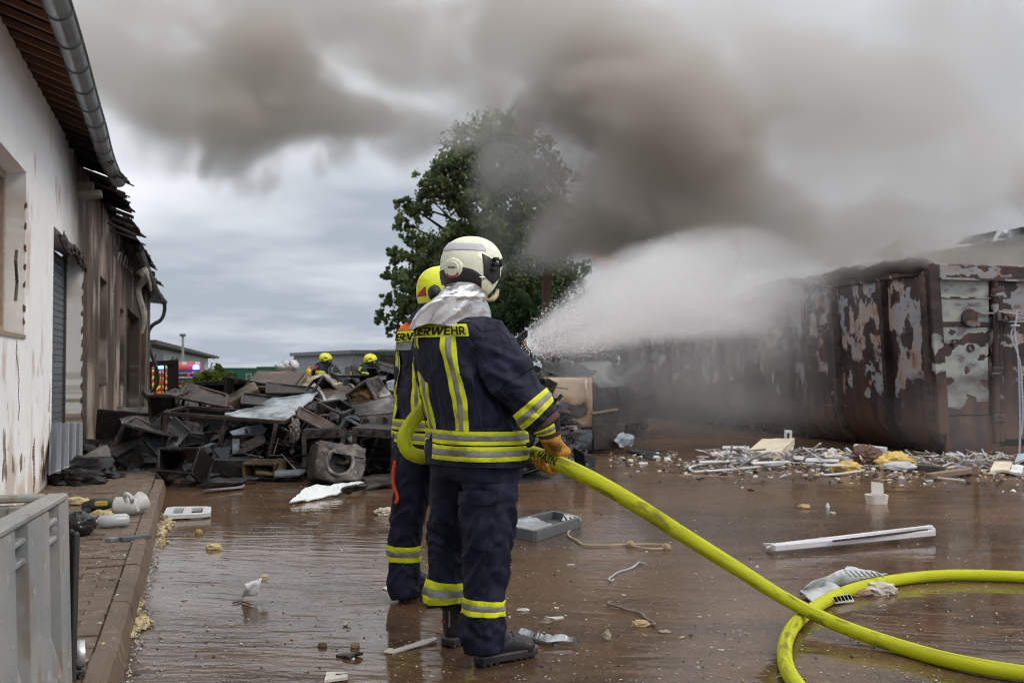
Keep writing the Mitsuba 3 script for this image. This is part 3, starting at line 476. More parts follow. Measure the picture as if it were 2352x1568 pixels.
for i, (lab, cc, Y) in enumerate((('dark green shrub below the poplar, left of the wooden post', [(1190, 700, 34, 33), (1155, 720, 30, 33), (1215, 725, 30, 33), (1180, 745, 34, 33), (1130, 750, 30, 33)], 33), ('bushy green shrub behind the water spray, right of the wooden post', [(1300, 700, 36, 34), (1340, 720, 34, 34), (1290, 745, 34, 34), (1375, 745, 36, 34), (1330, 770, 36, 34), (1300, 805, 36, 34), (1350, 805, 36, 34), (1400, 795, 34, 34), (1420, 755, 30, 34), (1250, 800, 34, 34), (1385, 835, 34, 34), (1310, 840, 34, 34)], 34))):
    t = thing('shrub', lab, 'shrub'); limbs('limb', t, V(cc[0][0], 930, Y), cc, .12, g); crown('crown', t, cc, 800, .12, g, (.04, .08, .04), (.10, .15, .06))
bush = thing('bush', 'light green leafy bush with a tall tip right of the fire engine', 'bush'); YB = 40
cc = [(476, 868, 15, YB), (470, 890, 24, YB), (495, 880, 20, YB), (504, 850, 8, YB), (500, 838, 5, YB), (515, 872, 14, YB), (455, 905, 22, YB), (485, 912, 26, YB), (520, 905, 22, YB), (545, 890, 14, YB), (548, 915, 20, YB), (455, 880, 12, YB), (505, 925, 24, YB), (590, 905, 12, YB), (575, 920, 16, YB)]
limbs('limb', bush, V(485, 960, YB), cc, .06, g); crown('crown', bush, cc, 2600, .11, g, (.08, .125, .03), (.19, .23, .06))
post = obj('wooden_post', cut(box(.30, .30, 5.6, (*V(1256, 700, 31)[:2], 1.62), .03), [box(.12, .6, .3, (*(V(1256, 700, 31)[:2]+[.1, 0]), 4.42))]), 'matte', label='weathered wooden post rising in front of the trees', cat='post', color=(.12, .075, .055), vary=.5)
# ================================================================ the skips on the right
LT = 9.63
def skip(name, lab, s0, s1, xribs, paints, seed, tarp, end):
    g = np.random.default_rng(seed); t = thing(name, lab, 'skip'); zt = 2.66
    def lz(z): return LT+np.interp(z, [0.02, .18, .42, zt], [.50, .30, .13, 0])
    ribs = sorted([CF.s_of(x, LT) for x in xribs]); bounds = [s0+.06]+ribs+[s1-.06]
    for i in range(len(bounds)-1):                      # plates between the ribs, slightly bulged
        a, b = bounds[i]+.052, bounds[i+1]-.052; zs = np.array([.04, .18, .30, .42, .64]+list(np.linspace(.75, zt, 20))); ss = np.linspace(a, b, 22); Z, S = np.meshgrid(zs, ss, indexing='ij')
        bulge = .07*np.sin(np.pi*(S-a)/(b-a))*np.sin(np.pi*np.clip((Z-.3)/(zt-.3), 0, 1))+.07*(meshkit.fbm(np.stack([S*1.5, Z*1.5, S*0+seed], -1), 3)-.5)
        L_ = lz(Z)-bulge*.8; v = np.stack([S, L_, Z], -1); bk = np.stack([S, L_+.05, Z], -1); n, m = Z.shape
        obj('side_plate', BFm(CF, [v, bk]), 'rust', t, uv=(paints[i % len(paints)], 0.0), smooth=40)
    for r in [s0+.06]+ribs+[s1-.06]:
        zz = [.0, .10, .20, .34, .5, 1.2, 2.0, zt]; w = .052+(.03 if r in (s0+.06, s1-.06) else 0)
        R = np.array([[(r-w, lz(z)+.02, z), (r-w*.8, lz(z)-.12, z+.002), (r+w*.8, lz(z)-.12, z+.002), (r+w, lz(z)+.02, z)] for z in zz])
        obj('rib', CF.mesh(loft(R)), 'burnt', t, uv=(.16+.2*(g.uniform() < .4), 1.1 if g.uniform() < .6 else 3.3), smooth=30)
    obj('seam', CF.mesh(sbox(s0+.1, s1-.1, lz(.66)-.013, lz(.66)+.03, .655, .672)), 'matte', t, color=(.17, .075, .045))
    obj('top_rail', CF.mesh(sbox(s0, s1, LT-.08, LT+.10, zt, zt+.13, .02)), 'rust', t, uv=(0, 0))
    obj('core', CF.mesh(hullpts([(s, l, z) for s in (s0+.14, s1-.14) for l, z in ((LT+.24, zt-.2), (LT+.42, .45), (LT+.7, .1), (LT+2.1, .1), (LT+2.36, zt-.2))])), 'matte', t, color=(.012, .011, .011))
    obj('far_side', CF.mesh(sbox(s0, s1, LT+2.32, LT+2.40, .1, zt+.13)), 'rust', t, uv=(.2, 0))
    obj('floor', CF.mesh(sbox(s0, s1, LT+.55, LT+1.9, .02, .14)), 'rust', t, uv=(0, 0))
    if tarp:                                            # rolled and crumpled tarpaulin along the rim
        P = np.array([CF.p(s, LT-.02, zt+.14) for s in np.linspace(s0-.05, s1+.1, 46)]); R = loftring(P, np.interp(np.arange(46), [0, 2, 20, 45], [.07, .12, .13, .10]), 14)
        R += (meshkit.fbm(R*3.2, 3, seed=4)-.5)[..., None]*np.array([.05, .20, .24]); m = loft(R); k = obj('tarpaulin', m, 'satin', t, 'crumpled dark tarpaulin rolled along the rim', color=(.050, .038, .030), vary=.7, smooth=50)
    for i in range(10):                                 # burnt waste reaching the rim
        obj('load', rock(g.uniform(.3, .6), seed*50+i, (1.4, 1.2, .7), 14).apply_translation(CF.p(g.uniform(s0+.5, s1-.5), LT+g.uniform(.6, 1.9), zt-.12)), 'burnt', t, uv=(.15, g.uniform()))
    if not end: obj('end_plate', CF.mesh(sbox(s0, s0+.05, LT+.1, LT+2.3, .1, zt+.1)), 'rust', t, uv=(.2, 0)); return t
    # the end towards the viewer: frame, two leaves, hinges and catch
    e = s0; ll = lambda x, Y_: None
    obj('end_frame', CF.mesh(hullpts([(e+ds, LT+l0+.0, z) for ds in (-.09, .05) for l0, z in ((-.10, zt+.14), (.07, zt+.14), (.05, .35), (.22, .35))])), 'rust', t, uv=(.05, .9))
    obj('end_beam', CF.mesh(sbox(e-.10, e+.04, LT+.075, LT+2.42, zt-.055, zt+.155, .012)), 'rust', t, uv=(.42, .3))
    obj('beam_edge', CF.mesh(sbox(e-.125, e-.102, LT+.09, LT+2.40, zt-.075, zt-.045)), 'rust', t, uv=(.7, .1))
    def leaf(l0, l1, z0, z1, paint, sd, n=12):
        Z, L_ = np.meshgrid(np.linspace(z0, z1, 18), np.linspace(l0, l1, n), indexing='ij'); d = .05*(meshkit.fbm(np.stack([L_*2, Z*1.6, L_*0+sd], -1), 3)-.5)
        obj('door_leaf', BFm(CF, [np.stack([e-.03+d, L_, Z], -1), np.stack([e+.03+d, L_, Z], -1)]), 'rust', t, uv=paint, smooth=40)
    leaf(LT+.09, LT+.96, 1.98, zt-.06, (1.20, .95), 1); leaf(LT+.12, LT+.95, .62, 1.90, (1.0, .90), 2); leaf(LT+.2, LT+1.12, .06, .60, (.0, .0), 3)
    obj('weld_bead', CF.mesh(sbox(e-.045, e+.02, LT+.12, LT+1.0, 1.902, 1.975, .01)), 'rust', t, uv=(.25, .5)); obj('weld_bead', CF.mesh(sbox(e-.055, e+.02, LT+.13, LT+1.0, zt-.34, zt-.315, .005)), 'rust', t, uv=(.35, .8))
    leaf(LT+1.22, LT+2.35, 1.98, zt-.06, (.45, .2), 4); leaf(LT+1.22, LT+2.35, .25, 1.97, (.12, .3), 5)
    obj('hinge_post', CF.mesh(sbox(e-.10, e+.06, LT+1.0, LT+1.10, .2, zt-.06, .02)), 'rust', t, uv=(0, 0)); obj('hinge_post', CF.mesh(sbox(e-.06, e+.06, LT+1.11, LT+1.21, .2, zt-.06, .02)), 'rust', t, uv=(.1, .3))
    obj('hatch', CF.mesh(move(lathe([(.0, -.03), (.11, -.03), (.13, 0), (.13, .03), (0, .03)], 20), Ry(-math.pi/2), (e-.05, LT+.60, 2.04))), 'rust', t, uv=(.02, .2), smooth=40)
    obj('catch', CF.mesh(hullpts([(e+ds, l, z) for ds, z in ((-.34, 2.0), (-.34, 2.05), (0, 2.19), (0, 2.0)) for l in (LT+1.06, LT+1.34)])), 'rust', t, uv=(.45, .2)); obj('catch_rod', CF.mesh(sbox(e-.09, e-.065, LT+.70, LT+1.05, 2.095, 2.12)), 'rust', t, uv=(.1, .1))
    for z in (.5, 1.2, 2.35): obj('hinge', CF.mesh(sbox(e-.14, e-.09, LT+.94, LT+1.14, z, z+.12, .02)), 'rust', t, uv=(.05, .1))
    for l in (.35, .62): obj('tow_eye', CF.mesh(move(trimesh.creation.torus(.05, .014, 14, 8), Ry(math.pi/2), (e-.06, LT+l, 1.78-.3*l))), 'rust', t, uv=(0, .1), smooth=40)
    return t
def BFm(fr, layers):
    """Two skins (front and back) of one plate closed round the edge, in frame coordinates."""
    v, b = layers; n, m = v.shape[:2]; f = grid_faces(n, m, False); K = n*m
    e = np.concatenate([np.arange(m-1), np.arange(n-1)*m+m-1, (n-1)*m+np.arange(m-1, 0, -1), np.arange(n-1, 0, -1)*m]); e2 = np.roll(e, -1)
    return fr.mesh(trimesh.Trimesh(np.vstack([v.reshape(-1, 3), b.reshape(-1, 3)]), np.vstack([f[:, ::-1], f+K, np.stack([e, e2, e+K], 1), np.stack([e2, e2+K, e+K], 1)]), process=False))
def loftring(P, r, m):
    t, a, b = frames(P); g = np.arange(m)*2*np.pi/m; r = np.broadcast_to(r, (len(P),)); return P[:, None]+r[:, None, None]*(np.cos(g)[None, :, None]*a[:, None]+np.sin(g)[None, :, None]*b[:, None])
s_c = 12.45; s_e = CF.s_of(1728, LT)
skip('skip', 'rusty roll-off skip with flaking white paint at the edge of the yard', s_c, s_e, (2035, 1920, 1815), (.50, .44, .30, .28), 3, True, True)
skip('skip', 'second soot-dark skip behind the water spray, end to end with the flaking one', s_e+.25, s_e+7.1, (1655, 1590, 1535, 1490), (.30, .18, .12, .2), 4, False, False)
rp = thing('rope', 'thin pale rope hanging in a knot from the catch of the flaking skip', 'rope'); Yr = 13.55
obj('strand', tube(spline([V(2337, 712, Yr), V(2334, 735, Yr), V(2331, 760, Yr), V(2336, 800, Yr), V(2341, 880, Yr), V(2343, 960, Yr), V(2341, 1042, Yr)], 30), .011, 6), 'matte', rp, color=(.42, .44, .50)); obj('strand', tube(spline([V(2331, 748, Yr), V(2326, 785, Yr), V(2333, 800, Yr), V(2347, 880, Yr-.03), V(2349, 960, Yr-.03), V(2346, 1000, Yr-.03)], 26), .010, 6), 'matte', rp, color=(.40, .42, .48))
obj('knot', trimesh.creation.torus(.045, .014, 14, 8).apply_translation(V(2332, 748, Yr)), 'matte', rp, color=(.45, .47, .53), smooth=40)
# the burnt hall behind, dim in the smoke
bh = thing('burnt_hall', 'burnt metal hall with a torn roof, dim in the smoke behind the skips', 'building'); LH = 24.5
sa, sb = CF.s_of(2600, LH), CF.s_of(1745, LH); zh = 1.3+300*(CF.p(CF.s_of(2352, LH), LH, 0)[1])/F
obj('wall', CF.mesh(sbox(sa, sb, LH, LH+.2, -1.5, zh-.5)), 'burnt', bh, uv=(.45, 3.2)); obj('fascia', CF.mesh(sbox(sa-.1, sb+.1, LH-.25, LH+.3, zh-.495, zh)), 'burnt', bh, uv=(.5, 3.4))
obj('roof', CF.mesh(hullpts([(s, l, z) for s in (sa, sb) for l, z in ((LH+.31, zh-.1), (LH+.31, zh-.02), (LH+9, zh+.4), (LH+9, zh+.5))])), 'burnt', bh, uv=(.3, 3.1))
for i, (xs_, ys_) in enumerate((((1996, 2014, 2072, 2062), (590, 578, 543, 592)), ((2040, 2030, 2064, 2074), (596, 580, 556, 596)), ((2200, 2215, 2290, 2280), (560, 545, 530, 560)), ((2290, 2310, 2360, 2360), (548, 528, 520, 548)), ((1880, 1900, 1960, 1950), (612, 600, 592, 615)))):
    Yq = CF.p(CF.s_of(xs_[0], LH), LH, 0)[1]; obj('torn_roof_sheet', slab([V(x, y, Yq+.2*j-.3) for j, (x, y) in enumerate(zip(xs_, ys_))], 6, 6, .03, .12, 1.5, 40+i), 'burnt', bh, uv=(.5, 3.1+.1*i), smooth=35)
for i in range(9): s_ = sa+(i+.5)*(sb-sa)/9; obj('post', CF.mesh(sbox(s_-.1, s_+.1, LH-.12, LH-.005, -1.5, zh-.5)), 'burnt', bh, uv=(.2, .1*i))

# ---------------------------------------------------------------- waste at the foot of the skips
WHITE, CREAM, FOAM = (.60, .60, .62), (.56, .50, .38), (.58, .42, .14)
def g4(*pts, z=0.0): return [G(x, y, z_) if len(p) == 3 else G(x, y, z) for p in pts for x, y, z_ in [(*p, z) if len(p) == 2 else p]]
def piece(name, lab, ct, mesh, mat, color=None, uv=None, vary=.3, group=None, smooth=False, parts=()):
    if not parts: return obj(name, mesh, mat, None, lab, ct, group, color=color, uv=uv, vary=vary if color is not None else 0, smooth=smooth)
    t = thing(name, lab, ct, group); obj('body', mesh, mat, t, color=color, uv=uv, vary=vary if color is not None else 0, smooth=smooth)
    for n2, m2, mt2, c2 in parts: obj(n2, m2, mt2, t, color=c2, vary=.2)
    return t
YS = 15.2
bd = [G(1712, 1047, .06), G(1751, 1013, .22), G(1825, 1014, .22), G(1789, 1049, .06)]
piece('insulation_board', 'thick cream board leaning on the white scraps left of the skip ribs', 'board', slab(bd, 6, 6, .10, .02, 4, 3), 'matte', CREAM)
q = V(1811, 1052, 15.0); up_ = V(1808, 990, 15.1)
piece('slotted_bracket', 'white plastic bracket with a long slot standing upright in the scraps', 'bracket', cut(move(box(.115, .05, .44, b=.01), rot(0, 0, 2), (q+up_)/2), [move(box(.045, .3, .25), rot(0, 0, 2), (q+up_)/2+[0, 0, .05])]), 'satin', WHITE)
def rod(name, lab, ct, pts, r, col, z=.03, mat='satin'): return obj(name, tube(spline([G(x, y, (p[0] if p else z)) for x, y, *p in pts], 4*len(pts)), r, 6), mat, None, lab, ct, color=col, smooth=40)
for lab, pts, r in (('bent white rod forming the left tip of the scraps by the skips', [(1592, 1082), (1600, 1068), (1640, 1062), (1690, 1058)], .016), ('long white rod along the front of the scraps, next to the leftmost bent rod', [(1594, 1083), (1650, 1080), (1720, 1074), (1800, 1066)], .016), ('kinked white rod rising over the middle of the scraps', [(1700, 1070, .05), (1760, 1040, .3), (1800, 1060, .05)], .015),
                    ('white rod lying in front of the yellow foam by the skip', [(1889, 1086), (1893, 1090), (1935, 1087), (1976, 1081)], .014), ('white rod leaning steeply right of the upright bracket', [(1838, 1064, .03), (1870, 1030, .3), (1884, 1018, .42)], .013), ('pale rod leaning left, crossing the steep one', [(1905, 1062, .03), (1870, 1045, .18), (1845, 1028, .3)], .013), ('thin pale rod lying left of the wooden strip by the skip', [(2140, 1096), (2185, 1100), (2216, 1104)], .012),
                    ('thin tan stick lying alone in front of the scraps', [(1560, 1092), (1620, 1093), (1688, 1095)], .008)):
    rod('plastic_rod', lab, 'rod', pts, r, WHITE if 'tan' not in lab else (.35, .24, .14))
g = np.random.default_rng(17)
for i, (x, y, w, d, yaw, tilt) in enumerate(((1850, 1052, .50, .16, 25, 14), (1888, 1058, .42, .12, -30, 10), (1905, 1040, .55, .10, 60, 25), (1770, 1062, .5, .10, 5, 6), (1660, 1040, .45, .14, 40, 12), (1690, 1028, .40, .10, -15, 18), (1720, 1055, .36, .2, 70, 8), (1935, 1050, .34, .12, -50, 20), (1640, 1060, .38, .09, -5, 5), (1925, 1068, .4, .10, 12, 4))):
    lab = ('white slat tilted right of the upright bracket', 'white slat lying before the steep rod', 'long white slat tipped up against the skip, right of the steep rod', 'flat white slat under the cream board', 'white panel strip at the left of the scraps', 'white strip against the skip foot, leftmost of the strips', 'square white scrap just left of the cream board', 'short white slat left of the brown leather', 'thin white slat at the front left of the scraps', 'white slat in front of the yellow foam lump')[i]
    piece('white_splinter', lab, 'slat', move(box(w, d, .022, b=.006), rot(yaw, tilt, 4*g.normal()), G(x, y, .07+.02*i % .05)), 'satin', np.array(WHITE)*g.uniform(.8, 1.1))
piece('box_profile', 'white box profile lying against the foot of the skip', 'profile', bar(G(1962, 1026, .13), G(2036, 1034, .10), .12, .09), 'satin', WHITE)
def crumple(c, r, seed, sq=(1, 1, .6), amp=.5, fr=4.0, sub=4):
    m = trimesh.creation.icosphere(sub, 1.0); v = np.array(m.vertices); n = meshkit.fbm(v*fr*.5+seed*3.3, 4, seed=seed); rd = 1-np.abs(2*meshkit.fbm(v*fr*.6+seed, 3, seed=seed+9)-1)
    m.vertices = v*(1+amp*(n-.5)*1.4+amp*.5*(rd-.7))[:, None]*np.asarray(sq)*r; return m
piece('leather_cushion', 'crumpled brown leather cushion in front of the skip', 'cushion', crumple((0, 0, 0), .20, 3, (1.0, .8, .72), .7, 5).apply_translation(G(1997, 1072, 0)+[0, .1, .12]), 'satin', (.105, .052, .030), vary=.6, smooth=50)
for i, (x, y, r, lab) in enumerate(((1925, 1052, .12, 'yellow foam lump among the white slats'), (1945, 1074, .15, 'yellow foam lump in front of the brown leather cushion'), (2055, 1062, .24, 'large yellow foam piece right of the brown leather cushion'), (2030, 1055, .14, 'tan foam piece between the leather cushion and the large yellow foam'))):
    piece('foam_lump', lab, 'foam', crumple(0, r, 20+i, (1.1, .8, .55), .6, 5, 3).apply_translation(G(x, y, .06)), 'matte', FOAM if i < 3 else CREAM, vary=.5, smooth=30)
piece('white_sack', 'small white sack lying below the large yellow foam', 'sack', crumple(0, .17, 33, (1.2, .8, .4), .4, 5, 3).apply_translation(G(2065, 1072, .05)), 'satin', (.50, .50, .52), smooth=50)
piece('grey_plank', 'dark grey plank lying before the skip corner', 'plank', bar(G(2108, 1072, .05), G(2166, 1078, .05), .12, .07), 'matte', (.075, .065, .06), vary=.5)
lw = thing('wooden_strip', 'weathered wooden strip with an upright end before the skip corner', 'timber'); obj('strip', bar(G(2132, 1094, .05), G(2246, 1078, .06), .09, .07), 'matte', lw, color=(.20, .15, .11), vary=.5); obj('end_piece', bar(G(2243, 1080, .10), G(2241, 1080, .34), .09, .06, (1, 0, 0)), 'matte', lw, color=(.22, .17, .13), vary=.5)
for i, (q, lab) in enumerate((([(2274, 1080), (2285, 1062), (2325, 1063), (2318, 1082)], 'flat cream foam sheet right of the wooden strip'), ([(2318, 1082), (2328, 1068), (2352, 1072), (2345, 1086)], 'rippled white sheet at the far right below the hanging rope'), ([(2330, 1060), (2338, 1046), (2365, 1040), (2362, 1056)], 'blue-grey sheet lying behind the rippled white sheet'))):
    piece('foam_sheet', lab, 'sheet', slab(g4(*q, z=.05), 8, 8, .03, .05, 6, 50+i), 'matte', (CREAM, WHITE, (.33, .40, .45))[i], vary=.4, smooth=40)
rub = []
for i in range(900):
    x = g.uniform(1400, 2380); y = 1060+abs(g.normal())*20+(14 if x > 1950 else 0)-(22 if 1400 < x < 1560 else 0); r = g.uniform(.012, .045)*(1 if g.uniform() < .9 else 1.8); rub.append(rock(r, 2000+i, (1.2, 1, .55), 8).apply_translation(G(x, y, r*.2)))
rc = np.repeat(np.array([((.52, .47, .37), (.55, .55, .56), (.12, .09, .07), (.30, .22, .12), (.04, .035, .03))[k] for k in g.choice(5, 900, p=[.22, .22, .26, .12, .18])]), [len(m.vertices) for m in rub], axis=0)
obj('rubble', rub, 'matte', None, 'small foam and plaster crumbs strewn along the foot of the skips', kind='stuff', color=rc)
shr = []
for i in range(420):
    x = g.uniform(1600, 2330); y = 1030+g.uniform(0, 1)*36+(8 if x > 1950 else 0); a, L_ = g.uniform(0, 6.3), g.uniform(.06, .30); shr.append(move(box(L_, g.uniform(.012, .04), g.uniform(.006, .014)), rot(math.degrees(a), g.normal()*14, g.normal()*14), G(x, y, .02+.16*g.uniform()*(y < 1052))))
rc = np.repeat(np.array([((.55, .55, .57), (.48, .42, .32), (.10, .08, .065), (.25, .26, .28))[k] for k in g.choice(4, 420, p=[.5, .18, .2, .12])]), [len(m.vertices) for m in shr], axis=0)
obj('plastic_shards', shr, 'satin', None, 'mass of thin white splinters under the slats by the skips', kind='stuff', color=rc)
for i in range(14):
    x, y = ((2168, 1036), (2190, 1040), (2213, 1038), (2236, 1034))[i % 4]; 
dr_ = [tube(np.array([V(x, y0, 14.2), V(x+.6, y1, 14.2)]), .006, 5) for x, y0, y1 in ((2166, 1036, 1062), (2184, 1040, 1075), (2190, 1044, 1060), (2201, 1040, 1072), (2212, 1042, 1066), (2222, 1038, 1070), (2240, 1036, 1058), (2252, 1038, 1066))]
obj('dripping_water', dr_, 'gloss', None, 'thin streams of water dripping from the bottom of the flaking skip', kind='stuff', color=(.7, .72, .74))

# ---------------------------------------------------------------- the scorched cooker and what lies round it
ck = thing('cooker', 'scorched cream and grey cooker standing right of the front firefighter', 'cooker'); YK = 15.45; P0 = V(1250, 1037, YK); P0[2] = 0; wk = .745
Rk = rot(-6); O = P0+np.array([0, 0, 0])
def at_ck(m): return move(m, Rk, O)
obj('body', at_ck(box(wk, .6, 1.14, (wk/2, .33, .60), .02)), 'burnt', ck, uv=(.30, .4)); 
dm = slab([(.0, 0, 0), (wk, 0, 0), (wk, 0, .78), (0, 0, .78)], 10, 10, .03, .012, 3, 4); dv = np.array(dm.vertices); obj('door', at_ck(move(dm, None, (0, .0, .375))), 'scorched_enamel', ck, 'cream door with scorch rings', uv=np.stack([dv[:, 0]/wk, dv[:, 2]/.78], 1), smooth=40)
obj('handle', at_ck(tube(spline([(wk-.09, -.02, 1.10), (wk-.10, -.06, 1.08), (wk-.085, -.06, .85), (wk-.10, -.02, .80)], 14), .016, 7)), 'satin', ck, color=(.55, .50, .44), smooth=50)
obj('lower_panel', at_ck(slab([(.0, -.01, .03), (wk+.02, -.01, .03), (wk, -.01, .35), (0, -.01, .35)], 8, 8, .02, .03, 4, 9)), 'burnt', ck, uv=(.78, 3.3), smooth=40)
obj('louvre', at_ck(box(.16, .02, .11, (.16, -.03, .24))), 'matte', ck, color=(.012, .012, .012)); obj('plinth', at_ck(box(wk, .5, .06, (wk/2, .3, .03))), 'matte', ck, color=(.02, .02, .02))
def sheet(name, lab, q, tone, hue, th=.015, amp=.05, fr=2.5, seed=1, nu=9, nv=9, ct='sheet', curl=0.0): return piece(name, lab, ct, slab([V(*p) for p in q], nu, nv, th, amp, fr, seed, curl), 'burnt', uv=(tone, hue), smooth=35)
sheet('charred_sheet', 'dark leaning panel with a pale edge right of the scorched cooker', [(1358, 872, 15.6), (1436, 948, 15.5), (1432, 1032, 15.3), (1360, 1034, 15.3)], .10, .2, ct='panel', seed=2)
sheet('charred_sheet', 'brown panel standing at the right foot of the scorched cooker', [(1362, 946, 15.2), (1418, 942, 15.5), (1416, 1030, 15.3), (1362, 1032, 15.1)], .12, 1.3, ct='panel', seed=3)
gb = np.random.default_rng(31); bk_ = []                 # black burnt mass behind the cooker and the first skip
for k in range(260):
    x = gb.uniform(1180, 1470); y0 = 850-14*math.sin((x-1180)/290*3.1)+gb.uniform(-10, 60); Yb = gb.uniform(17.5, 20.5); c_ = V(x, y0, Yb); c_[2] *= gb.uniform(.2, 1)
    bk_.append(rock(gb.uniform(.12, .34), 7000+k, (1.3, 1, .8), 9).apply_translation(c_) if k % 3 else move(box(gb.uniform(.3, .9), gb.uniform(.1, .5), .02), rot(gb.uniform(0, 360), gb.normal()*35, gb.normal()*35), c_))
bk_.append(hullpts([(x, y, z) for x, y, z in ((.2, 17.8, 0), (2.4, 18.0, 0), (.2, 20.5, 0), (2.6, 20.5, 0), (.5, 18.8, 1.2), (2.2, 18.8, 1.1), (.6, 20, 1.15), (2.3, 20, 1.1))]))
obj('burnt_debris', bk_, 'burnt', None, 'black mass of burnt scrap behind the scorched cooker', kind='stuff', uv=(.09, .3))
obj('pale_batten', bar(V(1358, 950, 15.1), V(1418, 940, 15.4), .05, .03), 'matte', None, 'pale batten along the top of the brown panel by the cooker', 'batten', color=(.22, .14, .10))
sheet('crumpled_foil', 'crumpled grey foil sheet right of the cooker on the wet ground', [(1409, 1014, 15.2), (1420, 996, 15.3), (1458, 998, 15.4), (1452, 1022, 15.2)], .80, 3.5, amp=.16, fr=6, seed=6)
sheet('flat_black_sheet', 'flat black sheet lying on the ground beyond the cooker', [(1440, 1036, 15.4), (1470, 1026, 16.4), (1556, 1042, 15.4), (1500, 1060, 14.0)], .16, 3.2, amp=.05, seed=7)
for q, tone, hue, sd, lab in (([(1196, 866, 16.0), (1226, 838, 16.2), (1262, 862, 16.2), (1240, 905, 16.0)], .35, 3.1, 11, 'bluish torn sheet showing between the jacket arm and the cooker'), ([(1228, 850, 16.6), (1300, 826, 16.8), (1370, 852, 16.8), (1330, 880, 16.4)], .12, 3.4, 12, 'sooty sheet lying over the top of the scorched cooker'), ([(1330, 836, 17.2), (1400, 830, 17.4), (1440, 880, 17.2), (1370, 895, 17)], .22, 3.6, 13, 'pale veined sheet behind the right corner of the cooker'), ([(1395, 880, 17.5), (1470, 850, 18), (1500, 960, 18), (1420, 980, 17.4)], .10, .5, 14, 'black sheet leaning at the back right of the cooker'), ([(1214, 905, 15.8), (1248, 880, 15.9), (1248, 1000, 15.8), (1210, 1010, 15.7)], .20, 1.4, 15, 'brown scorched sheet just left of the cooker'), ([(1196, 1000, 14.0), (1250, 985, 14.2), (1262, 1036, 14.0), (1200, 1050, 13.6)], .5, .7, 16, 'grey buckled sheet behind the gloved hand')): sheet('torn_sheet', lab, q, tone, hue, amp=.12, seed=sd)
sheet('grey_metal_box', 'pale grey flattened metal box behind the trousers of the front firefighter', [(1150, 1068, 12.6), (1176, 1060, 13.2), (1236, 1064, 13.2), (1230, 1090, 12.4)], .75, 3.3, th=.07, amp=.05, seed=17, ct='box')
sheet('charred_board', 'black board lying on the wet ground behind the front firefighter', [(1150, 1112, 11.3), (1186, 1096, 11.9), (1274, 1098, 11.8), (1200, 1110, 11.3)], .10, 3.1, th=.03, amp=.02, seed=18, ct='board')
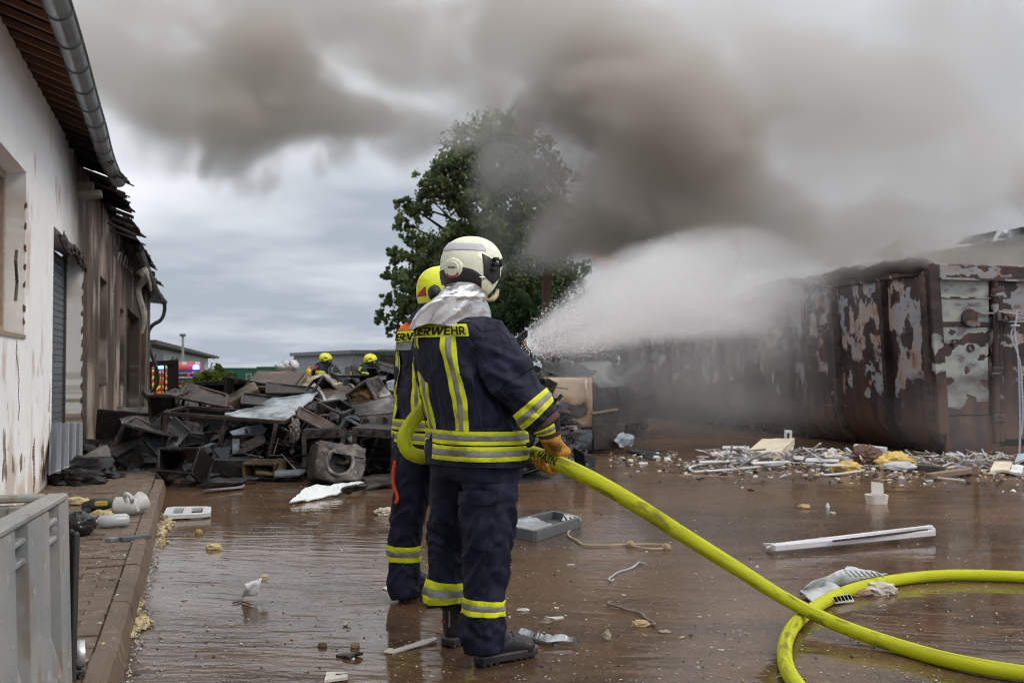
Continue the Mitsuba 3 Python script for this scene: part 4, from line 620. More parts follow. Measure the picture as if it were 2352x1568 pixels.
# ================================================================ the heap of burnt appliances
def C4(cx, cy): return 235+.30*cx, 753+.30*cy            # enlargement used to read the heap -> columns and rows
def q4(*p): return [(*C4(a, b), Y) for a, b, Y in p]
def appliance(name, lab, ct, c, Y, dims, yaw, pitch, roll, tone, hue, kind='box', seed=1, wall=.03):
    """A burnt casing: an open box with its front (local -y) cut away or fitted; parts by kind."""
    w, d, h = dims; t = None if kind in ('box', 'open') else thing(name, lab, ct); R = rot(yaw, pitch, roll); O = V(*C4(*c), Y); g = np.random.default_rng(seed)
    def put(nm, m, uv=None, parent=None, mat='burnt', **k): return obj(nm, move(m, R, O), mat, parent or t, uv=(uv[0]*.75, uv[1]) if mat == 'burnt' else None, **k)
    body = cut(box(w, d, h, b=.015), [box(w-2*wall, d, h-2*wall, (0, -wall-.03, 0))]) if kind in ('open', 'oven', 'fridge') else cut(box(w, d, h, b=.015), [move(trimesh.creation.cylinder(.125, d, sections=24), Rx(math.pi/2), (0, -.15, 0))]) if kind == 'washer' else box(w, d, h, b=.02)
    if kind in ('box', 'cooker'):
        body = body.subdivide().subdivide().subdivide(); v = np.array(body.vertices); body.vertices = v+.05*(meshkit.fbm(v*4+seed, 3)-.5)[:, None]*np.sign(v)
    if kind == 'washer': body = manifold_tm(to_manifold(body).refine_to_length(.05)); v = np.array(body.vertices); body.vertices = v+np.stack([meshkit.fbm(v*5+seed+9*k, 3)-.5 for k in range(3)], -1)*.13
    if t is None: return obj(name, move(body, R, O), 'burnt', None, lab, ct, uv=(tone*.75, hue), smooth=30)
    put('casing', body, (tone, hue), smooth=30)
    if kind == 'oven':
        fw = .05
        for m in (box(w, .03, .10, (0, -d/2-.016, h/2-.05)), box(w, .03, .06, (0, -d/2-.016, -h/2+.03)), box(fw, .03, h-.165, (-w/2+fw/2, -d/2-.016, -.02)), box(fw, .03, h-.165, (w/2-fw/2, -d/2-.016, -.02))): put('door_frame', m, (min(1, tone+.25), hue))
        for k in range(4): put('rack', bar((-w/2+wall, -.1+.1*k, -.05), (w/2-wall, -.1+.1*k, -.05), .012, .012), (.3, hue))
        for k in range(3): put('knob', move(lathe([(0, 0), (.022, 0), (.018, .03), (0, .03)], 12), Rx(math.pi/2), (-.16+.16*k, -d/2-.03, h/2-.05)), (.05, hue))
    if kind == 'washer':
        put('door_ring', move(loft(np.array([[((.150+.026*math.cos(q))*math.cos(a), (.150+.026*math.cos(q))*math.sin(a), .026*math.sin(q)) for q in np.linspace(0, 2*math.pi, 9)[:-1]] for a in np.linspace(0, 2*math.pi, 33)]), False), Rx(math.pi/2), (0, -d/2, 0)), (min(1, tone+.3), hue), smooth=50)
        put('drum', move(trimesh.creation.cylinder(.123, d*.7, sections=24), Rx(math.pi/2), (0, .08, 0)), (.08, .3)); put('control_strip', box(w*.94, .025, .11, (0, -d/2-.012, h/2-.07)), (min(1, tone+.2), hue))
    if kind == 'cooker':
        for k in range(3): put('knob_hole', move(lathe([(0, -.01), (.035, -.01), (.05, .006), (0, .006)], 14), Rx(math.pi/2), (-w*.3+w*.26*k, -d/2-.004, h*.06)), (.02, hue))
        put('hob_rim', box(w*1.03, d*1.02, .03, (0, 0, h/2+.012)), (min(1, tone+.25), hue))
    if kind == 'fridge':
        for k in (-.2, .12): put('shelf_rail', box(w-2*wall-.004, d*.7, .012, (0, .05, k*h)), (.2, hue))
        put('seal_frame', box(w*1.01, .02, .05, (0, -d/2-.012, h/2-.03)), (min(1, tone+.3), hue))
    if kind == 'lidded': put('lid', box(w*.97, d*.94, .03, (0, 0, h/2+.016), b=.01), (min(1, tone+.3), hue)); put('rim', box(w*1.015, .03, .07, (0, -d/2-.01, h/2-.03), b=.008), (.75, 2.2)); put('rim', box(.03, d*1.01, .07, (w/2+.01, .015, h/2-.03), b=.008), (.55, 2.4))
    return t
def hs(name, lab, pts, tone, hue, th=.015, amp=.06, fr=2.5, seed=1, ct='sheet', curl=0.0, nu=12, nv=12): amp = amp*1.35; return piece(name, lab, ct, slab([V(*p) for p in q4(*pts)], nu, nv, th, amp, fr, seed, curl), 'burnt', uv=(tone*(.92 if tone > .7 else .78), hue), smooth=35)
# the dark mass underneath
ux = np.linspace(-6.4, 1.2, 54); uy = np.linspace(10.9, 17.2, 44); UX, UY = np.meshgrid(ux, uy, indexing='ij')
def mound(X, Y):
    d = (X-.32*0)*1.0; f = np.clip((Y-(11.7-.25*np.clip(-X-2.6, 0, 9)*0))/2.8, 0, 1)**.8*np.clip((17.2-Y)/1.4, 0, 1); sd = np.clip((1.1-X)/.7, 0, 1)
    hgt = .82+.10*np.clip(X+3.6, -2, 2.6); left = np.clip((X+1.05*0-(-.3198*Y-1.05*1.0))/.8, 0, 1)
    return hgt*f*sd*left
UZ = mound(UX, UY)*(1+.5*(meshkit.fbm(np.stack([UX*2.2, UY*2.2, UX*0], -1), 4)-.5))-.03
m_ = trimesh.Trimesh(np.stack([UX, UY, UZ], -1).reshape(-1, 3), grid_faces(54, 44, False), process=False)
gd = np.random.default_rng(5); jk = [m_]
for i in range(2600):                                    # splinters, wires and scraps that nobody could count
    x, y = gd.uniform(-6.0, .9), gd.uniform(11.4, 16.2); z = float(mound(np.array(x), np.array(y)))
    if z < .02: continue
    a = gd.uniform(0, 6.3); L_ = gd.uniform(.06, .42); p = np.array([x, y, z+gd.uniform(-.02, .30)*gd.uniform()])
    if i % 3 == 0: jk.append(tube(np.array([p, p+[math.cos(a)*L_*.5, math.sin(a)*L_*.5, gd.uniform(-.05, .15)], p+[math.cos(a+.7)*L_, math.sin(a+.7)*L_, gd.uniform(-.1, .1)]]), .006, 4))
    else: jk.append(move(box(L_, gd.uniform(.03, .2), .012), rot(math.degrees(a), gd.normal()*30, gd.normal()*30), p))
uvs = np.repeat(np.array([(.02, .2)]+[(gd.choice([.05, .1, .25, .55]), gd.choice([.1, .5, .3, 3.3])) for _ in jk[1:]]), [len(m.vertices) for m in jk], axis=0)
obj('burnt_rubble', jk, 'burnt', None, 'black mass of ash, wire and splinters filling the heap of burnt appliances', kind='stuff', uv=uvs)
# the open rack in front
rk = thing('rack_frame', 'long open steel rack lying on its side across the front of the heap', 'rack'); YR = 12.1
def RP(cx, cy, dy=0): return V(*C4(cx, cy), YR+dy)
TB = [RP(470, 655), RP(1385, 722)]; BB = [RP(440, 962), RP(1300, 1042)]; dB = np.array([.06, .62, .05])
for nm, a, b in (('front_rail', *TB), ('front_rail', *BB), ('rear_rail', TB[0]+dB, TB[1]+dB), ('rear_rail', BB[0]+dB, BB[1]+dB), ('end_bar', TB[0], TB[0]+dB), ('end_bar', TB[1], TB[1]+dB), ('end_bar', BB[0], BB[0]+dB), ('end_bar', BB[1], BB[1]+dB), ('post', RP(490, 668), RP(452, 955)), ('post', RP(945, 696), RP(882, 985)), ('post', RP(1335, 735), RP(1268, 1035)), ('post', RP(490, 668)+dB, RP(452, 955)+dB), ('post', RP(1335, 735)+dB, RP(1268, 1035)+dB)):
    wd = .105 if nm == 'post' else .05; obj(nm, bar(a, b, wd*(1 if nm != 'post' else .75), .05), 'burnt', rk, uv=(.30 if nm == 'post' else .22, {'post': .3}.get(nm, 1.6) if a[0] < 5 else 0))
obj('post', bar(RP(1455, 770, .1), RP(1462, 1030, .1), .11, .06), 'burnt', rk, uv=(.5, .7))
obj('back_panel', slab([TB[0]+dB*1.05, TB[1]+dB*1.05, BB[1]+dB*1.05, BB[0]+dB*1.05], 8, 8, .01, .05, 3, 4), 'burnt', rk, uv=(.02, .3), smooth=35)
# large sheets and casings, named where they lie
hs('blue_grey_sheet', 'large blue-grey sheet draped over the top of the long open rack', [(930, 657, 12.15), (1392, 742, 12.1), (1655, 492, 13.3), (1300, 548, 13.2)], .78, 3.25, .02, .05, 1.8, 21, nu=14, nv=14)
hs('ash_sheet', 'grey ash-covered slab topping the box nearest the warehouse corner', [(112, 605, 13.6), (375, 622, 13.3), (436, 742, 12.9), (150, 748, 12.9)], .80, .35, .03, .04, 3, 22, ct='panel')
appliance('burnt_cabinet', 'brown burnt cabinet under the grey ash-covered slab by the warehouse', 'cabinet', (260, 800), 13.35, (.92, .45, .56), -12, -4, 3, .12, 1.2, 'box', 23)
hs('long_sheet', 'long soot-black sheet sloping down from the rack towards the pavement', [(-20, 925, 11.6), (440, 705, 12.4), (485, 722, 12.2), (100, 985, 11.2)], .20, .3, .02, .05, 2.2, 24)
hs('black_sheet', 'black buckled sheet in the hollow under the long sloping sheet', [(60, 985, 11.6), (420, 760, 12.6), (450, 960, 12.2), (210, 1110, 11.7)], .05, .4, .02, .14, 2.4, 25)
hs('curved_sheet', 'grey curved sheet standing on the pavement end nearest the kerb', [(-250, 1120, 10.9), (60, 985, 11.2), (190, 1300, 10.7), (-10, 1400, 10.25)], .40, .6, .012, .03, 2.0, 26, curl=-.16, nu=12, nv=12)
hs('curved_sheet', 'dark sheet folded behind the grey curved sheet on the pavement', [(-370, 1085, 11.2), (-120, 1015, 11.6), (-60, 1180, 11.3), (-350, 1260, 10.8)], .10, 3.3, .015, .10, 2.6, 27)
hs('tray_sheet', 'shallow grey tray-like sheet with one end curled up in front of the rack', [(150, 1160, 11.3), (545, 1208, 10.95), (650, 985, 11.25), (380, 1128, 11.7)], .50, .2, .02, .04, 1.6, 28, curl=.06, nu=12, nv=12)
hs('ground_strip', 'pale strip lying flat on the wet ground below the tray-like sheet', [(768, 1248, 10.25), (800, 1236, 10.45), (1092, 1204, 10.85), (1085, 1216, 10.65)], .95, .5, .012, .02, 3, 29)
appliance('oven_casing', 'upright burnt oven with a black window opening, right of the rack', 'oven', (1702, 925), 12.05, (.50, .45, .50), 8, 0, -1, .35, .6, 'oven', 30)
appliance('tumble_dryer', 'crumpled washing machine with a round rust-ringed opening before the oven', 'washing machine', (1790, 1045), 11.25, (.56, .40, .42), 22, -14, 12, .45, .6, 'washer', 31)
hs('torn_casing', 'torn pale casing plate folded over the crumpled washing machine', [(1640, 965, 11.3), (1890, 880, 11.5), (2005, 985, 11.4), (1850, 1050, 11.1)], .72, 1.5, .02, .20, 4, 32)
hs('torn_casing', 'twisted plate hanging down the left side of the crumpled washing machine', [(1615, 985, 11.3), (1700, 990, 11.1), (1730, 1180, 11.0), (1600, 1165, 11.2)], .30, 1.4, .02, .12, 4, 33)
appliance('oven_casing', 'open black oven casing beside the trouser leg of the rear firefighter', 'oven', (2125, 960), 11.7, (.52, .45, .64), -10, 3, 3, .08, .5, 'oven', 34)
appliance('small_cooker', 'grey cooker front with knob holes above the open black oven', 'cooker', (2150, 745), 12.35, (.46, .40, .22), -16, -12, -6, .62, .4, 'cooker', 35)
hs('grained_sheet', 'large grey grained panel leaning left of the grey cooker front', [(1900, 608, 12.9), (2232, 535, 13.0), (2300, 770, 12.6), (1972, 800, 12.5)], .68, .15, .03, .03, 5, 36, ct='panel', nu=14, nv=14)
t = thing('burnt_drum', 'rounded sooty drum lying on its side in the middle of the heap', 'drum'); P0, P1 = V(*C4(1650, 600), 13.4), V(*C4(1905, 560), 13.7)
obj('shell', tube(np.array([P0, P0*.6+P1*.4, P1]), .225, 20), 'burnt', t, uv=(.30, 1.2), smooth=50); obj('end_ring', tube(np.array([P0-(P1-P0)*.02, P0+(P1-P0)*.04]), .245, 20), 'burnt', t, uv=(.7, .3), smooth=30); obj('end_ring', tube(np.array([P1-(P1-P0)*.04, P1+(P1-P0)*.02]), .245, 20), 'burnt', t, uv=(.7, .3), smooth=30)
hs('pale_lip', 'pale bent lip of metal over the rounded sooty drum', [(1640, 548, 13.3), (1860, 478, 13.4), (1928, 520, 13.3), (1690, 572, 13.1)], .80, .3, .02, .05, 4, 37)
gr = thing('wire_grill', 'burnt wire grill sagging in front of the rounded drum', 'grill')
for i in range(9): obj('wire', tube(spline([V(*C4(1530+i*31, 770-8*i), 12.4), V(*C4(1560+i*28, 700-6*i), 12.5), V(*C4(1590+i*24, 672), 12.7)], 8), .007, 5), 'burnt', gr, uv=(.3, 1.2))
obj('rim', tube(spline([V(*C4(1525, 772), 12.38), V(*C4(1600, 690), 12.5), V(*C4(1700, 665), 12.6), V(*C4(1800, 720), 12.4)], 14), .013, 6), 'burnt', gr, uv=(.55, .3))
appliance('lidded_box', 'dark box with a tan metal rim and brown lid on top of the heap', 'box', (1335, 470), 14.1, (.72, .50, .30), -6, 22, 2, .20, 1.2, 'lidded', 38)
hs('tan_lid', 'flat tan-grey lid resting on the crest of the heap under the distant firefighter', [(1475, 418, 14.2), (1588, 492, 13.7), (1842, 432, 13.9), (1700, 352, 15.0)], .85, 2.3, .05, .02, 3, 39, nu=12, nv=12)
hs('lid_side', 'sooty side plate under the front edge of the tan-grey lid', [(1592, 500, 13.75), (1842, 442, 13.95), (1838, 505, 13.9), (1660, 545, 13.6)], .30, 2.6, .02, .03, 3, 40)
appliance('yellowed_box', 'yellow-brown scorched box leaning left of the box with the tan rim', 'box', (1050, 585), 13.4, (.62, .34, .30), 24, 12, -28, .52, 2.5, 'box', 41)
appliance('open_cabinet', 'open black cabinet at the left crest of the heap before the green bush', 'cabinet', (960, 530), 14.4, (.70, .40, .48), -7, 0, -3, .10, .3, 'fridge', 42)
hs('cabinet_top', 'scorched tan board tilted on the open black cabinet', [(850, 462, 14.5), (1090, 440, 14.6), (1085, 482, 14.3), (855, 500, 14.2)], .62, 1.6, .03, .02, 3, 43, ct='board')
appliance('tilted_crate', 'black crate at the far left of the crest, nearest the steel gate', 'crate', (640, 620), 13.8, (.70, .45, .34), -18, 16, 12, .12, .4, 'fridge', 44)
obj('pale_bar', bar(V(*C4(535, 655), 13.4), V(*C4(592, 560), 13.8), .09, .03), 'burnt', None, 'pale upright bar leaning on the black crate by the steel gate', 'bar', uv=(.85, 3.5))
obj('long_stick', tube(spline([V(*C4(420, 690), 13.3), V(*C4(640, 660), 13.2), V(*C4(850, 605), 13.2), V(*C4(1000, 625), 13.0)], 16), .028, 6), 'burnt', None, 'long twisted pipe lying left of the yellow-brown box', 'pipe', uv=(.55, .6), smooth=50)
obj('white_cup', lathe([(0, 0), (.07, 0), (.085, .16), (.078, .16), (.065, .02), (0, .02)], 18).apply_translation(V(*C4(815, 605), 13.7)), 'satin', None, 'small white tub standing on the heap by the open black cabinet', 'tub', color=(.55, .55, .57), smooth=40)
hs('peaked_plate', 'grey-brown plate peaking above the crest left of the first distant firefighter', [(1290, 372, 15.8), (1422, 286, 16.0), (1522, 388, 15.8), (1400, 430, 15.4)], .52, 1.15, .02, .06, 2.5, 45)
hs('black_plate', 'black V-shaped plate standing up beside the first distant firefighter', [(1735, 375, 15.2), (1782, 285, 15.3), (1965, 520, 15.0), (1850, 480, 14.8)], .10, .25, .02, .08, 2.5, 46)
hs('black_plate', 'long dark plate sloping right below the black V-shaped plate', [(1800, 400, 15.0), (1960, 470, 15.0), (1985, 590, 14.6), (1850, 560, 14.4)], .12, 3.2, .02, .08, 2.5, 47)
hs('curved_plate', 'curved black plate cupped below the second distant firefighter', [(1895, 330, 15.1), (2010, 400, 14.9), (2140, 345, 15.1), (2010, 500, 14.4)], .14, .6, .03, .06, 2.5, 48, curl=-.10)
appliance('black_box', 'burnt black box on the crest beside the arm of the rear firefighter', 'box', (2255, 400), 15.2, (.6, .5, .40), 20, 8, 14, .12, 1.3, 'open', 49)
hs('punched_sheet', 'triangular pale panel with punched holes near the rear firefighter', [(2015, 482, 13.5), (2122, 398, 13.8), (2212, 520, 13.4), (2135, 545, 13.2)], .78, .2, .02, .04, 3, 50, ct='panel')
piece('insulation_lump', 'ochre lump of scorched insulation below the punched panel', 'insulation', crumple(0, .15, 51, (1.2, .8, .7), .6, 5, 3).apply_translation(V(*C4(2010, 525), 13.3)), 'matte', (.11, .07, .032), vary=.7, smooth=40)
hs('side_plate', 'blue-grey plate glinting beside the rear firefighter above the grained panel', [(2180, 420, 13.9), (2260, 385, 14.0), (2270, 500, 13.7), (2190, 480, 13.6)], .75, 3.4, .02, .04, 3, 52)
hs('rust_edge', 'rust-brown shelf edge running over the grained panel', [(1830, 590, 13.2), (2225, 520, 13.2), (2228, 545, 13.0), (1900, 612, 12.9)], .45, 1.7, .03, .03, 3, 53)
hs('inner_plate', 'round-cornered brown plate inside the left bay of the rack', [(520, 700, 12.6), (740, 720, 12.6), (780, 905, 12.4), (510, 930, 12.4)], .25, 1.1, .02, .08, 3, 54)
hs('inner_plate', 'pale blue plate behind the right bay of the rack', [(970, 790, 12.5), (1220, 745, 12.6), (1300, 810, 12.5), (1010, 830, 12.4)], .85, 3.2, .02, .06, 3, 55)
hs('inner_plate', 'grey plate crumpled in the middle bay of the rack', [(1020, 830, 12.4), (1180, 850, 12.4), (1140, 950, 12.3), (1030, 945, 12.3)], .30, .1, .02, .14, 5, 56)
hs('inner_plate', 'slanting dark plate in the right bay of the rack', [(1140, 930, 12.3), (1260, 780, 12.4), (1300, 800, 12.5), (1200, 950, 12.3)], .30, 3.5, .02, .06, 5, 57)
piece('twisted_scrap', 'lump of pale twisted scrap at the right end of the rack', 'scrap', crumple(0, .085, 58, (.7, .6, 1.5), .9, 6, 3).apply_translation(V(*C4(1475, 780), 12.0)), 'burnt', uv=(.62, .4), smooth=35)
piece('twisted_scrap', 'brown lump of scrap hanging below the blue-grey sheet', 'scrap', crumple(0, .075, 59, (.8, .6, 1.2), .9, 6, 3).apply_translation(V(*C4(1510, 690), 12.5)), 'burnt', uv=(.55, 2.2), smooth=35)
for i, (c, Y, dims, e, tone, hue, lab) in enumerate((((1000, 1060), 11.8, (.5, .35, .22), (5, 0, 3), .08, .2, 'low black box under the middle of the rack'), ((1240, 1080), 11.6, (.42, .3, .2), (-12, 4, 0), .50, 2.2, 'ochre-stained box under the right end of the rack'), ((700, 900), 12.5, (.35, .3, .35), (20, 0, 8), .15, .5, 'black casing deep in the left bay of the rack'), ((1880, 760), 12.7, (.5, .4, .3), (12, 10, 6), .35, 3.3, 'bluish casing between the wire grill and the grained panel'), ((1400, 600), 13.6, (.5, .4, .3), (30, 8, 0), .12, .3, 'black casing below the box with the tan rim'), ((1580, 660), 13.0, (.4, .35, .28), (-20, 12, 8), .10, 1.3, 'black casing behind the wire grill'), ((300, 950), 12.4, (.6, .4, .4), (10, 0, 0), .04, .2, 'black casing in the hollow left of the rack'), ((2120, 640), 13.4, (.6, .4, .3), (-8, 0, 4), .3, .4, 'grey casing behind the grained panel'), ((1960, 690), 13.2, (.4, .4, .4), (30, 10, 0), .08, .1, 'black casing between the drum and the grained panel'))):
    appliance('burnt_casing', lab, 'casing', c, Y, dims, *e, tone, hue, 'open' if i % 2 else 'box', 70+i)
for i, (q, tone, hue, lab) in enumerate((([(600, 1172, 10.95), (760, 1085, 11.6), (900, 1108, 11.5), (720, 1178, 10.95)], .35, 3.3, 'grey flat plate on the ground in front of the rack middle'), ([(730, 1200, 10.75), (960, 1145, 11.25), (1250, 1130, 11.35), (1000, 1190, 10.9)], .10, .4, 'black flat board on the ground right of the grey flat plate'), ([(1160, 1050, 11.7), (1330, 1080, 11.7), (1320, 1130, 11.4), (1170, 1120, 11.4)], .70, 2.4, 'cream-stained plate standing under the right end of the rack'), ([(1310, 1100, 11.5), (1560, 1075, 11.7), (1540, 1118, 11.4), (1330, 1130, 11.3)], .62, 3.4, 'pale crumpled plate at the foot of the oven'), ([(1870, 850, 11.9), (2040, 815, 12.1), (2010, 890, 11.8), (1900, 880, 11.7)], .60, .5, 'grey plate wedged between the two ovens'), ([(2000, 1160, 11.0), (2260, 1090, 11.2), (2262, 1200, 10.8), (2020, 1225, 10.6)], .14, 1.6, 'rust-brown plate at the feet of the rear firefighter'), ([(1500, 690, 12.9), (1660, 610, 13.1), (1640, 650, 13.0), (1560, 760, 12.7)], .55, 3.2, 'narrow pale strip below the right tip of the blue-grey sheet'), ([(1800, 560, 13.4), (1900, 600, 13.2), (1850, 690, 13.0), (1780, 640, 13.1)], .25, 1.6, 'orange-brown scorched flap on the rounded drum'), ([(130, 1110, 11.5), (240, 1060, 11.8), (300, 1100, 11.6), (170, 1150, 11.2)], .45, 3.4, 'bluish scrap plate in front of the hollow'), ([(2060, 690, 12.7), (2240, 715, 12.5), (2235, 735, 12.4), (2080, 700, 12.5)], .9, .4, 'pale strip of trim across the cooker front'))):
    hs('scrap_plate', lab, q, tone, hue, .02, .05, 4, 90+i, ct='plate')
gq = np.random.default_rng(91)
FL = ('behind the left end of the long rack', 'behind the rack, next to the yellow-brown box', 'under the top edge of the blue-grey sheet', 'in front of the box with the tan rim', 'between the rack and the upright oven', 'beside the wire grill', 'above the crumpled washing machine', 'resting over the insulation lump below the second distant firefighter', 'on the crest between the two distant firefighters', 'just below the lidded box', 'at the left post of the long rack', 'on the ground under the left bay of the rack', 'nearest the pavement, left of the rack', 'closest to the rear firefighter', 'on the rounded sooty drum')
for k in range(15):                                     # bare casing frames tangled into the heap
    cx_, cy_ = ((560, 640), (760, 640), (1180, 640), (1430, 560), (1620, 820), (1780, 700), (1960, 860), (2080, 580), (1900, 450), (1120, 520), (430, 830), (620, 1060), (330, 900), (2140, 900), (1700, 560))[k]
    Yk = np.interp(cy_, [450, 560, 700, 950, 1050], [14.4, 13.6, 12.75, 11.85, 11.55])-(.55 if 450 < cx_ < 1350 and cy_ > 660 else .05)+(.75 if 450 < cx_ < 1350 and 700 < cy_ < 960 else 0); w_, d_, h_ = gq.uniform(.34, .62), gq.uniform(.3, .5), gq.uniform(.28, .5); R_ = rot(gq.uniform(-40, 40), gq.normal()*16, gq.normal()*20); O_ = V(*C4(cx_, cy_), Yk); tn, hu = gq.uniform(.10, .42), gq.choice([.2, .6, 3.3, 1.4])
    t = thing('casing_frame', 'bare sooty casing frame '+FL[k], 'casing', 'bare casing frames in the heap'); c8 = np.array([[sx*w_/2, sy*d_/2, sz*h_/2] for sx in (-1, 1) for sy in (-1, 1) for sz in (-1, 1)]); c8 = c8+gq.normal(size=c8.shape)*.025
    for a, b in ((0, 1), (2, 3), (4, 5), (6, 7), (0, 2), (1, 3), (4, 6), (5, 7), (0, 4), (1, 5), (2, 6), (3, 7)): obj('bar', move(bar(c8[a], c8[b], .035, .03), R_, O_), 'burnt', t, uv=(tn, hu))
    for j, q_ in enumerate(((0, 1, 3, 2), (4, 5, 7, 6), (1, 3, 7, 5))):
        if gq.uniform() < .62: obj('side', move(slab([c8[i]*.98 for i in q_], 5, 5, .012, .05, 4, 200+k*3+j), R_, O_), 'burnt', t, uv=(tn*.7, hu), smooth=30)
bw = thing('broken_post', 'charred post leaning out of the heap beside the warehouse corner', 'post'); obj('shaft', bar(V(*C4(330, 490), 14.5), V(*C4(480, 680), 13.6), .10, .08), 'burnt', bw, uv=(.35, 1.4)); obj('bracket', bar(V(*C4(395, 690), 13.6), V(*C4(500, 655), 13.6), .08, .05), 'burnt', bw, uv=(.6, 2.4))
gs = thing('zinc_sheet', 'pale blue-grey profiled zinc sheet leaning in the roller shutter doorway', 'metal sheet')
zs = [onwall(118, 1090, -1.30), onwall(187, 1062, -1.22), onwall(187, 972, -1.38), onwall(118, 972, -1.42)]
for i in range(4):
    a, b = i/4, (i+1)/4-.03; obj('panel', slab([zs[0]*(1-a)+zs[1]*a, zs[0]*(1-b)+zs[1]*b, zs[3]*(1-b)+zs[2]*b, zs[3]*(1-a)+zs[2]*a], 4, 4, .02, .01, 3, i), 'steel', gs, color=(.30, .34, .38), vary=.3, smooth=35)
    obj('fold', bar(zs[0]*(1-b)+zs[1]*b+[.02, -.03, 0], zs[3]*(1-b)+zs[2]*b+[.02, -.03, 0], .05, .04), 'steel', gs, color=(.50, .53, .56))
gk_ = np.random.default_rng(8)
for i, (x, y, dx, lab) in enumerate(((170, 1100, .35, 'black charred lump at the foot of the scorched wall'), (205, 1060, .4, 'black charred lump between the wall and the long sloping sheet'), (140, 1118, .25, 'black charred lump beside the grey plastic bin'))):
    piece('charred_lump', lab, 'debris', crumple(0, dx, 120+i, (1.1, .9, .55), .8, 5, 3).apply_translation(G(x, y, .12)+[0, .3, 0]), 'burnt', uv=(.07, .2+i*.2), smooth=35)
ws = thing('plastic_sheet', 'crumpled white plastic sheet on the ground before the washing machine', 'plastic sheet')
v4 = [G(*C4(1428, 1342), .02), G(*C4(1850, 1262), .03), G(*C4(2000, 1180), .07), G(*C4(1560, 1226), .10)]
obj('fold', slab(v4, 26, 22, .012, .06, 5.0, 3), 'gloss', ws, color=(.68, .72, .73), vary=.2, smooth=40); obj('torn_edge', slab([G(*C4(1850, 1262), .03), G(*C4(2008, 1230), .03), G(*C4(2004, 1180), .12), G(*C4(1830, 1236), .08)], 8, 8, .02, .08, 9, 5), 'burnt', ws, uv=(.2, .3), smooth=30)
# ================================================================ the foreground
def A3(cx, cy): return .3102*cx, 1082+.3102*cy            # enlargements used to read positions
def A5(cx, cy): return 1157+.3102*cx, 1082+.3102*cy
def A4(cx, cy): return 1740.5+.3102*cx, 1082+.3102*cy
def A6(cx, cy): return 263+.2922*cx, 1110+.2922*cy
# the grey plastic bin
bn = thing('plastic_bin', 'large grey ribbed plastic bin on the pavement by the warehouse wall', 'bin')
O = V(157, 1130, 3.208); O[2] = 0; d = np.array([.215, -.977, 0]); d /= np.linalg.norm(d); bk = np.array([-d[1]*-1, -d[0], 0]); bk = np.array([d[1], -d[0], 0]); bk = bk if bk[0] < 0 else -bk
RB = np.stack([d, bk, [0, 0, 1.0]], 1); zt, zb = .90, .24; Lb, Wb = 1.2, 1.0
def bb(x0, x1, y0, y1, z0, z1, b=.008): return move(sbox(x0, x1, y0, y1, z0, z1, b), RB, O)
GREY = (.235, .255, .262)
def bo(nm, m, c=GREY, mat='bin_plastic', **k): return obj(nm, m, mat, bn, **k)
bo('side_wall', bb(.03, Lb-.03, .032, .055, zb, zt-.03)); bo('far_wall', bb(.032, .056, .06, Wb-.06, zb, zt-.03)); bo('near_wall', bb(Lb-.056, Lb-.032, .06, Wb-.06, zb, zt-.03)); bo('side_wall', bb(.03, Lb-.03, Wb-.055, Wb-.032, zb, zt-.03)); bo('base', bb(.06, Lb-.06, .06, Wb-.06, zb, zb+.05))
for x0, x1, y0, y1 in ((0, Lb, 0, .062), (0, Lb, Wb-.062, Wb), (.0, .062, .064, Wb-.064), (Lb-.062, Lb, .064, Wb-.064)): bo('rim', bb(x0, x1, y0, y1, zt-.022, zt, .006), (.30, .29, .255))
for x0, x1 in ((0, .13), (.26, .50), (.63, .86), (1.0, 1.2)):
    zz = np.array([zb, zb+.06, zb+.20, zb+.26, zt-.024]); dp = np.array([.0, -.0, .0, .012, .012])
    bo('rib', move(hullpts([(x, y, z) for z in (zb, zt-.024) for x in (x0, x1) for y in ((.0 if z > .5 else -.02), .034)]), RB, O))
for x0, x1 in ((.132, .258), (.502, .628), (.862, .998)):
    for z in (zt-.075, zt-.13): bo('lip', bb(x0, x1, .003, .032, z, z+.016, .004), (.29, .28, .25))
    bo('foot_bulge', move(hullpts([(x, y, z) for x in (x0, x1) for y, z in ((.034, zb+.30), (.034, zb), (-.018, zb), (-.018, zb+.12))]), RB, O), (.30, .295, .275))
for y0, y1 in ((.1, .16), (.42, .48), (.75, .81)): bo('inner_rib', bb(.056, .075, y0, y1, zb+.05, zt-.03, .004))
bo('inner_lip', bb(.056, .072, .17, .74, zt-.10, zt-.085, .003), (.32, .31, .28))
for x in (.12, Lb-.12):
    for y in (.12, Wb-.12): bo('foot', bb(x-.09, x+.09, y-.09, y+.09, PZ, zb-.003), (.20, .22, .225))
bp = thing('black_sheet', 'black plastic sheet leaning upright behind the grey bin', 'panel')
obj('sheet', move(box(.44, .022, .62, b=.01), RB @ rot(90, -4), O+RB @ np.array([-.085, .22, .46])), 'gloss', bp, color=(.012, .012, .013)); obj('edge_strip', move(box(.02, .035, .60, b=.008), RB @ rot(90, -4), O+RB @ np.array([-.085, -.004, .46])), 'satin', bp, color=(.03, .03, .032))
pt = thing('metal_flask', 'dented steel and black flask lying at the foot of the grey bin', 'flask'); c = V(176, 1502, 3.84); R = rot(24) @ Ry(math.radians(88))
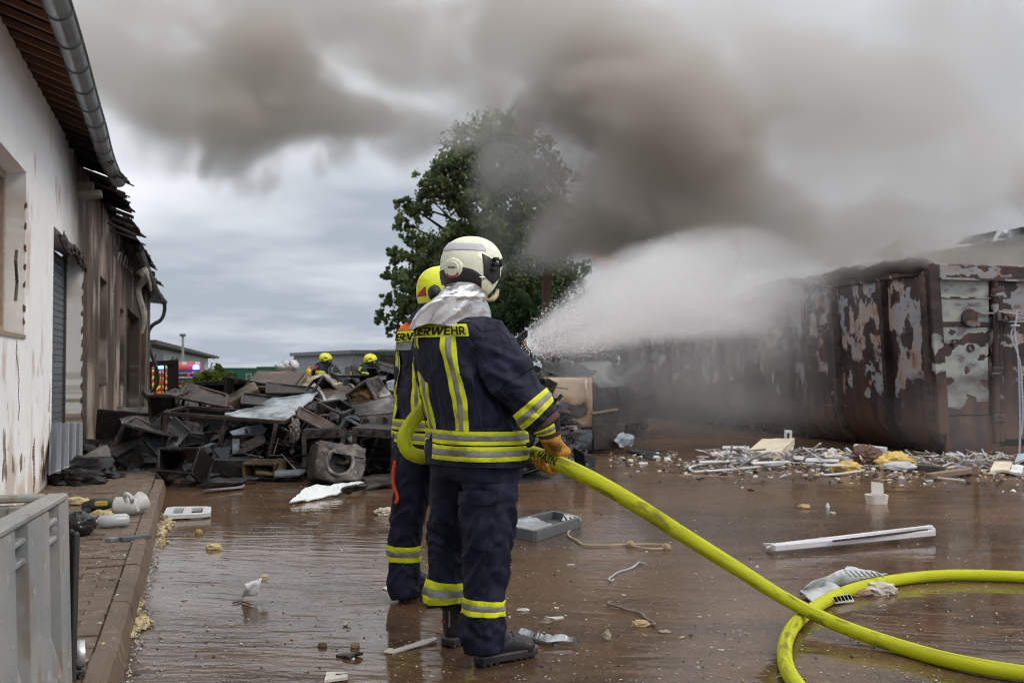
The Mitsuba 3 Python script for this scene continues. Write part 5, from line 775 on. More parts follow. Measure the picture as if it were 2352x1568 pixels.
obj('barrel', move(lathe([(0, -.07), (.038, -.07), (.042, -.02), (.042, .0), (0, .0)], 24), R, c), 'satin', pt, color=(.025, .025, .027), smooth=40); obj('steel_rim', move(lathe([(.0, .0), (.030, .001), (.050, .001), (.054, .012), (.050, .030), (.034, .030), (.028, .012), (0, .012)], 28), R, c), 'steel', pt, color=(.62, .63, .64), smooth=40); obj('cap', move(lathe([(0, .012), (.022, .012), (.020, .02), (0, .022)], 20), R, c), 'steel', pt, color=(.35, .35, .36), smooth=40)
obj('strap', move(crumple(0, .045, 4, (1, .9, .5), .5), None, [c[0]-.012, c[1]-.02, PZ+.022]), 'gloss', pt, color=(.012, .012, .012), smooth=50)

# waste on the pavement
def gp(x, y, z=0.0): return G(x, y, PZ+z)
jg = thing('white_jug', 'white plastic jug with a flared neck lying on the pavement before the heap', 'jug'); a, b = gp(262, 1163, .07), gp(318, 1160, .08)
obj('barrel', tube(np.array([a, a*.9+b*.1, b*.8+a*.2, b]), [.05, .075, .075, .05], 16), 'satin', jg, color=(.50, .51, .52), smooth=50); obj('neck', move(lathe([(0, -.02), (.055, -.02), (.075, .04), (.082, .07), (.07, .07), (0, .0)], 20), rot(60, 0, 70), gp(313, 1158, .08)), 'satin', jg, color=(.56, .57, .59), smooth=50)
obj('handle', tube(spline([gp(292, 1152, .14), gp(287, 1136, .20), gp(300, 1140, .20), gp(303, 1152, .15)], 10), .018, 6), 'satin', jg, color=(.55, .56, .57), smooth=50)
bt = thing('clear_bottle', 'clear plastic bottle lying in front of the white jug', 'bottle'); a, b = gp(222, 1198, .05), gp(296, 1193, .05)
obj('barrel', tube(np.array([a+(b-a)*t for t in (0, .1, .35, .6, .9, 1)]), [.02, .045, .052, .050, .05, .035], 14), 'gloss', bt, color=(.40, .44, .46), vary=.5, smooth=50); obj('cap', tube(np.array([a-(b-a)*.08, a+(b-a)*.01]), .018, 10), 'satin', bt, color=(.45, .5, .55))
dv = thing('drill', 'black cordless tool with yellow patches lying by the white jug', 'power tool')
obj('housing', tube(np.array([gp(196, 1164, .06), gp(215, 1162, .07), gp(238, 1160, .07), gp(254, 1158, .06)]), [.045, .06, .055, .04], 12), 'satin', dv, color=(.018, .018, .018), smooth=40); obj('handle', bar(gp(205, 1166, .05), gp(196, 1180, .03), .06, .05), 'satin', dv, color=(.02, .02, .02)); 
for x in (226, 238): obj('yellow_mark', move(box(.05, .03, .035, b=.005), rot(10), gp(x, 1156, .125)), 'satin', dv, color=(.45, .36, .03))
hl = thing('black_casing', 'black rounded casing lying beside the grey bin, among yellow foam', 'casing'); obj('shell', crumple(0, .10, 61, (1.2, 1, .85), .25, 3).apply_translation(gp(178, 1202, .08)), 'gloss', hl, color=(.014, .014, .015), smooth=60); obj('grip', tube(spline([gp(192, 1190, .12), gp(206, 1196, .10), gp(204, 1210, .03)], 8), .02, 6), 'satin', hl, color=(.03, .03, .03), smooth=50)
for i, (x, y, r, lab) in enumerate(((176, 1150, .07, 'pale yellow foam piece behind the black casing'), (172, 1214, .08, 'pale yellow foam piece in front of the black casing'), (232, 1180, .06, 'pale yellow foam piece between the black tool and the clear bottle'), (262, 1174, .05, 'small yellow foam piece under the white jug'))):
    piece('foam_piece', lab, 'foam', crumple(0, r, 130+i, (1.4, .9, .5), .6, 5, 3).apply_translation(gp(x, y, .03)), 'matte', (.52, .44, .24), vary=.4, smooth=30)
piece('grey_strip', 'dark grey plastic strip lying across the pavement near the kerb', 'strip', bar(gp(278, 1238, .015), gp(344, 1230, .015), .06, .03), 'satin', (.085, .10, .115)); piece('grey_offcut', 'short grey offcut lying left of the dark grey strip', 'offcut', bar(gp(248, 1240, .012), gp(268, 1236, .012), .06, .025), 'satin', (.16, .19, .21))
wf = thing('white_grille', 'small white plastic grille with two openings lying beside the kerb', 'grille'); A_, B2, C_, D_ = [G(x, y, .03) for x, y in ((384, 1186), (474, 1182), (476, 1168), (392, 1169))]
for p, q in ((A_, B2), (B2, C_), (C_, D_), (D_, A_), ((A_*.52+B2*.48), (D_*.52+C_*.48))): obj('bar', bar(p, q, .07, .04), 'satin', wf, color=(.52, .54, .56))
obj('film', slab([A_, A_*.5+B2*.5, D_*.5+C_*.5, D_], 4, 4, .006, .01), 'gloss', wf, color=(.16, .20, .19))
for i, (lab, cs) in enumerate((('yellow foam crumbs washed against the far stretch of kerb', [(375, 1188), (378, 1200), (372, 1212), (370, 1225), (366, 1238), (380, 1195), (384, 1205)]), ('yellow foam crumbs washed against the near stretch of kerb', [(310, 1430), (318, 1438), (304, 1445), (330, 1428), (299, 1455), (322, 1420), (308, 1400), (312, 1385)]))):
    gc = np.random.default_rng(40+i); ms = []
    for k in range(110): x, y = cs[k % len(cs)]; ms.append(rock(gc.uniform(.007, .024)*(1.4 if i == 0 else 1), 5000+k+200*i, (1.2, 1, .8), 9).apply_translation(G(x+gc.normal()*5+5, y+gc.normal()*5, .012)))
    obj('foam_crumbs', ms, 'matte', None, lab, kind='stuff', color=(.50, .42, .26), vary=.5)

# litter on the wet yard
def litter(lab, ct, x, y, r, seed, col, sq=(1.3, 1, .55), amp=.6, name='foam_chunk', mat='matte'): return piece(name, lab, ct, crumple(0, r, seed, sq, amp, 5, 3).apply_translation(G(x, y, r*sq[2]*.6)), mat, col, vary=.5, smooth=30)
litter('large yellow foam chunk in the water left of the firefighters', 'foam', 491, 1256, .042, 201, (.55, .43, .20)); litter('small brown foam chunk just behind the large yellow one', 'foam', 456, 1223, .026, 202, (.38, .26, .12), (1.1, 1, .9))
litter('crumpled whitish rag lying beside the leg of the rear firefighter', 'rag', 888, 1176, .075, 203, (.50, .45, .38), (1.2, .8, .55), .9, 'rag'); litter('pale foam chunk on the brown water below the small white box', 'foam', *A4(342, 262), .042, 204, (.40, .30, .18)); litter('small white bead of foam right of the pale foam chunk', 'foam', *A4(518, 262), .025, 205, (.6, .6, .62), (.6, .6, 1.4)); litter('cream foam crumb below the small white bead', 'foam', *A4(555, 310), .022, 206, (.5, .46, .38))
litter('yellowish foam chunk at the end of the lower bent wire', 'foam', *A5(1015, 1128), .028, 207, (.48, .38, .22), (1.5, .9, .7)); litter('curled cream flake in front of the lower bent wire', 'flake', *A5(1192, 1186), .016, 208, (.46, .40, .32), (1.6, .7, .5), .9, 'foam_flake'); litter('small cream flake right of the front firefighter boot', 'flake', *A5(765, 1220), .022, 209, (.5, .44, .34), (.7, .7, 1.2), .9, 'foam_flake')
litter('white oval flake between the boot and the bent wires', 'flake', *A5(143, 1025), .022, 210, (.55, .53, .50), (1.5, .8, .4), .4, 'foam_flake'); litter('pale flake in the water below the grey tray', 'flake', *A5(498, 690), .018, 211, (.5, .48, .46), (1.5, .8, .3), .4, 'foam_flake')
st = litter('angular white stone lying against the yellow hose loop', 'stone', *A4(905, 872), .066, 212, (.52, .48, .42), (1.3, .8, .62), .8, 'stone'); litter('flat tan stone left of the angular white stone', 'stone', *A4(742, 900), .06, 213, (.26, .19, .13), (1.3, .7, .4), .6, 'stone')
litter('white flake lying inside the yellow hose loop', 'flake', *A4(790, 1195), .034, 214, (.55, .50, .47), (1.5, .8, .35), .4, 'foam_flake'); litter('brown clod in the shallow water left of the boots', 'clod', *A6(1635, 1270), .017, 215, (.16, .11, .08), (1.2, .9, .8), .8, 'clod'); litter('pale clod beside the black shred left of the boots', 'clod', *A6(1890, 1270), .02, 216, (.30, .22, .16), (1, .9, .8), .8, 'clod')
wb2 = thing('torn_bag', 'torn white bag with yellow foam and a dark tail left of the firefighters', 'bag'); q = [G(*A6(1000, 920), .01), G(*A6(1105, 880), .03), G(*A6(1160, 752), .11), G(*A6(1040, 790), .11)]
obj('film', slab(q, 14, 14, .012, .05, 12, 3), 'satin', wb2, color=(.58, .58, .60), vary=.2, smooth=40); obj('foam', crumple(0, .026, 31, (1, 1, .8), .6, 5, 3).apply_translation(G(*A6(1172, 748), .10)), 'matte', wb2, color=(.5, .42, .28)); obj('tail', slab([G(*A6(925, 940), .006), G(*A6(1000, 928), .006), G(*A6(1005, 915), .008), G(*A6(940, 930), .008)], 4, 4, .006, .01), 'satin', wb2, color=(.06, .06, .06)); obj('stub', bar(G(*A6(1005, 925), .01), G(*A6(1078, 950), .01), .012, .01), 'matte', wb2, color=(.22, .13, .06))
piece('black_shred', 'black rubber shred in the shallow water left of the boots', 'scrap', slab([G(*A6(1740, 1350), .006), G(*A6(1855, 1372), .01), G(*A6(1950, 1325), .02), G(*A6(1870, 1330), .012)], 8, 8, .012, .04, 9, 5), 'satin', (.03, .024, .02), smooth=30)
wp_ = thing('paper_strip', 'long white torn strip on the water behind the left boot', 'strip'); obj('strip', slab([G(881, 1496, .006), G(905, 1499, .006), G(1004, 1470, .012), G(998, 1464, .012)], 10, 4, .006, .012, 8, 3), 'satin', wp_, color=(.52, .49, .45), smooth=40); obj('torn_end', slab([G(880, 1497, .006), G(906, 1500, .007), G(901, 1489, .008), G(890, 1487, .006)], 5, 5, .006, .015, 12, 4), 'satin', wp_, color=(.50, .46, .40))
piece('plastic_offcut', 'white notched plastic offcut at the bottom edge left of the boots', 'offcut', cut(slab([G(745, 1564, .012), G(798, 1557, .012), G(799, 1546, .012), G(750, 1545, .012)], 2, 2, .012, 0), [move(box(.10, .02, .1), rot(14), G(770, 1551, .012))]), 'satin', (.55, .53, .49))
piece('paper_flake', 'small white paper flake by the boot of the rear firefighter', 'paper', slab([G(876, 1350, .004), G(898, 1358, .006), G(899, 1346, .03), G(886, 1346, .01)], 6, 6, .005, .02, 14, 6), 'satin', (.55, .54, .52)); piece('paper_flake', 'cream leaf-shaped flake in the water between the torn bag and the black shred', 'paper', slab([G(*A6(1790, 1120), .004), G(*A6(1815, 1118), .004), G(*A6(1850, 1086), .016), G(*A6(1820, 1090), .006)], 6, 6, .005, .01, 14, 7), 'satin', (.42, .36, .29))
ts = thing('folded_card', 'folded cream card with a white strip right of the front boot', 'card'); obj('card', slab([G(*A5(265, 1118), .006), G(*A5(330, 1122), .006), G(*A5(380, 1100), .02), G(*A5(300, 1086), .03)], 6, 6, .006, .01, 10, 3), 'satin', ts, color=(.46, .40, .32)); obj('strip', slab([G(*A5(300, 1078), .03), G(*A5(380, 1096), .03), G(*A5(446, 1090), .03), G(*A5(440, 1080), .035)], 8, 3, .006, .01, 10, 4), 'satin', ts, color=(.55, .52, .47))
tp = thing('foil_tape', 'wrinkled silver tape strip on the ground right of the front boot', 'tape'); mid = [A5(*p) for p in ((130, 1175), (180, 1200), (240, 1228), (310, 1238), (370, 1245), (430, 1242), (480, 1246), (550, 1266))]; wd_ = [20, 26, 14, 12, 22, 14, 10, 4]
gg = np.random.default_rng(9); Rw = spline(np.array([G(x, y, .012+.012*gg.uniform()) for x, y in mid]), 40); ww = np.interp(np.linspace(0, 1, 40), np.linspace(0, 1, 8), wd_)*.0012*1.9; nn = np.array([.35, .93, .0]); wob = (meshkit.fbm(np.stack([np.arange(40)*.5, np.zeros(40), np.zeros(40)], -1), 3)-.5)*.05
v = np.stack([Rw-nn*ww[:, None]+[0, 0, 0], Rw+np.array([0, 0, .02])+0*Rw+wob[:, None]*np.array([0, 0, .5]), Rw+nn*ww[:, None]], 1); obj('strip', trimesh.Trimesh(v.reshape(-1, 3), grid_faces(40, 3, False), process=False), 'steel', tp, color=(.42, .45, .48), vary=.6)
obj('torn_flap', slab([G(*A5(350, 1250), .01), G(*A5(395, 1250), .01), G(*A5(405, 1285), .006), G(*A5(375, 1290), .006)], 6, 6, .004, .012, 14, 5), 'steel', tp, color=(.42, .45, .48))
ct_ = thing('grey_tray', 'shallow grey plastic tray with torn film lying behind the front firefighter', 'tray'); ca, cb, cc_, cd = [G(x, y, .0) for x, y in ((1229, 1244), (1332, 1210), (1272, 1195), (1140, 1226))]; hz = np.array([0, 0, .085])
obj('floor', slab([ca+[0, 0, .012], cb+[0, 0, .012], cc_+[0, 0, .012], cd+[0, 0, .012]], 4, 4, .012, .0), 'satin', ct_, color=(.07, .075, .08))
for p, q in ((ca, cb), (cb, cc_), (cc_, cd), (cd, ca)): obj('rim', bar(p+hz*.5, q+hz*.5, .03, .085), 'satin', ct_, color=(.105, .11, .118), vary=.2)
obj('film', slab([ca*.9+cc_*.1+hz*.9, cb*.45+ca*.55+hz*.8, cc_*.55+cd*.45+hz*.95, cd*.95+cb*.05+hz], 16, 16, .006, .05, 9, 3), 'gloss', ct_, color=(.27, .30, .32), vary=.5, smooth=40); 
for k in range(4): obj('shard', slab([cb*.5+cc_*.2+ca*.3+hz*.7+[.05*k, .03*k, .02], cb*.6+cc_*.2+ca*.2+hz*.7+[.04*k, 0, .0], cb*.5+cc_*.3+ca*.2+hz+[.04*k, .03, 0], cb*.5+cc_*.35+ca*.15+hz+[0, .03*k, .01]], 3, 3, .006, .02), 'gloss', ct_, color=(.45, .46, .46))
def cord(name, lab, ct, pts, r, col, z=.012, mat='satin'): return obj(name, tube(spline(np.array([G(*A5(a, b), z) for a, b in pts]), 8*len(pts)), r, 6), mat, None, lab, ct, color=col, vary=.4, smooth=60)
cord('cord', 'beige knotted cord lying on the ground below the grey tray', 'cord', [(490, 440), (475, 465), (500, 490), (545, 512), (610, 545), (760, 547), (930, 541), (1100, 540), (1212, 550), (1190, 568), (1050, 570), (960, 552), (925, 525), (950, 520)], .0075, (.40, .31, .20)); 
for (a, b), lab in (((938, 540), 'frayed knot in the middle of the beige cord'), ((1205, 560), 'frayed knot at the looped end of the beige cord')): piece('cord_knot', lab, 'knot', crumple(0, .026, 77, (1, .8, .9), .9, 6, 3).apply_translation(G(*A5(a, b), .02)), 'matte', (.42, .33, .22), smooth=30)
cord('wire', 'thin grey wire with hooked ends, upper of the two bent wires', 'wire', [(1052, 684), (1030, 680), (1015, 673), (960, 706), (860, 740), (805, 774), (780, 800), (785, 808), (815, 800)], .006, (.36, .37, .40)); cord('wire', 'thin brown wire with hooked ends, lower of the two bent wires', 'wire', [(800, 962), (803, 990), (830, 996), (930, 1030), (1010, 1050), (1062, 1095), (1108, 1132), (1085, 1130)], .007, (.20, .16, .13))
pr = thing('window_profile', 'long white plastic profile split at one end, lying on the brown water', 'profile'); a, b = G(*A4(110, 566), .05), G(*A4(1300, 452), .06)
obj('rail', bar(a, b, .055, .045), 'satin', pr, color=(.58, .58, .62)); obj('flange', bar(G(*A4(120, 548), .06), G(*A4(1288, 410), .10), .03, .025), 'satin', pr, color=(.60, .60, .63)); obj('end_cap', bar(G(*A4(1262, 412), .09), G(*A4(1300, 440), .075), .04, .035), 'satin', pr, color=(.45, .46, .50)); obj('groove', bar(G(*A4(560, 516), .075), G(*A4(1255, 432), .085), .02, .012), 'matte', pr, color=(.05, .045, .04))
for k, (p, q) in enumerate((((52, 540), (130, 545)), ((62, 570), (130, 556)))): obj('splinter', bar(G(*A4(*p), .03), G(*A4(*q), .045), .035, .02), 'satin', pr, color=(.55, .55, .58))
piece('white_flake', 'short white flake lying under the end of the long white profile', 'flake', slab([G(*A4(1210, 470), .006), G(*A4(1275, 466), .006), G(*A4(1280, 458), .006), G(*A4(1220, 460), .006)], 3, 3, .008, .005), 'satin', (.6, .6, .62))
bx = thing('lunch_box', 'small white plastic box with its lid standing open on the brown water', 'box'); c0 = G(*A4(905, 246), 0); wbx = .205
obj('tub', move(cut(hullpts([(math.copysign(.5*wbx*k*abs(math.cos(a))**.6, math.cos(a)), math.copysign(.085*k*abs(math.sin(a))**.6, math.sin(a)), z) for a in np.linspace(0, 2*math.pi, 28) for k, z in ((.9, 0), (1.0, .085))]), [hullpts([(math.copysign(.5*wbx*k*abs(math.cos(a))**.6, math.cos(a)), math.copysign(.085*k*abs(math.sin(a))**.6, math.sin(a)), z) for a in np.linspace(0, 2*math.pi, 28) for k, z in ((.86, .012), (.95, .2))])]), rot(4), c0+[0, .09, 0]), 'satin', bx, color=(.62, .59, .55), smooth=30)
obj('lid', move(slab([(-.02, .0, 0), (.10, 0, 0), (.10, .01, .105), (-.018, .015, .125)], 4, 4, .008, .004), rot(4), c0+[0, .165, .075]), 'satin', bx, color=(.60, .57, .53)); obj('hinge', move(box(.11, .012, .012), rot(4), c0+[.04, .168, .08]), 'satin', bx, color=(.52, .50, .47))
cr = thing('crushed_casing', 'crushed pale metal casing with vents lying under the yellow hose loop', 'casing')
obj('panel', slab([G(*A4(300, 905), .02), G(*A4(340, 850), .10), G(*A4(655, 705), .10), G(*A4(962, 752), .03)][::-1], 22, 22, .014, .05, 7, 3), 'satin', cr, color=(.46, .50, .52), vary=.5, smooth=35); obj('panel', slab([G(*A4(300, 905), .02), G(*A4(420, 990), .01), G(*A4(640, 870), .06), G(*A4(470, 800), .09)], 18, 18, .014, .06, 8, 4), 'satin', cr, color=(.42, .45, .46), vary=.5, smooth=35); obj('vent_panel', slab([G(*A4(430, 996), .008), G(*A4(728, 962), .01), G(*A4(690, 905), .05), G(*A4(480, 930), .05)], 12, 8, .012, .02, 8, 5), 'satin', cr, color=(.38, .42, .39), vary=.4, smooth=35)
for k in range(5): obj('vent_slot', bar(G(*A4(585+26*k, 962-4*k), .035), G(*A4(570+26*k, 930-4*k), .062), .016, .006), 'matte', cr, color=(.02, .02, .02))
for k in range(7): obj('fin', bar(G(*A4(640+40*k, 728+3*k), .105), G(*A4(690+40*k, 775+1*k), .085), .008, .012), 'steel', cr, color=(.5, .53, .54))
gs2 = np.random.default_rng(12); ms, cs = [], []
for k in range(1500):
    x, y = gs2.uniform(330, 2352), 1085+(1568-1085)*gs2.uniform()**.75; p = G(x, y, .003)
    if BF.n @ p < -.2: continue
    r = gs2.uniform(.0025, .008)*(1 if gs2.uniform() < .93 else 2.0); m = rock(r, 9000+k, (1.3, 1, .5), 8); m.apply_translation(p); ms.append(m); cs += [((.52, .48, .40), (.55, .55, .56), (.42, .32, .2), (.06, .05, .045), (.30, .24, .19))[gs2.choice(5, p=[.3, .2, .2, .15, .15])]]*len(m.vertices)
obj('grit', ms, 'matte', None, 'fine pale grit and foam crumbs floating all over the wet yard', kind='stuff', color=np.array(cs))

# ---------------------------------------------------------------- the hose
HP = [V(*q) for q in ((1168, 826, 4.93), (1120, 852, 4.98), (1060, 884, 4.97), (1005, 915, 4.88), (965, 946, 4.80), (938, 982, 4.74), (928, 1014, 4.70), (940, 1038, 4.69), (975, 1049, 4.72), (1050, 1049, 4.86), (1125, 1042, 4.84), (1180, 1034, 4.66), (1224, 1041, 4.48), (1265, 1056, 4.36), (1340, 1090, 4.25), (1440, 1146, 4.27), (1560, 1222, 4.42), (1700, 1310, 4.70))]
HP += [G(x, y, z) for x, y, z in ((1840, 1394, .103), (1950, 1444, .06), (2060, 1482, .036), (2200, 1520, .036), (2352, 1546, .036), (2480, 1560, .036))]+[np.array(p) for p in ((3.0, 4.12, .036), (3.65, 4.55, .036), (3.95, 5.25, .036), (3.70, 5.9, .036))]
HP += [G(x, y, .036) for x, y in ((2352, 1324), (2200, 1320), (2060, 1331), (1955, 1354), (1880, 1389), (1830, 1428), (1806, 1468), (1802, 1508), (1815, 1550), (1845, 1600))]+[np.array(p) for p in ((1.02, 3.45, .036), (1.3, 3.0, .036), (1.9, 2.6, .036))]
HP = spline(HP, 520); HR = .0340; n_h, s_h = len(HP), 20
R = loftring(HP, HR*(1+.012*(meshkit.fbm(HP*5, 3)-.5)), s_h); hm = loft(R); hs_ = np.concatenate([[0], np.cumsum(np.linalg.norm(np.diff(HP, axis=0), axis=1))])
huv = np.concatenate([np.stack([np.repeat(hs_, s_h), np.tile(np.arange(s_h)/s_h, n_h)], 1), [[0, 0], [hs_[-1], 0]]])
hk = thing('fire_hose', 'long yellow-green fire hose held by the front firefighter and looped on the wet ground', 'hose'); obj('skin', hm, 'hose_skin', hk, uv=huv, smooth=True)
def on_hose(word, x0, y0, h, ang, name, col, rev=False, offs=.0015):
    """Lettering wrapped on the hose, starting where the hose is seen nearest column x0, row y0; ang turns it round from the side that faces the viewer."""
    px = seen(HP); i0 = int(np.argmin(np.hypot(px[:, 0]-x0, px[:, 1]-y0)))
    m = meshkit.text_mesh(word, h, .0012, True); v, f = trimesh.remesh.subdivide_to_size(m.vertices, m.faces, .012); t, _, _ = frames(HP)
    sx = hs_[i0]+v[:, 0]*(-1 if rev else 1); P = np.stack([np.interp(sx, hs_, HP[:, k]) for k in range(3)], 1); Tn = np.stack([np.interp(sx, hs_, t[:, k]) for k in range(3)], 1)
    view = -P+np.array([0, 0, CAMH]); e = view-Tn*(view*Tn).sum(1, keepdims=True); e /= np.linalg.norm(e, axis=1, keepdims=True); w = np.cross(e, Tn)
    a = math.radians(ang)+(v[:, 1]-h*.5)/HR; rr_ = (HR+offs+v[:, 2]*.5)[:, None]
    return obj(name, trimesh.Trimesh(P+rr_*(np.cos(a)[:, None]*e+np.sin(a)[:, None]*w), f, process=False), 'matte', hk, color=col)
on_hose('LANK HAIN', 1213, 1040, .034, 2, 'lettering', (.035, .05, .012))
# ================================================================ firefighters
from scipy.interpolate import PchipInterpolator as PI_
def ridge(p, seed): return 1-np.abs(2*meshkit.fbm(p, 2, seed=seed)-1)
class Torso:
    """A jacket as a function: th runs round it from the spine (positive to the wearer's right), z is the height."""
    def __init__(s, rows, yaw, seed, e=2.35, fold=1.0):
        r = np.array(rows, float); r = r[np.argsort(r[:, 0])]; s.f = [PI_(r[:, 0], r[:, k]) for k in range(1, 5)]; s.z0, s.z1 = r[0, 0], r[-1, 0]; a = math.radians(yaw); s.fw, s.rt = np.array([math.sin(a), math.cos(a), 0]), np.array([math.cos(a), -math.sin(a), 0]); s.e, s.seed, s.fold = e, seed, fold
    def at(s, th, z, off=0.0, shrink=1.0):
        th, z = np.broadcast_arrays(np.asarray(th, float), np.asarray(z, float)); X, Y, a, b = [g(z) for g in s.f]; S, C = np.sin(th), np.cos(th); k = 2/s.e
        x, y = np.sign(S)*np.abs(S)**k, -np.sign(C)*np.abs(C)**k; nx, ny = x/a, y/b; nl = np.hypot(nx, ny); nx, ny = nx/nl, ny/nl
        q = np.stack([th*1.1+.55*np.sin(z*9+th), z*3.2+th*.8, th*0+s.seed], -1); q2 = np.stack([th*3.0-z*5, z*7.5+th*1.3, th*0+s.seed+5], -1)
        w = s.fold*(.034*(ridge(q, s.seed)-.62)+.017*(ridge(q2, s.seed+4)-.6)+.004*(meshkit.fbm(q2*2.6, 2, seed=s.seed+8)-.5))*np.clip((s.z1-.10-z)/.12, .12, 1)
        w = w*np.clip((z-s.z0)/.10+.55, .3, 1)+off; x, y = x*a*shrink+nx*w, y*b*shrink+ny*w
        return np.stack([X, Y, z], -1)+x[..., None]*s.rt+y[..., None]*s.fw
    def patch(s, t0, t1, z0, z1, off, n=48, m=4, skew=None):
        t, z = np.meshgrid(np.linspace(t0, t1, n), np.linspace(z0, z1, m), indexing='ij')
        if skew is not None: t = t+skew(z)
        a, b = s.at(t, z, off), s.at(t, z, off-.0035); full = abs(t1-t0) > 6.2
        f = grid_faces(n, m, False); K = n*m; e = np.concatenate([np.arange(m-1), np.arange(n-1)*m+m-1, (n-1)*m+np.arange(m-1, 0, -1), np.arange(n-1, 0, -1)*m]); e2 = np.roll(e, -1)
        return trimesh.Trimesh(np.vstack([a.reshape(-1, 3), b.reshape(-1, 3)]), np.vstack([f, f[:, ::-1]+K, np.stack([e2, e, e+K], 1), np.stack([e2, e+K, e2+K], 1)]), process=False)
    def mesh(s, n=110, m=90):
        t = np.linspace(0, 2*np.pi, n, endpoint=False); zs = np.linspace(s.z0, s.z1, m); R = [s.at(t, np.full(n, s.z0+.07), -.03), s.at(t, np.full(n, s.z0+.003), -.014)]+[s.at(t, np.full(n, z)+(.006*np.sin(t*3) if k == 0 else 0)) for k, z in enumerate(zs)]
        return loft(np.array(R))
class Limb:
    """A sleeve or trouser leg: t from 0 to 1 along the path, phi round it."""
    def __init__(s, P, r, seed, folds=((.5, .15, .012),), base=.006, n=60):
        P = np.asarray(P, float); s.P = spline(P, n); s.r = np.interp(np.linspace(0, 1, n), np.linspace(0, 1, len(r)), r); s.t, s.a, s.b = frames(s.P); s.n, s.seed, s.folds, s.base = n, seed, folds, base; s.L = np.linalg.norm(np.diff(s.P, axis=0), axis=1).sum()
        ref = np.array([0, -1.0, 0]); e = ref-s.t*(s.t @ ref)[:, None]; e /= np.linalg.norm(e, axis=1, keepdims=True); s.a = e; s.b = np.cross(s.t, e)        # phi = 0 faces the viewer
    def at(s, t, phi, off=0.0):
        t, phi = np.broadcast_arrays(np.asarray(t, float), np.asarray(phi, float)); x = np.clip(t, 0, 1)*(s.n-1); i = np.minimum(x.astype(int), s.n-2); w = (x-i)[..., None]
        L = lambda A: A[i]*(1-w)+A[i+1]*w
        P, a, b = L(s.P), L(s.a), L(s.b); r = (s.r[i]*(1-w[..., 0])+s.r[i+1]*w[..., 0]); a = a/np.linalg.norm(a, axis=-1, keepdims=True); b = b/np.linalg.norm(b, axis=-1, keepdims=True)
        d = np.cos(phi)[..., None]*a+np.sin(phi)[..., None]*b; q = np.stack([np.cos(phi)*.9+s.seed, np.sin(phi)*.9, t*s.L*9+.8*np.sin(phi*2+s.seed)], -1); q2 = np.stack([np.cos(phi)*1.6+s.seed, np.sin(phi)*1.6, t*s.L*20+np.sin(phi)], -1)
        amp = s.base+sum(A*np.exp(-((t-c)/wd)**2) for c, wd, A in s.folds); W = amp*2.2*(ridge(q, s.seed)-.6)+amp*.9*(ridge(q2, s.seed+3)-.6)
        return P+d*(r+W+off)[..., None]
    def mesh(s, n=48, m=90, t0=0.0, t1=1.0, hollow=True):
        ph = np.linspace(0, 2*np.pi, n, endpoint=False); R = [s.at(np.full(n, t), ph) for t in np.linspace(t0, t1, m)]
        if hollow: R += [s.at(np.full(n, t1), ph, -.012), s.at(np.full(n, t1-.05), ph, -.02)]
        return loft(np.array(R))
    def band(s, t0, t1, off, p0=0.0, p1=2*np.pi, n=56, m=4, tilt=0.0):
        p, t = np.meshgrid(np.linspace(p0, p1, n), np.linspace(t0, t1, m), indexing='ij'); t = t+tilt*np.cos(p); a, b = s.at(t, p, off), s.at(t, p, off-.003); f = grid_faces(n, m, False); K = n*m
        e = np.concatenate([np.arange(m-1), np.arange(n-1)*m+m-1, (n-1)*m+np.arange(m-1, 0, -1), np.arange(n-1, 0, -1)*m]); e2 = np.roll(e, -1)
        return trimesh.Trimesh(np.vstack([a.reshape(-1, 3), b.reshape(-1, 3)]), np.vstack([f[:, ::-1], f+K, np.stack([e, e2, e+K], 1), np.stack([e2, e2+K, e+K], 1)]), process=False)
def tape_on(limb, t0, t1, parent, tilt=0.0, off=.005):
    """Yellow, grey, yellow tape round a limb."""
    d = (t1-t0)/3
    for k, mt in enumerate(('hi_vis', 'reflective_tape', 'hi_vis')): obj('yellow_stripe' if k != 1 else 'grey_stripe', limb.band(t0+k*d, t0+(k+1)*d-.0006, off+.001*(k == 1), tilt=tilt), mt, parent, smooth=True)
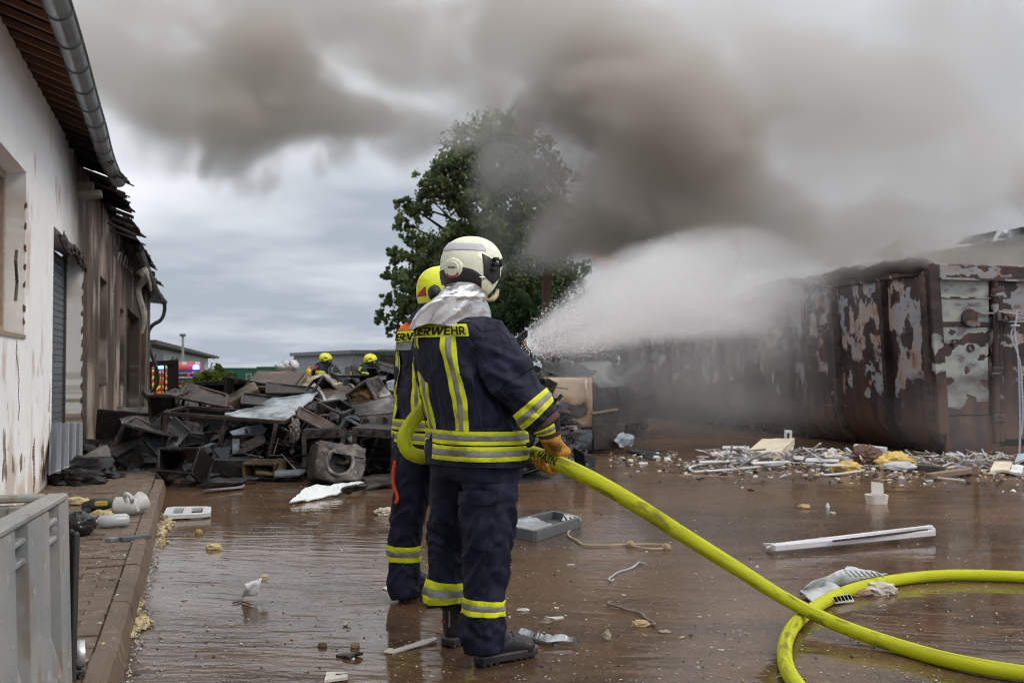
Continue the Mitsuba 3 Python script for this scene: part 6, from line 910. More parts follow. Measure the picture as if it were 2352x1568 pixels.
class Hood:
    """A helmet shell: az from the front, positive to the wearer's right; v from the lower edge (0) to the crown (1)."""
    def __init__(s, c, yaw, pitch, ax, zlo, comb=.012, roll=0):
        s.c, s.R, s.ax, s.comb = np.asarray(c, float), Rz(-math.radians(yaw)) @ Rx(math.radians(pitch)) @ Ry(math.radians(roll)), ax, comb; k = np.array(sorted(zlo)); az = np.concatenate([k[:, 0]-360, k[:, 0], k[:, 0]+360]); s.lo = PI_(az, np.tile(k[:, 1], 3))
    def at(s, az, v, off=0.0, el=None):
        az, v = np.broadcast_arrays(np.asarray(az, float), np.asarray(v, float)); A = np.radians(az); w, fr, bk, tp = s.ax; zl = s.lo((az+180) % 360-180)
        e0 = np.arcsin(np.clip(zl/tp, -.999, .99)); E = e0+(np.pi/2-e0)*v if el is None else np.broadcast_to(np.radians(el), az.shape)
        fb = np.where(np.cos(A) > 0, fr, bk); ce = np.where(E < 0, np.cos(E)**.35, np.cos(E)**.92); x, y, z = w*np.sin(A)*ce, fb*np.cos(A)*ce, tp*np.sin(E)
        nx, ny, nz = x/w**2, y/fb**2, z/tp**2; nl = np.sqrt(nx**2+ny**2+nz**2)+1e-9; bump = s.comb*np.exp(-(x/.040)**2)*np.clip(np.sin(E)*1.6-.25, 0, 1)+off
        p = np.stack([x+nx/nl*bump, y+ny/nl*bump, z+nz/nl*bump], -1); return s.c+p @ s.R.T
    def shell(s, n=96, m=40): az = np.linspace(-180, 180, n, endpoint=False); R = [s.at(az, np.zeros(n), -.014), s.at(az, np.zeros(n)+.003, -.004)]+[s.at(az, np.full(n, v)) for v in np.linspace(.012, .995, m)]; return loft(np.array(R))
    def patch(s, a0, a1, f0, f1, off, n=40, m=6, th=.004, by='v'):
        az, u = np.meshgrid(np.linspace(a0, a1, n), np.linspace(0, 1, m), indexing='ij'); g0 = f0(az) if callable(f0) else f0; g1 = f1(az) if callable(f1) else f1; q = g0+(g1-g0)*u
        P = [s.at(az, q, o) if by == 'v' else s.at(az, q*0, o, el=q) for o in (off, off-th)]; f = grid_faces(n, m, False); K = n*m; e = np.concatenate([np.arange(m-1), np.arange(n-1)*m+m-1, (n-1)*m+np.arange(m-1, 0, -1), np.arange(n-1, 0, -1)*m]); e2 = np.roll(e, -1)
        return trimesh.Trimesh(np.vstack([p.reshape(-1, 3) for p in P]), np.vstack([f, f[:, ::-1]+K, np.stack([e2, e, e+K], 1), np.stack([e2, e+K, e2+K], 1)]), process=False)
def boot(parent, heel, yaw, length=.305, shaft=.22, lean=(0, 0), pitch=0, trim=None):
    """A heavy fire boot: its heel on the ground point heel, toe towards yaw (degrees right of away)."""
    a = math.radians(yaw); R = np.stack([[math.cos(a), -math.sin(a), 0], [math.sin(a), math.cos(a), 0], [0, 0, 1.0]], 1) @ Rx(math.radians(pitch)); O = np.asarray(heel, float); L = length
    up = flesh([bone((0, .045, .085), .047, (0, .055, shaft), .062), bone((0, .055, shaft), .062, (lean[0], .05+lean[1], shaft+.06), .066), bone((0, .045, .075), .046, (0, .15, .080), .047), bone((0, .15, .078), .045, (.006, L-.075, .062), .041), bone((-.016, L-.075, .055), .036, (.022, L-.06, .055), .037), bone((0, .06, .12), .045, (0, .12, .105), .044)], .012, 12)
    k = obj('boot', move(up, R, O), 'satin', parent, color=(.018, .018, .020), vary=.6, smooth=True)
    def outline(g, z): return [(g*x, L*y0+(g-1)*.05*(1 if y0 > .5 else -1), z) for x, y0 in ((-.036, .02), (-.02, -.02), (.02, -.02), (.036, .02), (.040, .25), (.036, .45), (.048, .70), (.046, .86), (.028, .98), (.005, 1.01), (-.022, .97), (-.040, .86), (-.046, .70), (-.036, .45), (-.040, .25))]
    obj('sole', move(hullpts(outline(1.0, .014)+outline(1.07, .030)+outline(1.05, .042)), R, O), 'satin', k, color=(.030, .030, .032), vary=.4, smooth=30); obj('welt', move(hullpts(outline(1.10, .040)+outline(1.10, .046)), R, O), 'satin', k, color=(.10, .10, .105))
    for i in range(9):
        y = L*(.04+.105*i)
        if .34 < y/L < .46: continue
        for sx in (-1, 1): obj('tread_lug', move(box(.026, .022, .014, (sx*.026, y, .008), .003), R, O), 'satin', k, color=(.022, .022, .023))
    if trim == 'lace':
        for i in range(3): obj('lace', move(tube(np.array([(-.03, .125+.022*i, .125-.006*i), (0, .135+.022*i, .137-.008*i), (.03, .125+.022*i, .125-.006*i)]), .004, 5), R, O), 'satin', k, color=(.35, .03, .02) if i == 1 else (.03, .03, .03))
    if trim == 'heel': 
        obj('pull_loop', move(tube(spline([(.0, -.002, .235), (.018, -.012, .20), (.022, -.012, .14), (.014, -.004, .10)], 10), .004, 5), R, O), 'satin', k, color=(.25, .24, .23)); obj('red_piping', move(tube(np.array([(-.045, .02, .115), (-.03, .0, .117), (-.005, -.006, .118)]), .004, 5), R, O), 'satin', k, color=(.38, .03, .02)); obj('badge', move(box(.004, .05, .045, (.064, .05, .19), .001), R, O), 'satin', k, color=(.20, .02, .02))
    return k
def glove(parent, wrist, grip, axis, out, R0=.0325, flip=1, col='glove_hide'):
    """A glove closed round a bar: grip is the bar's centre under the palm, out points from the bar to the viewer; the fingers come round from behind and below."""
    ax = np.asarray(axis, float)/np.linalg.norm(axis); o = np.asarray(out, float); o = o-ax*ax.dot(o); o /= np.linalg.norm(o); up = np.cross(o, ax); up *= np.sign(up[2]) or 1
    def P(along, deg, r): a = math.radians(deg); return grip+ax*along+r*(math.cos(a)*up+math.sin(a)*o)
    r = R0+.015; ch = []; kn = []
    for i, (al, L_) in enumerate(((-.036, .92), (-.013, 1.0), (.011, .98), (.034, .86))):
        degs = [300, 252, 210, 210-52*L_, 210-88*L_]; rad = [.0150, .0140, .0130, .0120, .0105]; q = [P(al*flip, dg, r+(.004 if j in (1, 2) else 0)) for j, dg in enumerate(degs)]; kn.append(q[0])
        for j in range(4): ch.append(bone(q[j], rad[j], q[j+1], rad[j+1], 14))
    w = np.asarray(wrist, float); pal = [ball(k, .017, 14) for k in kn]+[ball(w+ax*.024, .030, 14), ball(w-ax*.024, .030, 14), ball(P(.03*flip, 335, r+.02), .018, 14)]
    ch.append(manifold3d.Manifold.batch_hull(pal)); th = [w*.45+P(.045*flip, 335, r+.03)*.55, P(.058*flip, 350, r+.016), P(.060*flip, 20, r+.004), P(.056*flip, 52, r+.001)]
    for j in range(3): ch.append(bone(th[j], (.019, .0165, .0145)[j], th[j+1], (.0165, .0145, .012)[j], 14))
    return obj('glove', flesh(ch, .008, 7), col, parent, smooth=True)
def wear_text(T_, word, th0, th1, z0, h, parent, off=.0085):
    m = meshkit.text_mesh(word, h, .0012, True); v, f = trimesh.remesh.subdivide_to_size(m.vertices, m.faces, .02); w = v[:, 0].max(); return obj('lettering', trimesh.Trimesh(T_.at(th0+(th1-th0)*v[:, 0]/w, z0+v[:, 1], off+v[:, 2]), f, process=False), 'matte', parent, color=(.02, .02, .022))
def under_body(parent, hip, chest, neck, head, arms, legs, yaw):
    """The wearer under the clothes: one continuous figure."""
    fw = np.array([math.sin(math.radians(yaw)), math.cos(math.radians(yaw)), 0]); b = [bone(hip, .115, chest, .12), bone(chest, .11, neck, .055), bone(neck, .055, head, .085), bone(head, .088, head+fw*.02+[0, 0, -.055], .062), bone(head+fw*.085+[0, 0, -.01], .014, head+fw*.10+[0, 0, -.035], .015)]
    for q in arms: b += [bone(chest*.7+q[0]*.3, .07, q[0], .06)]+[bone(q[i], .05-.008*i, q[i+1], .042-.008*i) for i in range(len(q)-1)]
    for q in legs: b += [bone(hip, .10, q[0], .085)]+[bone(q[i], .072-.013*i, q[i+1], .06-.013*i) for i in range(len(q)-1)]
    return obj('body', flesh(b, .035, 6), 'matte', parent, color=(.05, .04, .038), smooth=True)

# ---------------------------------------------------------------- the front firefighter
p1 = thing('person', 'firefighter in front with a pale helmet and silver neck cape, hose in the right hand', 'person', 'firefighters'); YAW = 48
J = Torso([(.868, -.163, 4.50, .258, .178), (.93, -.164, 4.50, .255, .176), (1.02, -.168, 4.50, .248, .170), (1.12, -.185, 4.50, .243, .160), (1.22, -.208, 4.50, .243, .158), (1.32, -.228, 4.50, .245, .158), (1.41, -.240, 4.50, .246, .154), (1.465, -.243, 4.50, .232, .146), (1.505, -.243, 4.50, .190, .130), (1.540, -.240, 4.50, .140, .114), (1.575, -.235, 4.50, .110, .105), (1.63, -.225, 4.50, .088, .092)], YAW, 3)
SR = Limb([V(1098, 775, 4.44), V(1118, 790, 4.39), V(1148, 832, 4.33), V(1186, 890, 4.29), V(1222, 936, 4.27), V(1252, 968, 4.26)], [.080, .094, .098, .096, .092, .089, .086, .082, .078, .074], 6, ((.52, .17, .022), (.16, .14, .016), (.84, .08, .008)), .009)
SL = Limb([V(1020, 775, 4.60), V(1000, 790, 4.66), V(1003, 840, 4.78), V(1025, 868, 4.88), V(1060, 850, 4.96), V(1112, 836, 4.98)], [.080, .085, .085, .082, .08, .075, .07], 9, ((.5, .2, .014),), .006)
jk1 = key_of('jacket', p1)
jm = manifold3d.Manifold.batch_boolean([to_manifold(J.mesh()), to_manifold(SR.mesh(56, 110)), to_manifold(SL.mesh(40, 60))], manifold3d.OpType.Add); v, f, _ = meshkit.arrays(jm)
jmesh = trimesh.Trimesh(v, f); scene[jk1] = mikit.ply(trimesh.Trimesh(jmesh.vertices, jmesh.faces, process=False), 'navy_cloth', smooth=True); tag(jk1, 'dark navy turnout jacket with yellow and grey bands')
def bands(J_, parent, zs, off=.006):
    for z0, z1, mt in zs: obj('yellow_stripe' if mt == 'hi_vis' else 'grey_stripe', J_.patch(-np.pi, np.pi, z0, z1, off+(.001 if mt != 'hi_vis' else 0), 130, 4), mt, parent, smooth=True)
bands(J, jk1, ((1.0085, 1.027, 'hi_vis'), (.986, 1.008, 'reflective_tape'), (.968, .9855, 'hi_vis'), (.944, .962, 'hi_vis'), (.919, .9435, 'reflective_tape'), (.898, .9185, 'hi_vis')))
for sgn in (-1, 1):
    wdt = .105; c0 = sgn*.42
    sk = lambda z: .05*np.sin((z-1.02)*9)*np.clip((z-1.03)/.1, 0, 1)
    for k, mt in enumerate(('hi_vis', 'reflective_tape', 'hi_vis')): obj('yellow_stripe' if k != 1 else 'grey_stripe', J.patch(c0+(k-1.5)*wdt, c0+(k-.5)*wdt-.004, 1.0275, 1.437, .006+.001*(k == 1), 5, 46, sk), mt, jk1, smooth=True)
obj('name_panel', J.patch(-.92, .90, 1.436, 1.492, .006, 44, 5), 'hi_vis', jk1, smooth=True); wear_text(J, 'FEUERWEHR', -.84, .82, 1.446, .034, jk1)
for z in (1.497,): obj('seam', J.patch(-1.1, 1.1, z, z+.004, .003, 40, 2), 'matte', jk1, color=(.02, .022, .035))
obj('seam', J.patch(-np.pi, np.pi, .876, .879, .002, 130, 2), 'matte', jk1, color=(.03, .03, .045))
for th_ in (-.80, .86, 0.0): obj('seam', J.patch(th_-.012, th_+.012, 1.03, 1.43, .0025, 3, 50), 'matte', jk1, color=(.034, .037, .058))
for p_ in (.55, -.9): obj('seam', SR.band(.08, .78, .0025, p_, p_+.035, 3, 60), 'matte', jk1, color=(.034, .037, .058))
obj('elbow_patch', SR.band(.40, .60, .006, -1.2, .9, 24, 14), 'navy_cloth', jk1, smooth=True)
tape_on(SR, .79, .925, jk1, .022, .006)
cuff = SR.at(np.array([1.0]), np.array([0.0]))[0]; W = V(1262, 1000, 4.28); ga = SR.P[-1]
gl1 = Limb([ga-SR.t[-1]*.02, ga*.55+W*.45, W+np.array([.002, 0, -.012])], [.066, .068, .060, .050, .044, .046], 12, (), .004, 30)
grip = V(1263, 1055, 4.365); hx = V(1340, 1090, 4.25)-V(1224, 1041, 4.48)
G1 = glove(p1, W+np.array([0, .0, -.01]), grip, hx, (0, -1, .25), R0=.034)
obj('gauntlet', gl1.mesh(36, 40), 'glove_hide', G1, smooth=True); obj('cuff_band', gl1.band(.0, .24, .004), 'matte', G1, color=(.105, .060, .040), vary=.5, smooth=True); obj('wrist_strap', gl1.band(.70, .84, .004), 'matte', G1, color=(.085, .05, .035), vary=.5, smooth=True)
obj('wrist_knit', gl1.band(.25, .68, .003), 'navy_cloth', G1, smooth=True)
for k, (a, b) in enumerate(((.30, .42), (.425, .55), (.555, .66))): obj('yellow_stripe' if k != 1 else 'grey_stripe', gl1.band(a, b, .006+.001*(k == 1), -.5, 2.4), ('hi_vis', 'reflective_tape', 'hi_vis')[k], G1, smooth=True)
glove(p1, V(1125, 834, 4.99), V(1150, 838, 4.955), V(1168, 826, 4.93)-V(1120, 852, 4.98), (0, 1, .2), flip=-1)
TR = Limb([V(1113, 1030, 4.44), V(1122, 1100, 4.42), V(1123, 1180, 4.40), V(1121, 1250, 4.385), V(1116, 1320, 4.375), V(1110, 1390, 4.365), V(1108, 1440, 4.36), V(1109, 1492, 4.36)], [.128, .126, .119, .114, .107, .101, .096, .091, .087, .084, .080, .075], 15, ((.45, .18, .018), (.90, .09, .018), (.14, .1, .010)), .008)
TL = Limb([V(1060, 1030, 4.54), V(1049, 1100, 4.60), V(1041, 1180, 4.65), V(1036, 1250, 4.67), V(1030, 1320, 4.66), V(1027, 1362, 4.65), V(1028, 1392, 4.64)], [.128, .122, .113, .107, .102, .097, .092, .087, .085, .083, .085], 19, ((.55, .2, .018), (.93, .08, .016)), .008)
tk1 = obj('trousers', manifold3d.Manifold.batch_boolean([to_manifold(TR.mesh(56, 110)), to_manifold(TL.mesh(56, 90)), to_manifold(loft(np.array([J.at(np.linspace(0, 2*np.pi, 60, endpoint=False), np.full(60, J.z0+.02), -.025)+[0, 0, dz-.02] for dz in np.linspace(-.06, .2, 6)])))], manifold3d.OpType.Add), 'navy_cloth', p1, smooth=True)
tape_on(TR, .745, .820, tk1, 0, .006); tape_on(TL, .835, .970, tk1, .018, .006)
obj('pocket', TR.band(.24, .50, .010, -.15, 1.45, 30, 12), 'navy_cloth', tk1, smooth=True); obj('pocket_flap', TR.band(.215, .285, .019, -.22, 1.5, 30, 5), 'navy_cloth', tk1, smooth=True)
obj('seam', TR.band(.15, .98, .002, .02, .05, 2, 60), 'matte', tk1, color=(.02, .022, .036)); obj('thread', tube(np.array([TL.at(t, -.75+.3*math.sin(t*7), .004) for t in np.linspace(.06, .35, 20)]), .0022, 4), 'matte', tk1, color=(.25, .25, .28))
boot(p1, G(1098, 1529), 56, trim='lace'); boot(p1, G(1027, 1487), 34, trim='heel', shaft=.24)
hc = V(1083, 617, 4.47); HY_ = 70
H = Hood(hc, HY_, 3, (.124, .150, .143, .134), [(-180, -.070), (-120, -.066), (-90, -.085), (-70, -.140), (-50, -.065), (-25, -.012), (0, .0), (25, -.012), (46, -.055), (60, -.115), (70, -.142), (80, -.118), (92, -.088), (112, -.068), (140, -.064), (165, -.072)])
hk1 = key_of('helmet', p1); LIME = (.76, .79, .62)
obj('shell', H.shell(), 'gloss', hk1, color=LIME, smooth=True); 
obj('black_band', H.patch(88, 205, .004, lambda a: .20+.05*np.sin(np.radians(a-88)*1.5), .004, 50, 5), 'satin', hk1, color=(.018, .018, .019), smooth=True)
obj('silver_band', H.patch(74, 250, lambda a: 27+8*np.sin(np.radians(a-60)), lambda a: 45+9*np.sin(np.radians(a-60)), .003, 60, 5, .003, 'el'), 'satin', hk1, color=(.50, .51, .54), smooth=True)
obj('side_panel', H.patch(48, 84, lambda a: -36+.9*np.abs(a-64), lambda a: 2+.62*(a-48), .004, 24, 10, .005, 'el'), 'satin', hk1, color=(.016, .016, .017), smooth=True)
for a, e in ((60, 12), (63, 3), (66, -6)): o = H.at(a, 0, .012, el=e); obj('clip', move(box(.030, .020, .016, b=.004), H.R @ rot(-a), o), 'satin', hk1, color=(.012, .012, .013))
o = H.at(48, 0, .014, el=6); obj('clip_lever', move(box(.030, .012, .034, b=.004), H.R @ rot(-48, 0, 20), o), 'satin', hk1, color=(.012, .012, .013))
dc = H.at(141, 0, .001, el=-2); nd = H.at(141, 0, .03, el=-2)-dc; nd /= np.linalg.norm(nd); xr = np.cross([0, 0, 1.0], nd); xr /= np.linalg.norm(xr); RD = np.stack([xr, np.cross(nd, xr), nd], 1)
obj('knob_base', move(lathe([(0, -.02), (.050, -.02), (.046, -.004), (.040, .002), (0, .002)], 32), RD, dc), 'gloss', hk1, color=LIME, smooth=30); obj('knob', move(lathe([(0, .0), (.034, .002), (.032, .008), (.029, .010), (0, .010)], 32), RD, dc), 'gloss', hk1, color=LIME, smooth=30)
obj('red_arc', move(loft(np.array([[((.037+.003*math.cos(q))*math.cos(a), (.037+.003*math.cos(q))*math.sin(a), .004+.004*math.sin(q)) for q in np.linspace(0, 2*np.pi, 7)[:-1]] for a in np.linspace(math.radians(215), math.radians(325), 16)])), RD, dc), 'satin', hk1, color=(.50, .025, .015))
lt = meshkit.text_mesh('Dräger', .0085, .001, True); lt.apply_translation([-lt.bounds[1][0]/2, .002, .0105]); obj('lettering', move(lt, RD, dc), 'matte', hk1, color=(.02, .03, .12))
o = H.at(64, 0, -.02, el=-62); obj('chin_strap', tube(spline([V(1117, 689, 4.41), V(1128, 688, 4.40), V(1138, 680, 4.42), V(1143, 664, 4.44)], 12), np.interp(np.linspace(0, 1, 12), [0, .4, 1], [.006, .013, .008]), 10), 'satin', hk1, color=(.45, .36, .24), smooth=60)
obj('visor_edge', H.patch(-45, 42, .002, .10, .006, 40, 3), 'satin', hk1, color=(.03, .03, .032), smooth=True)
# silver cape: neck tube, then a skirt over the shoulders
rows = np.array([(1083, 641, .118, .126, 4.47), (1079, 655, .112, .120, 4.47), (1067, 672, .108, .115, 4.46), (1058, 686, .116, .120, 4.455), (1051, 697, .140, .130, 4.46), (1043, 716, .165, .148, 4.475), (1037, 734, .178, .160, 4.485), (1034, 750, .184, .168, 4.49)], float)
u = np.linspace(0, 1, 40); rw = np.stack([PI_(np.linspace(0, 1, 8), rows[:, k])(u) for k in range(5)], 1); ph = np.radians(np.linspace(-118, 84, 70)); Uq, Ph = np.meshgrid(np.arange(40), ph, indexing='ij'); q = rw[Uq]
def cape(off):
    yy = q[..., 1]+u[Uq]**3*(7*np.clip(-Ph-.4, 0, 2)-9*np.clip(Ph-.6, 0, 2)+3*np.sin(Ph*5+1)); base = V(q[..., 0], yy, q[..., 4])
    nn = np.stack([np.sin(Ph), -np.cos(Ph), 0*Ph+.25], -1); r3 = np.stack([np.sin(Ph)*q[..., 2], -np.cos(Ph)*q[..., 3], 0*Ph], -1); P = base+r3; w = .010*(ridge(np.stack([Ph*1.5, u[Uq]*3+Ph, Ph*0], -1), 31)-.6)+.005*(meshkit.fbm(P*22, 3, seed=8)-.5)*np.clip(1.6-u[Uq]*1.2, .5, 1.2)+.012*.5*np.exp(-((u[Uq]-.42)/.07)**2)
    return P+nn*(w+off)[..., None]
a_, b_ = cape(.0), cape(-.004); n, m = 40, 70; ff = grid_faces(n, m, False); K = n*m; e = np.concatenate([np.arange(m-1), np.arange(n-1)*m+m-1, (n-1)*m+np.arange(m-1, 0, -1), np.arange(n-1, 0, -1)*m]); e2 = np.roll(e, -1)
obj('neck_cape', trimesh.Trimesh(np.vstack([a_.reshape(-1, 3), b_.reshape(-1, 3)]), np.vstack([ff[:, ::-1], ff+K, np.stack([e, e2, e+K], 1), np.stack([e2, e2+K, e+K], 1)]), process=False), 'silver_foil', p1, 'silver heat-reflecting neck cape', smooth=True)
obj('collar', tube(np.array([hc+[-.03, 0, -.16], hc+[0, 0, -.07]]), [.09, .085], 20), 'matte', p1, color=(.012, .012, .015), smooth=40)
under_body(p1, np.array([-.17, 4.5, .93]), np.array([-.235, 4.5, 1.38]), np.array([-.225, 4.49, 1.58]), hc+[0, 0, -.01], [[SR.P[10], SR.P[32], SR.P[55], W], [SL.P[10], SL.P[32], SL.P[57]]], [[TR.P[8], TR.P[32], TR.P[56]], [TL.P[8], TL.P[32], TL.P[57]]], HY_)
# things on the jacket
obj('hose_loop', tube(spline([V(1196, 925, 4.30), V(1209, 960, 4.27), V(1219, 990, 4.26), V(1222, 1015, 4.26), V(1213, 1022, 4.28)], 24), .0105+.002*(np.arange(24) % 2), 10), 'satin', p1, color=(.016, .016, .017), smooth=True)
# the nozzle: a black branch with a ribbed rubber bumper and a handle
nz = thing('nozzle', 'black ribbed hose nozzle just showing past the front firefighter jacket arm', 'nozzle'); n0, n1 = V(1168, 834, 4.94), V(1211, 803, 4.97); ax = (n1-n0)/np.linalg.norm(n1-n0); q = [(-.06, .030), (.0, .034), (.03, .036), (.035, .046), (.045, .048)]
for k in range(4): q += [(.05+.016*k, .042), (.056+.016*k, .049), (.062+.016*k, .049)]
q += [(.118, .046), (.122, .036), (.125, .0)]; obj('barrel', tube(np.array([n0+ax*t for t, r in q]), [max(r, .002) for t, r in q], 20), 'satin', nz, color=(.016, .016, .017), smooth=35)
nq = n0+ax*.03; obj('handle', tube(spline([nq+[0, 0, .03], nq+ax*.03+[0, 0, .085], nq+ax*.085+[0, -.01, .095]], 10), .011, 8), 'satin', nz, color=(.014, .014, .015)); obj('lever', bar(nq+ax*.03+[0, 0, .06], nq+ax*.09+[0, -.02, .075], .02, .012), 'satin', nz, color=(.02, .02, .02)); obj('orange_mark', move(box(.014, .012, .012), None, nq+ax*.075+[0, -.045, .035]), 'satin', nz, color=(.55, .16, .02))
obj('pistol_grip', bar(nq+ax*.01+[0, 0, -.03], nq+[0, 0, -.13], .03, .03), 'satin', nz, color=(.016, .016, .017))

# ---------------------------------------------------------------- the rear firefighter
p2 = thing('person', 'firefighter behind with a bright yellow helmet, mostly hidden by the one in front', 'person', 'firefighters'); YAW2 = 55; dx = lambda x: (x-CX)*5.5/F
J2 = Torso([(.862, dx(993), 5.5, .235, .175), (.95, dx(992), 5.5, .235, .172), (1.1, dx(990), 5.5, .228, .160), (1.25, dx(990), 5.5, .232, .158), (1.38, dx(991), 5.5, .240, .156), (1.46, dx(990), 5.5, .242, .150), (1.515, dx(992), 5.5, .232, .14), (1.55, dx(997), 5.5, .195, .125), (1.58, dx(1004), 5.5, .105, .10), (1.66, dx(1008), 5.5, .086, .09)], YAW2, 23)
A2L = Limb([V(978, 775, 5.58), V(955, 795, 5.66), V(950, 850, 5.75), V(960, 910, 5.82), V(985, 925, 5.85), V(1040, 920, 5.80)], [.08, .088, .09, .085, .08, .072], 25, ((.5, .2, .013),), .005); A2R = Limb([V(1030, 752, 5.42), V(1062, 775, 5.38), V(1075, 850, 5.40), V(1085, 905, 5.50), V(1080, 925, 5.58)], [.09, .10, .10, .09, .08, .072], 27, ((.5, .2, .013),), .005)
jk2 = obj('jacket', manifold3d.Manifold.batch_boolean([to_manifold(J2.mesh()), to_manifold(A2L.mesh(40, 60)), to_manifold(A2R.mesh(40, 60))], manifold3d.OpType.Add), 'navy_cloth', p2, 'navy turnout jacket with an orange shoulder', smooth=True)
bands(J2, jk2, ((1.003, 1.022, 'hi_vis'), (.982, 1.0025, 'reflective_tape'), (.964, .9815, 'hi_vis'), (.935, .953, 'hi_vis'), (.913, .9345, 'reflective_tape'), (.893, .9125, 'hi_vis')))
for c0 in (-.46, .46):
    for k, mt in enumerate(('hi_vis', 'reflective_tape', 'hi_vis')): obj('yellow_stripe' if k != 1 else 'grey_stripe', J2.patch(c0+(k-1.5)*.11, c0+(k-.5)*.11-.004, 1.0225, 1.392, .006, 5, 40), mt, jk2, smooth=True)
obj('grey_stripe', J2.patch(-1.5, 1.5, 1.396, 1.438, .005, 60, 5), 'reflective_tape', jk2, smooth=True); obj('name_panel', J2.patch(-1.15, 1.1, 1.442, 1.502, .006, 50, 5), 'hi_vis', jk2, smooth=True); wear_text(J2, 'FEUERWEHR', -1.05, 1.0, 1.452, .038, jk2)
obj('orange_yoke', J2.patch(-1.7, 1.7, 1.504, 1.562, .006, 60, 8), 'matte', jk2, color=(.85, .15, .02), smooth=True)
B2L = Limb([V(970, 1005, 5.53), V(952, 1075, 5.55), V(944, 1150, 5.56), V(931, 1220, 5.575), V(928, 1290, 5.575), V(927, 1340, 5.57), V(932, 1366, 5.57)], [.122, .116, .104, .096, .091, .088, .087, .084, .080, .076], 33, ((.45, .2, .011), (.9, .1, .013)), .005); B2R = Limb([V(1018, 1005, 5.45), V(1042, 1075, 5.42), V(1050, 1150, 5.42), V(1056, 1220, 5.42), V(1058, 1290, 5.42), V(1058, 1340, 5.42), V(1058, 1375, 5.42)], [.122, .116, .108, .10, .096, .09, .086, .08], 35, ((.45, .2, .011), (.9, .1, .013)), .005)
tk2 = obj('trousers', manifold3d.Manifold.batch_boolean([to_manifold(B2L.mesh(48, 90)), to_manifold(B2R.mesh(48, 70)), to_manifold(loft(np.array([J2.at(np.linspace(0, 2*np.pi, 60, endpoint=False), np.full(60, J2.z0+.02), -.025)+[0, 0, z-.02] for z in np.linspace(-.06, .2, 6)])))], manifold3d.OpType.Add), 'navy_cloth', p2, smooth=True)
tape_on(B2L, .685, .785, tk2, 0, .006); tape_on(B2R, .66, .76, tk2, 0, .006)
obj('orange_strap', tube(spline([V(908, 1058, 5.50), V(903, 1085, 5.49), V(906, 1120, 5.48), V(913, 1142, 5.47), V(908, 1155, 5.47)], 20), .010, 6), 'matte', p2, color=(.80, .10, .03), smooth=True)
boot(p2, G(922, 1377), 48, trim=None, shaft=.17); boot(p2, G(1055, 1392), 50, shaft=.17)
hc2 = V(1013, 668, 5.5); H2 = Hood(hc2, 60, 4, (.122, .150, .140, .128), [(-180, -.075), (-130, -.07), (-90, -.06), (-60, -.03), (0, .02), (60, -.03), (90, -.06), (130, -.07), (160, -.075)], .010); hk2 = key_of('helmet', p2); YEL = (.72, .80, .015)
obj('shell', H2.shell(), 'gloss', hk2, color=YEL, smooth=True); obj('edge_band', H2.patch(-180, 179, .002, .045, .003, 80, 3), 'satin', hk2, color=(.03, .03, .03), smooth=True)
obj('red_reflector', H2.patch(150, 188, lambda a: -12+0*a, lambda a: -12+.62*np.clip(188-a, 0, 50), .003, 14, 6, .003, 'el'), 'satin', hk2, color=(.45, .02, .02), smooth=True); obj('red_reflector', H2.patch(196, 208, lambda a: 20+0*a, lambda a: 44+0*a, .003, 8, 6, .003, 'el'), 'satin', hk2, color=(.40, .05, .02), smooth=True)
o = H2.at(128, 0, .004, el=-6); obj('ear_module', crumple(0, .04, 3, (.9, .9, 1.1), .1, 3, 3).apply_translation(o), 'satin', hk2, color=(.018, .018, .019), smooth=True)
ng = Limb([hc2+[.0, .0, -.04], hc2+[-.012, .0, -.11], hc2+[-.03, 0, -.17], hc2+[-.045, 0, -.215]], [.112, .110, .125, .150], 44, ((.6, .3, .008),), .004, 30); obj('neck_guard', ng.mesh(48, 30), 'navy_cloth', p2, smooth=True)
glove(p2, A2L.P[-1]+[.03, 0, -.01], A2L.P[-1]+[.09, -.02, -.05], (1, 0, 0), (0, -1, .2)); glove(p2, A2R.P[-1]+[-.01, .05, -.02], A2R.P[-1]+[-.02, .10, -.06], (1, .2, 0), (0, -1, .2))
under_body(p2, np.array([dx(992), 5.5, .93]), np.array([dx(992), 5.5, 1.38]), np.array([dx(1005), 5.5, 1.6]), hc2+[0, 0, -.01], [[A2L.P[12], A2L.P[32], A2L.P[58]], [A2R.P[12], A2R.P[32], A2R.P[58]]], [[B2L.P[8], B2L.P[32], B2L.P[57]], [B2R.P[8], B2R.P[32], B2R.P[57]]], 60)

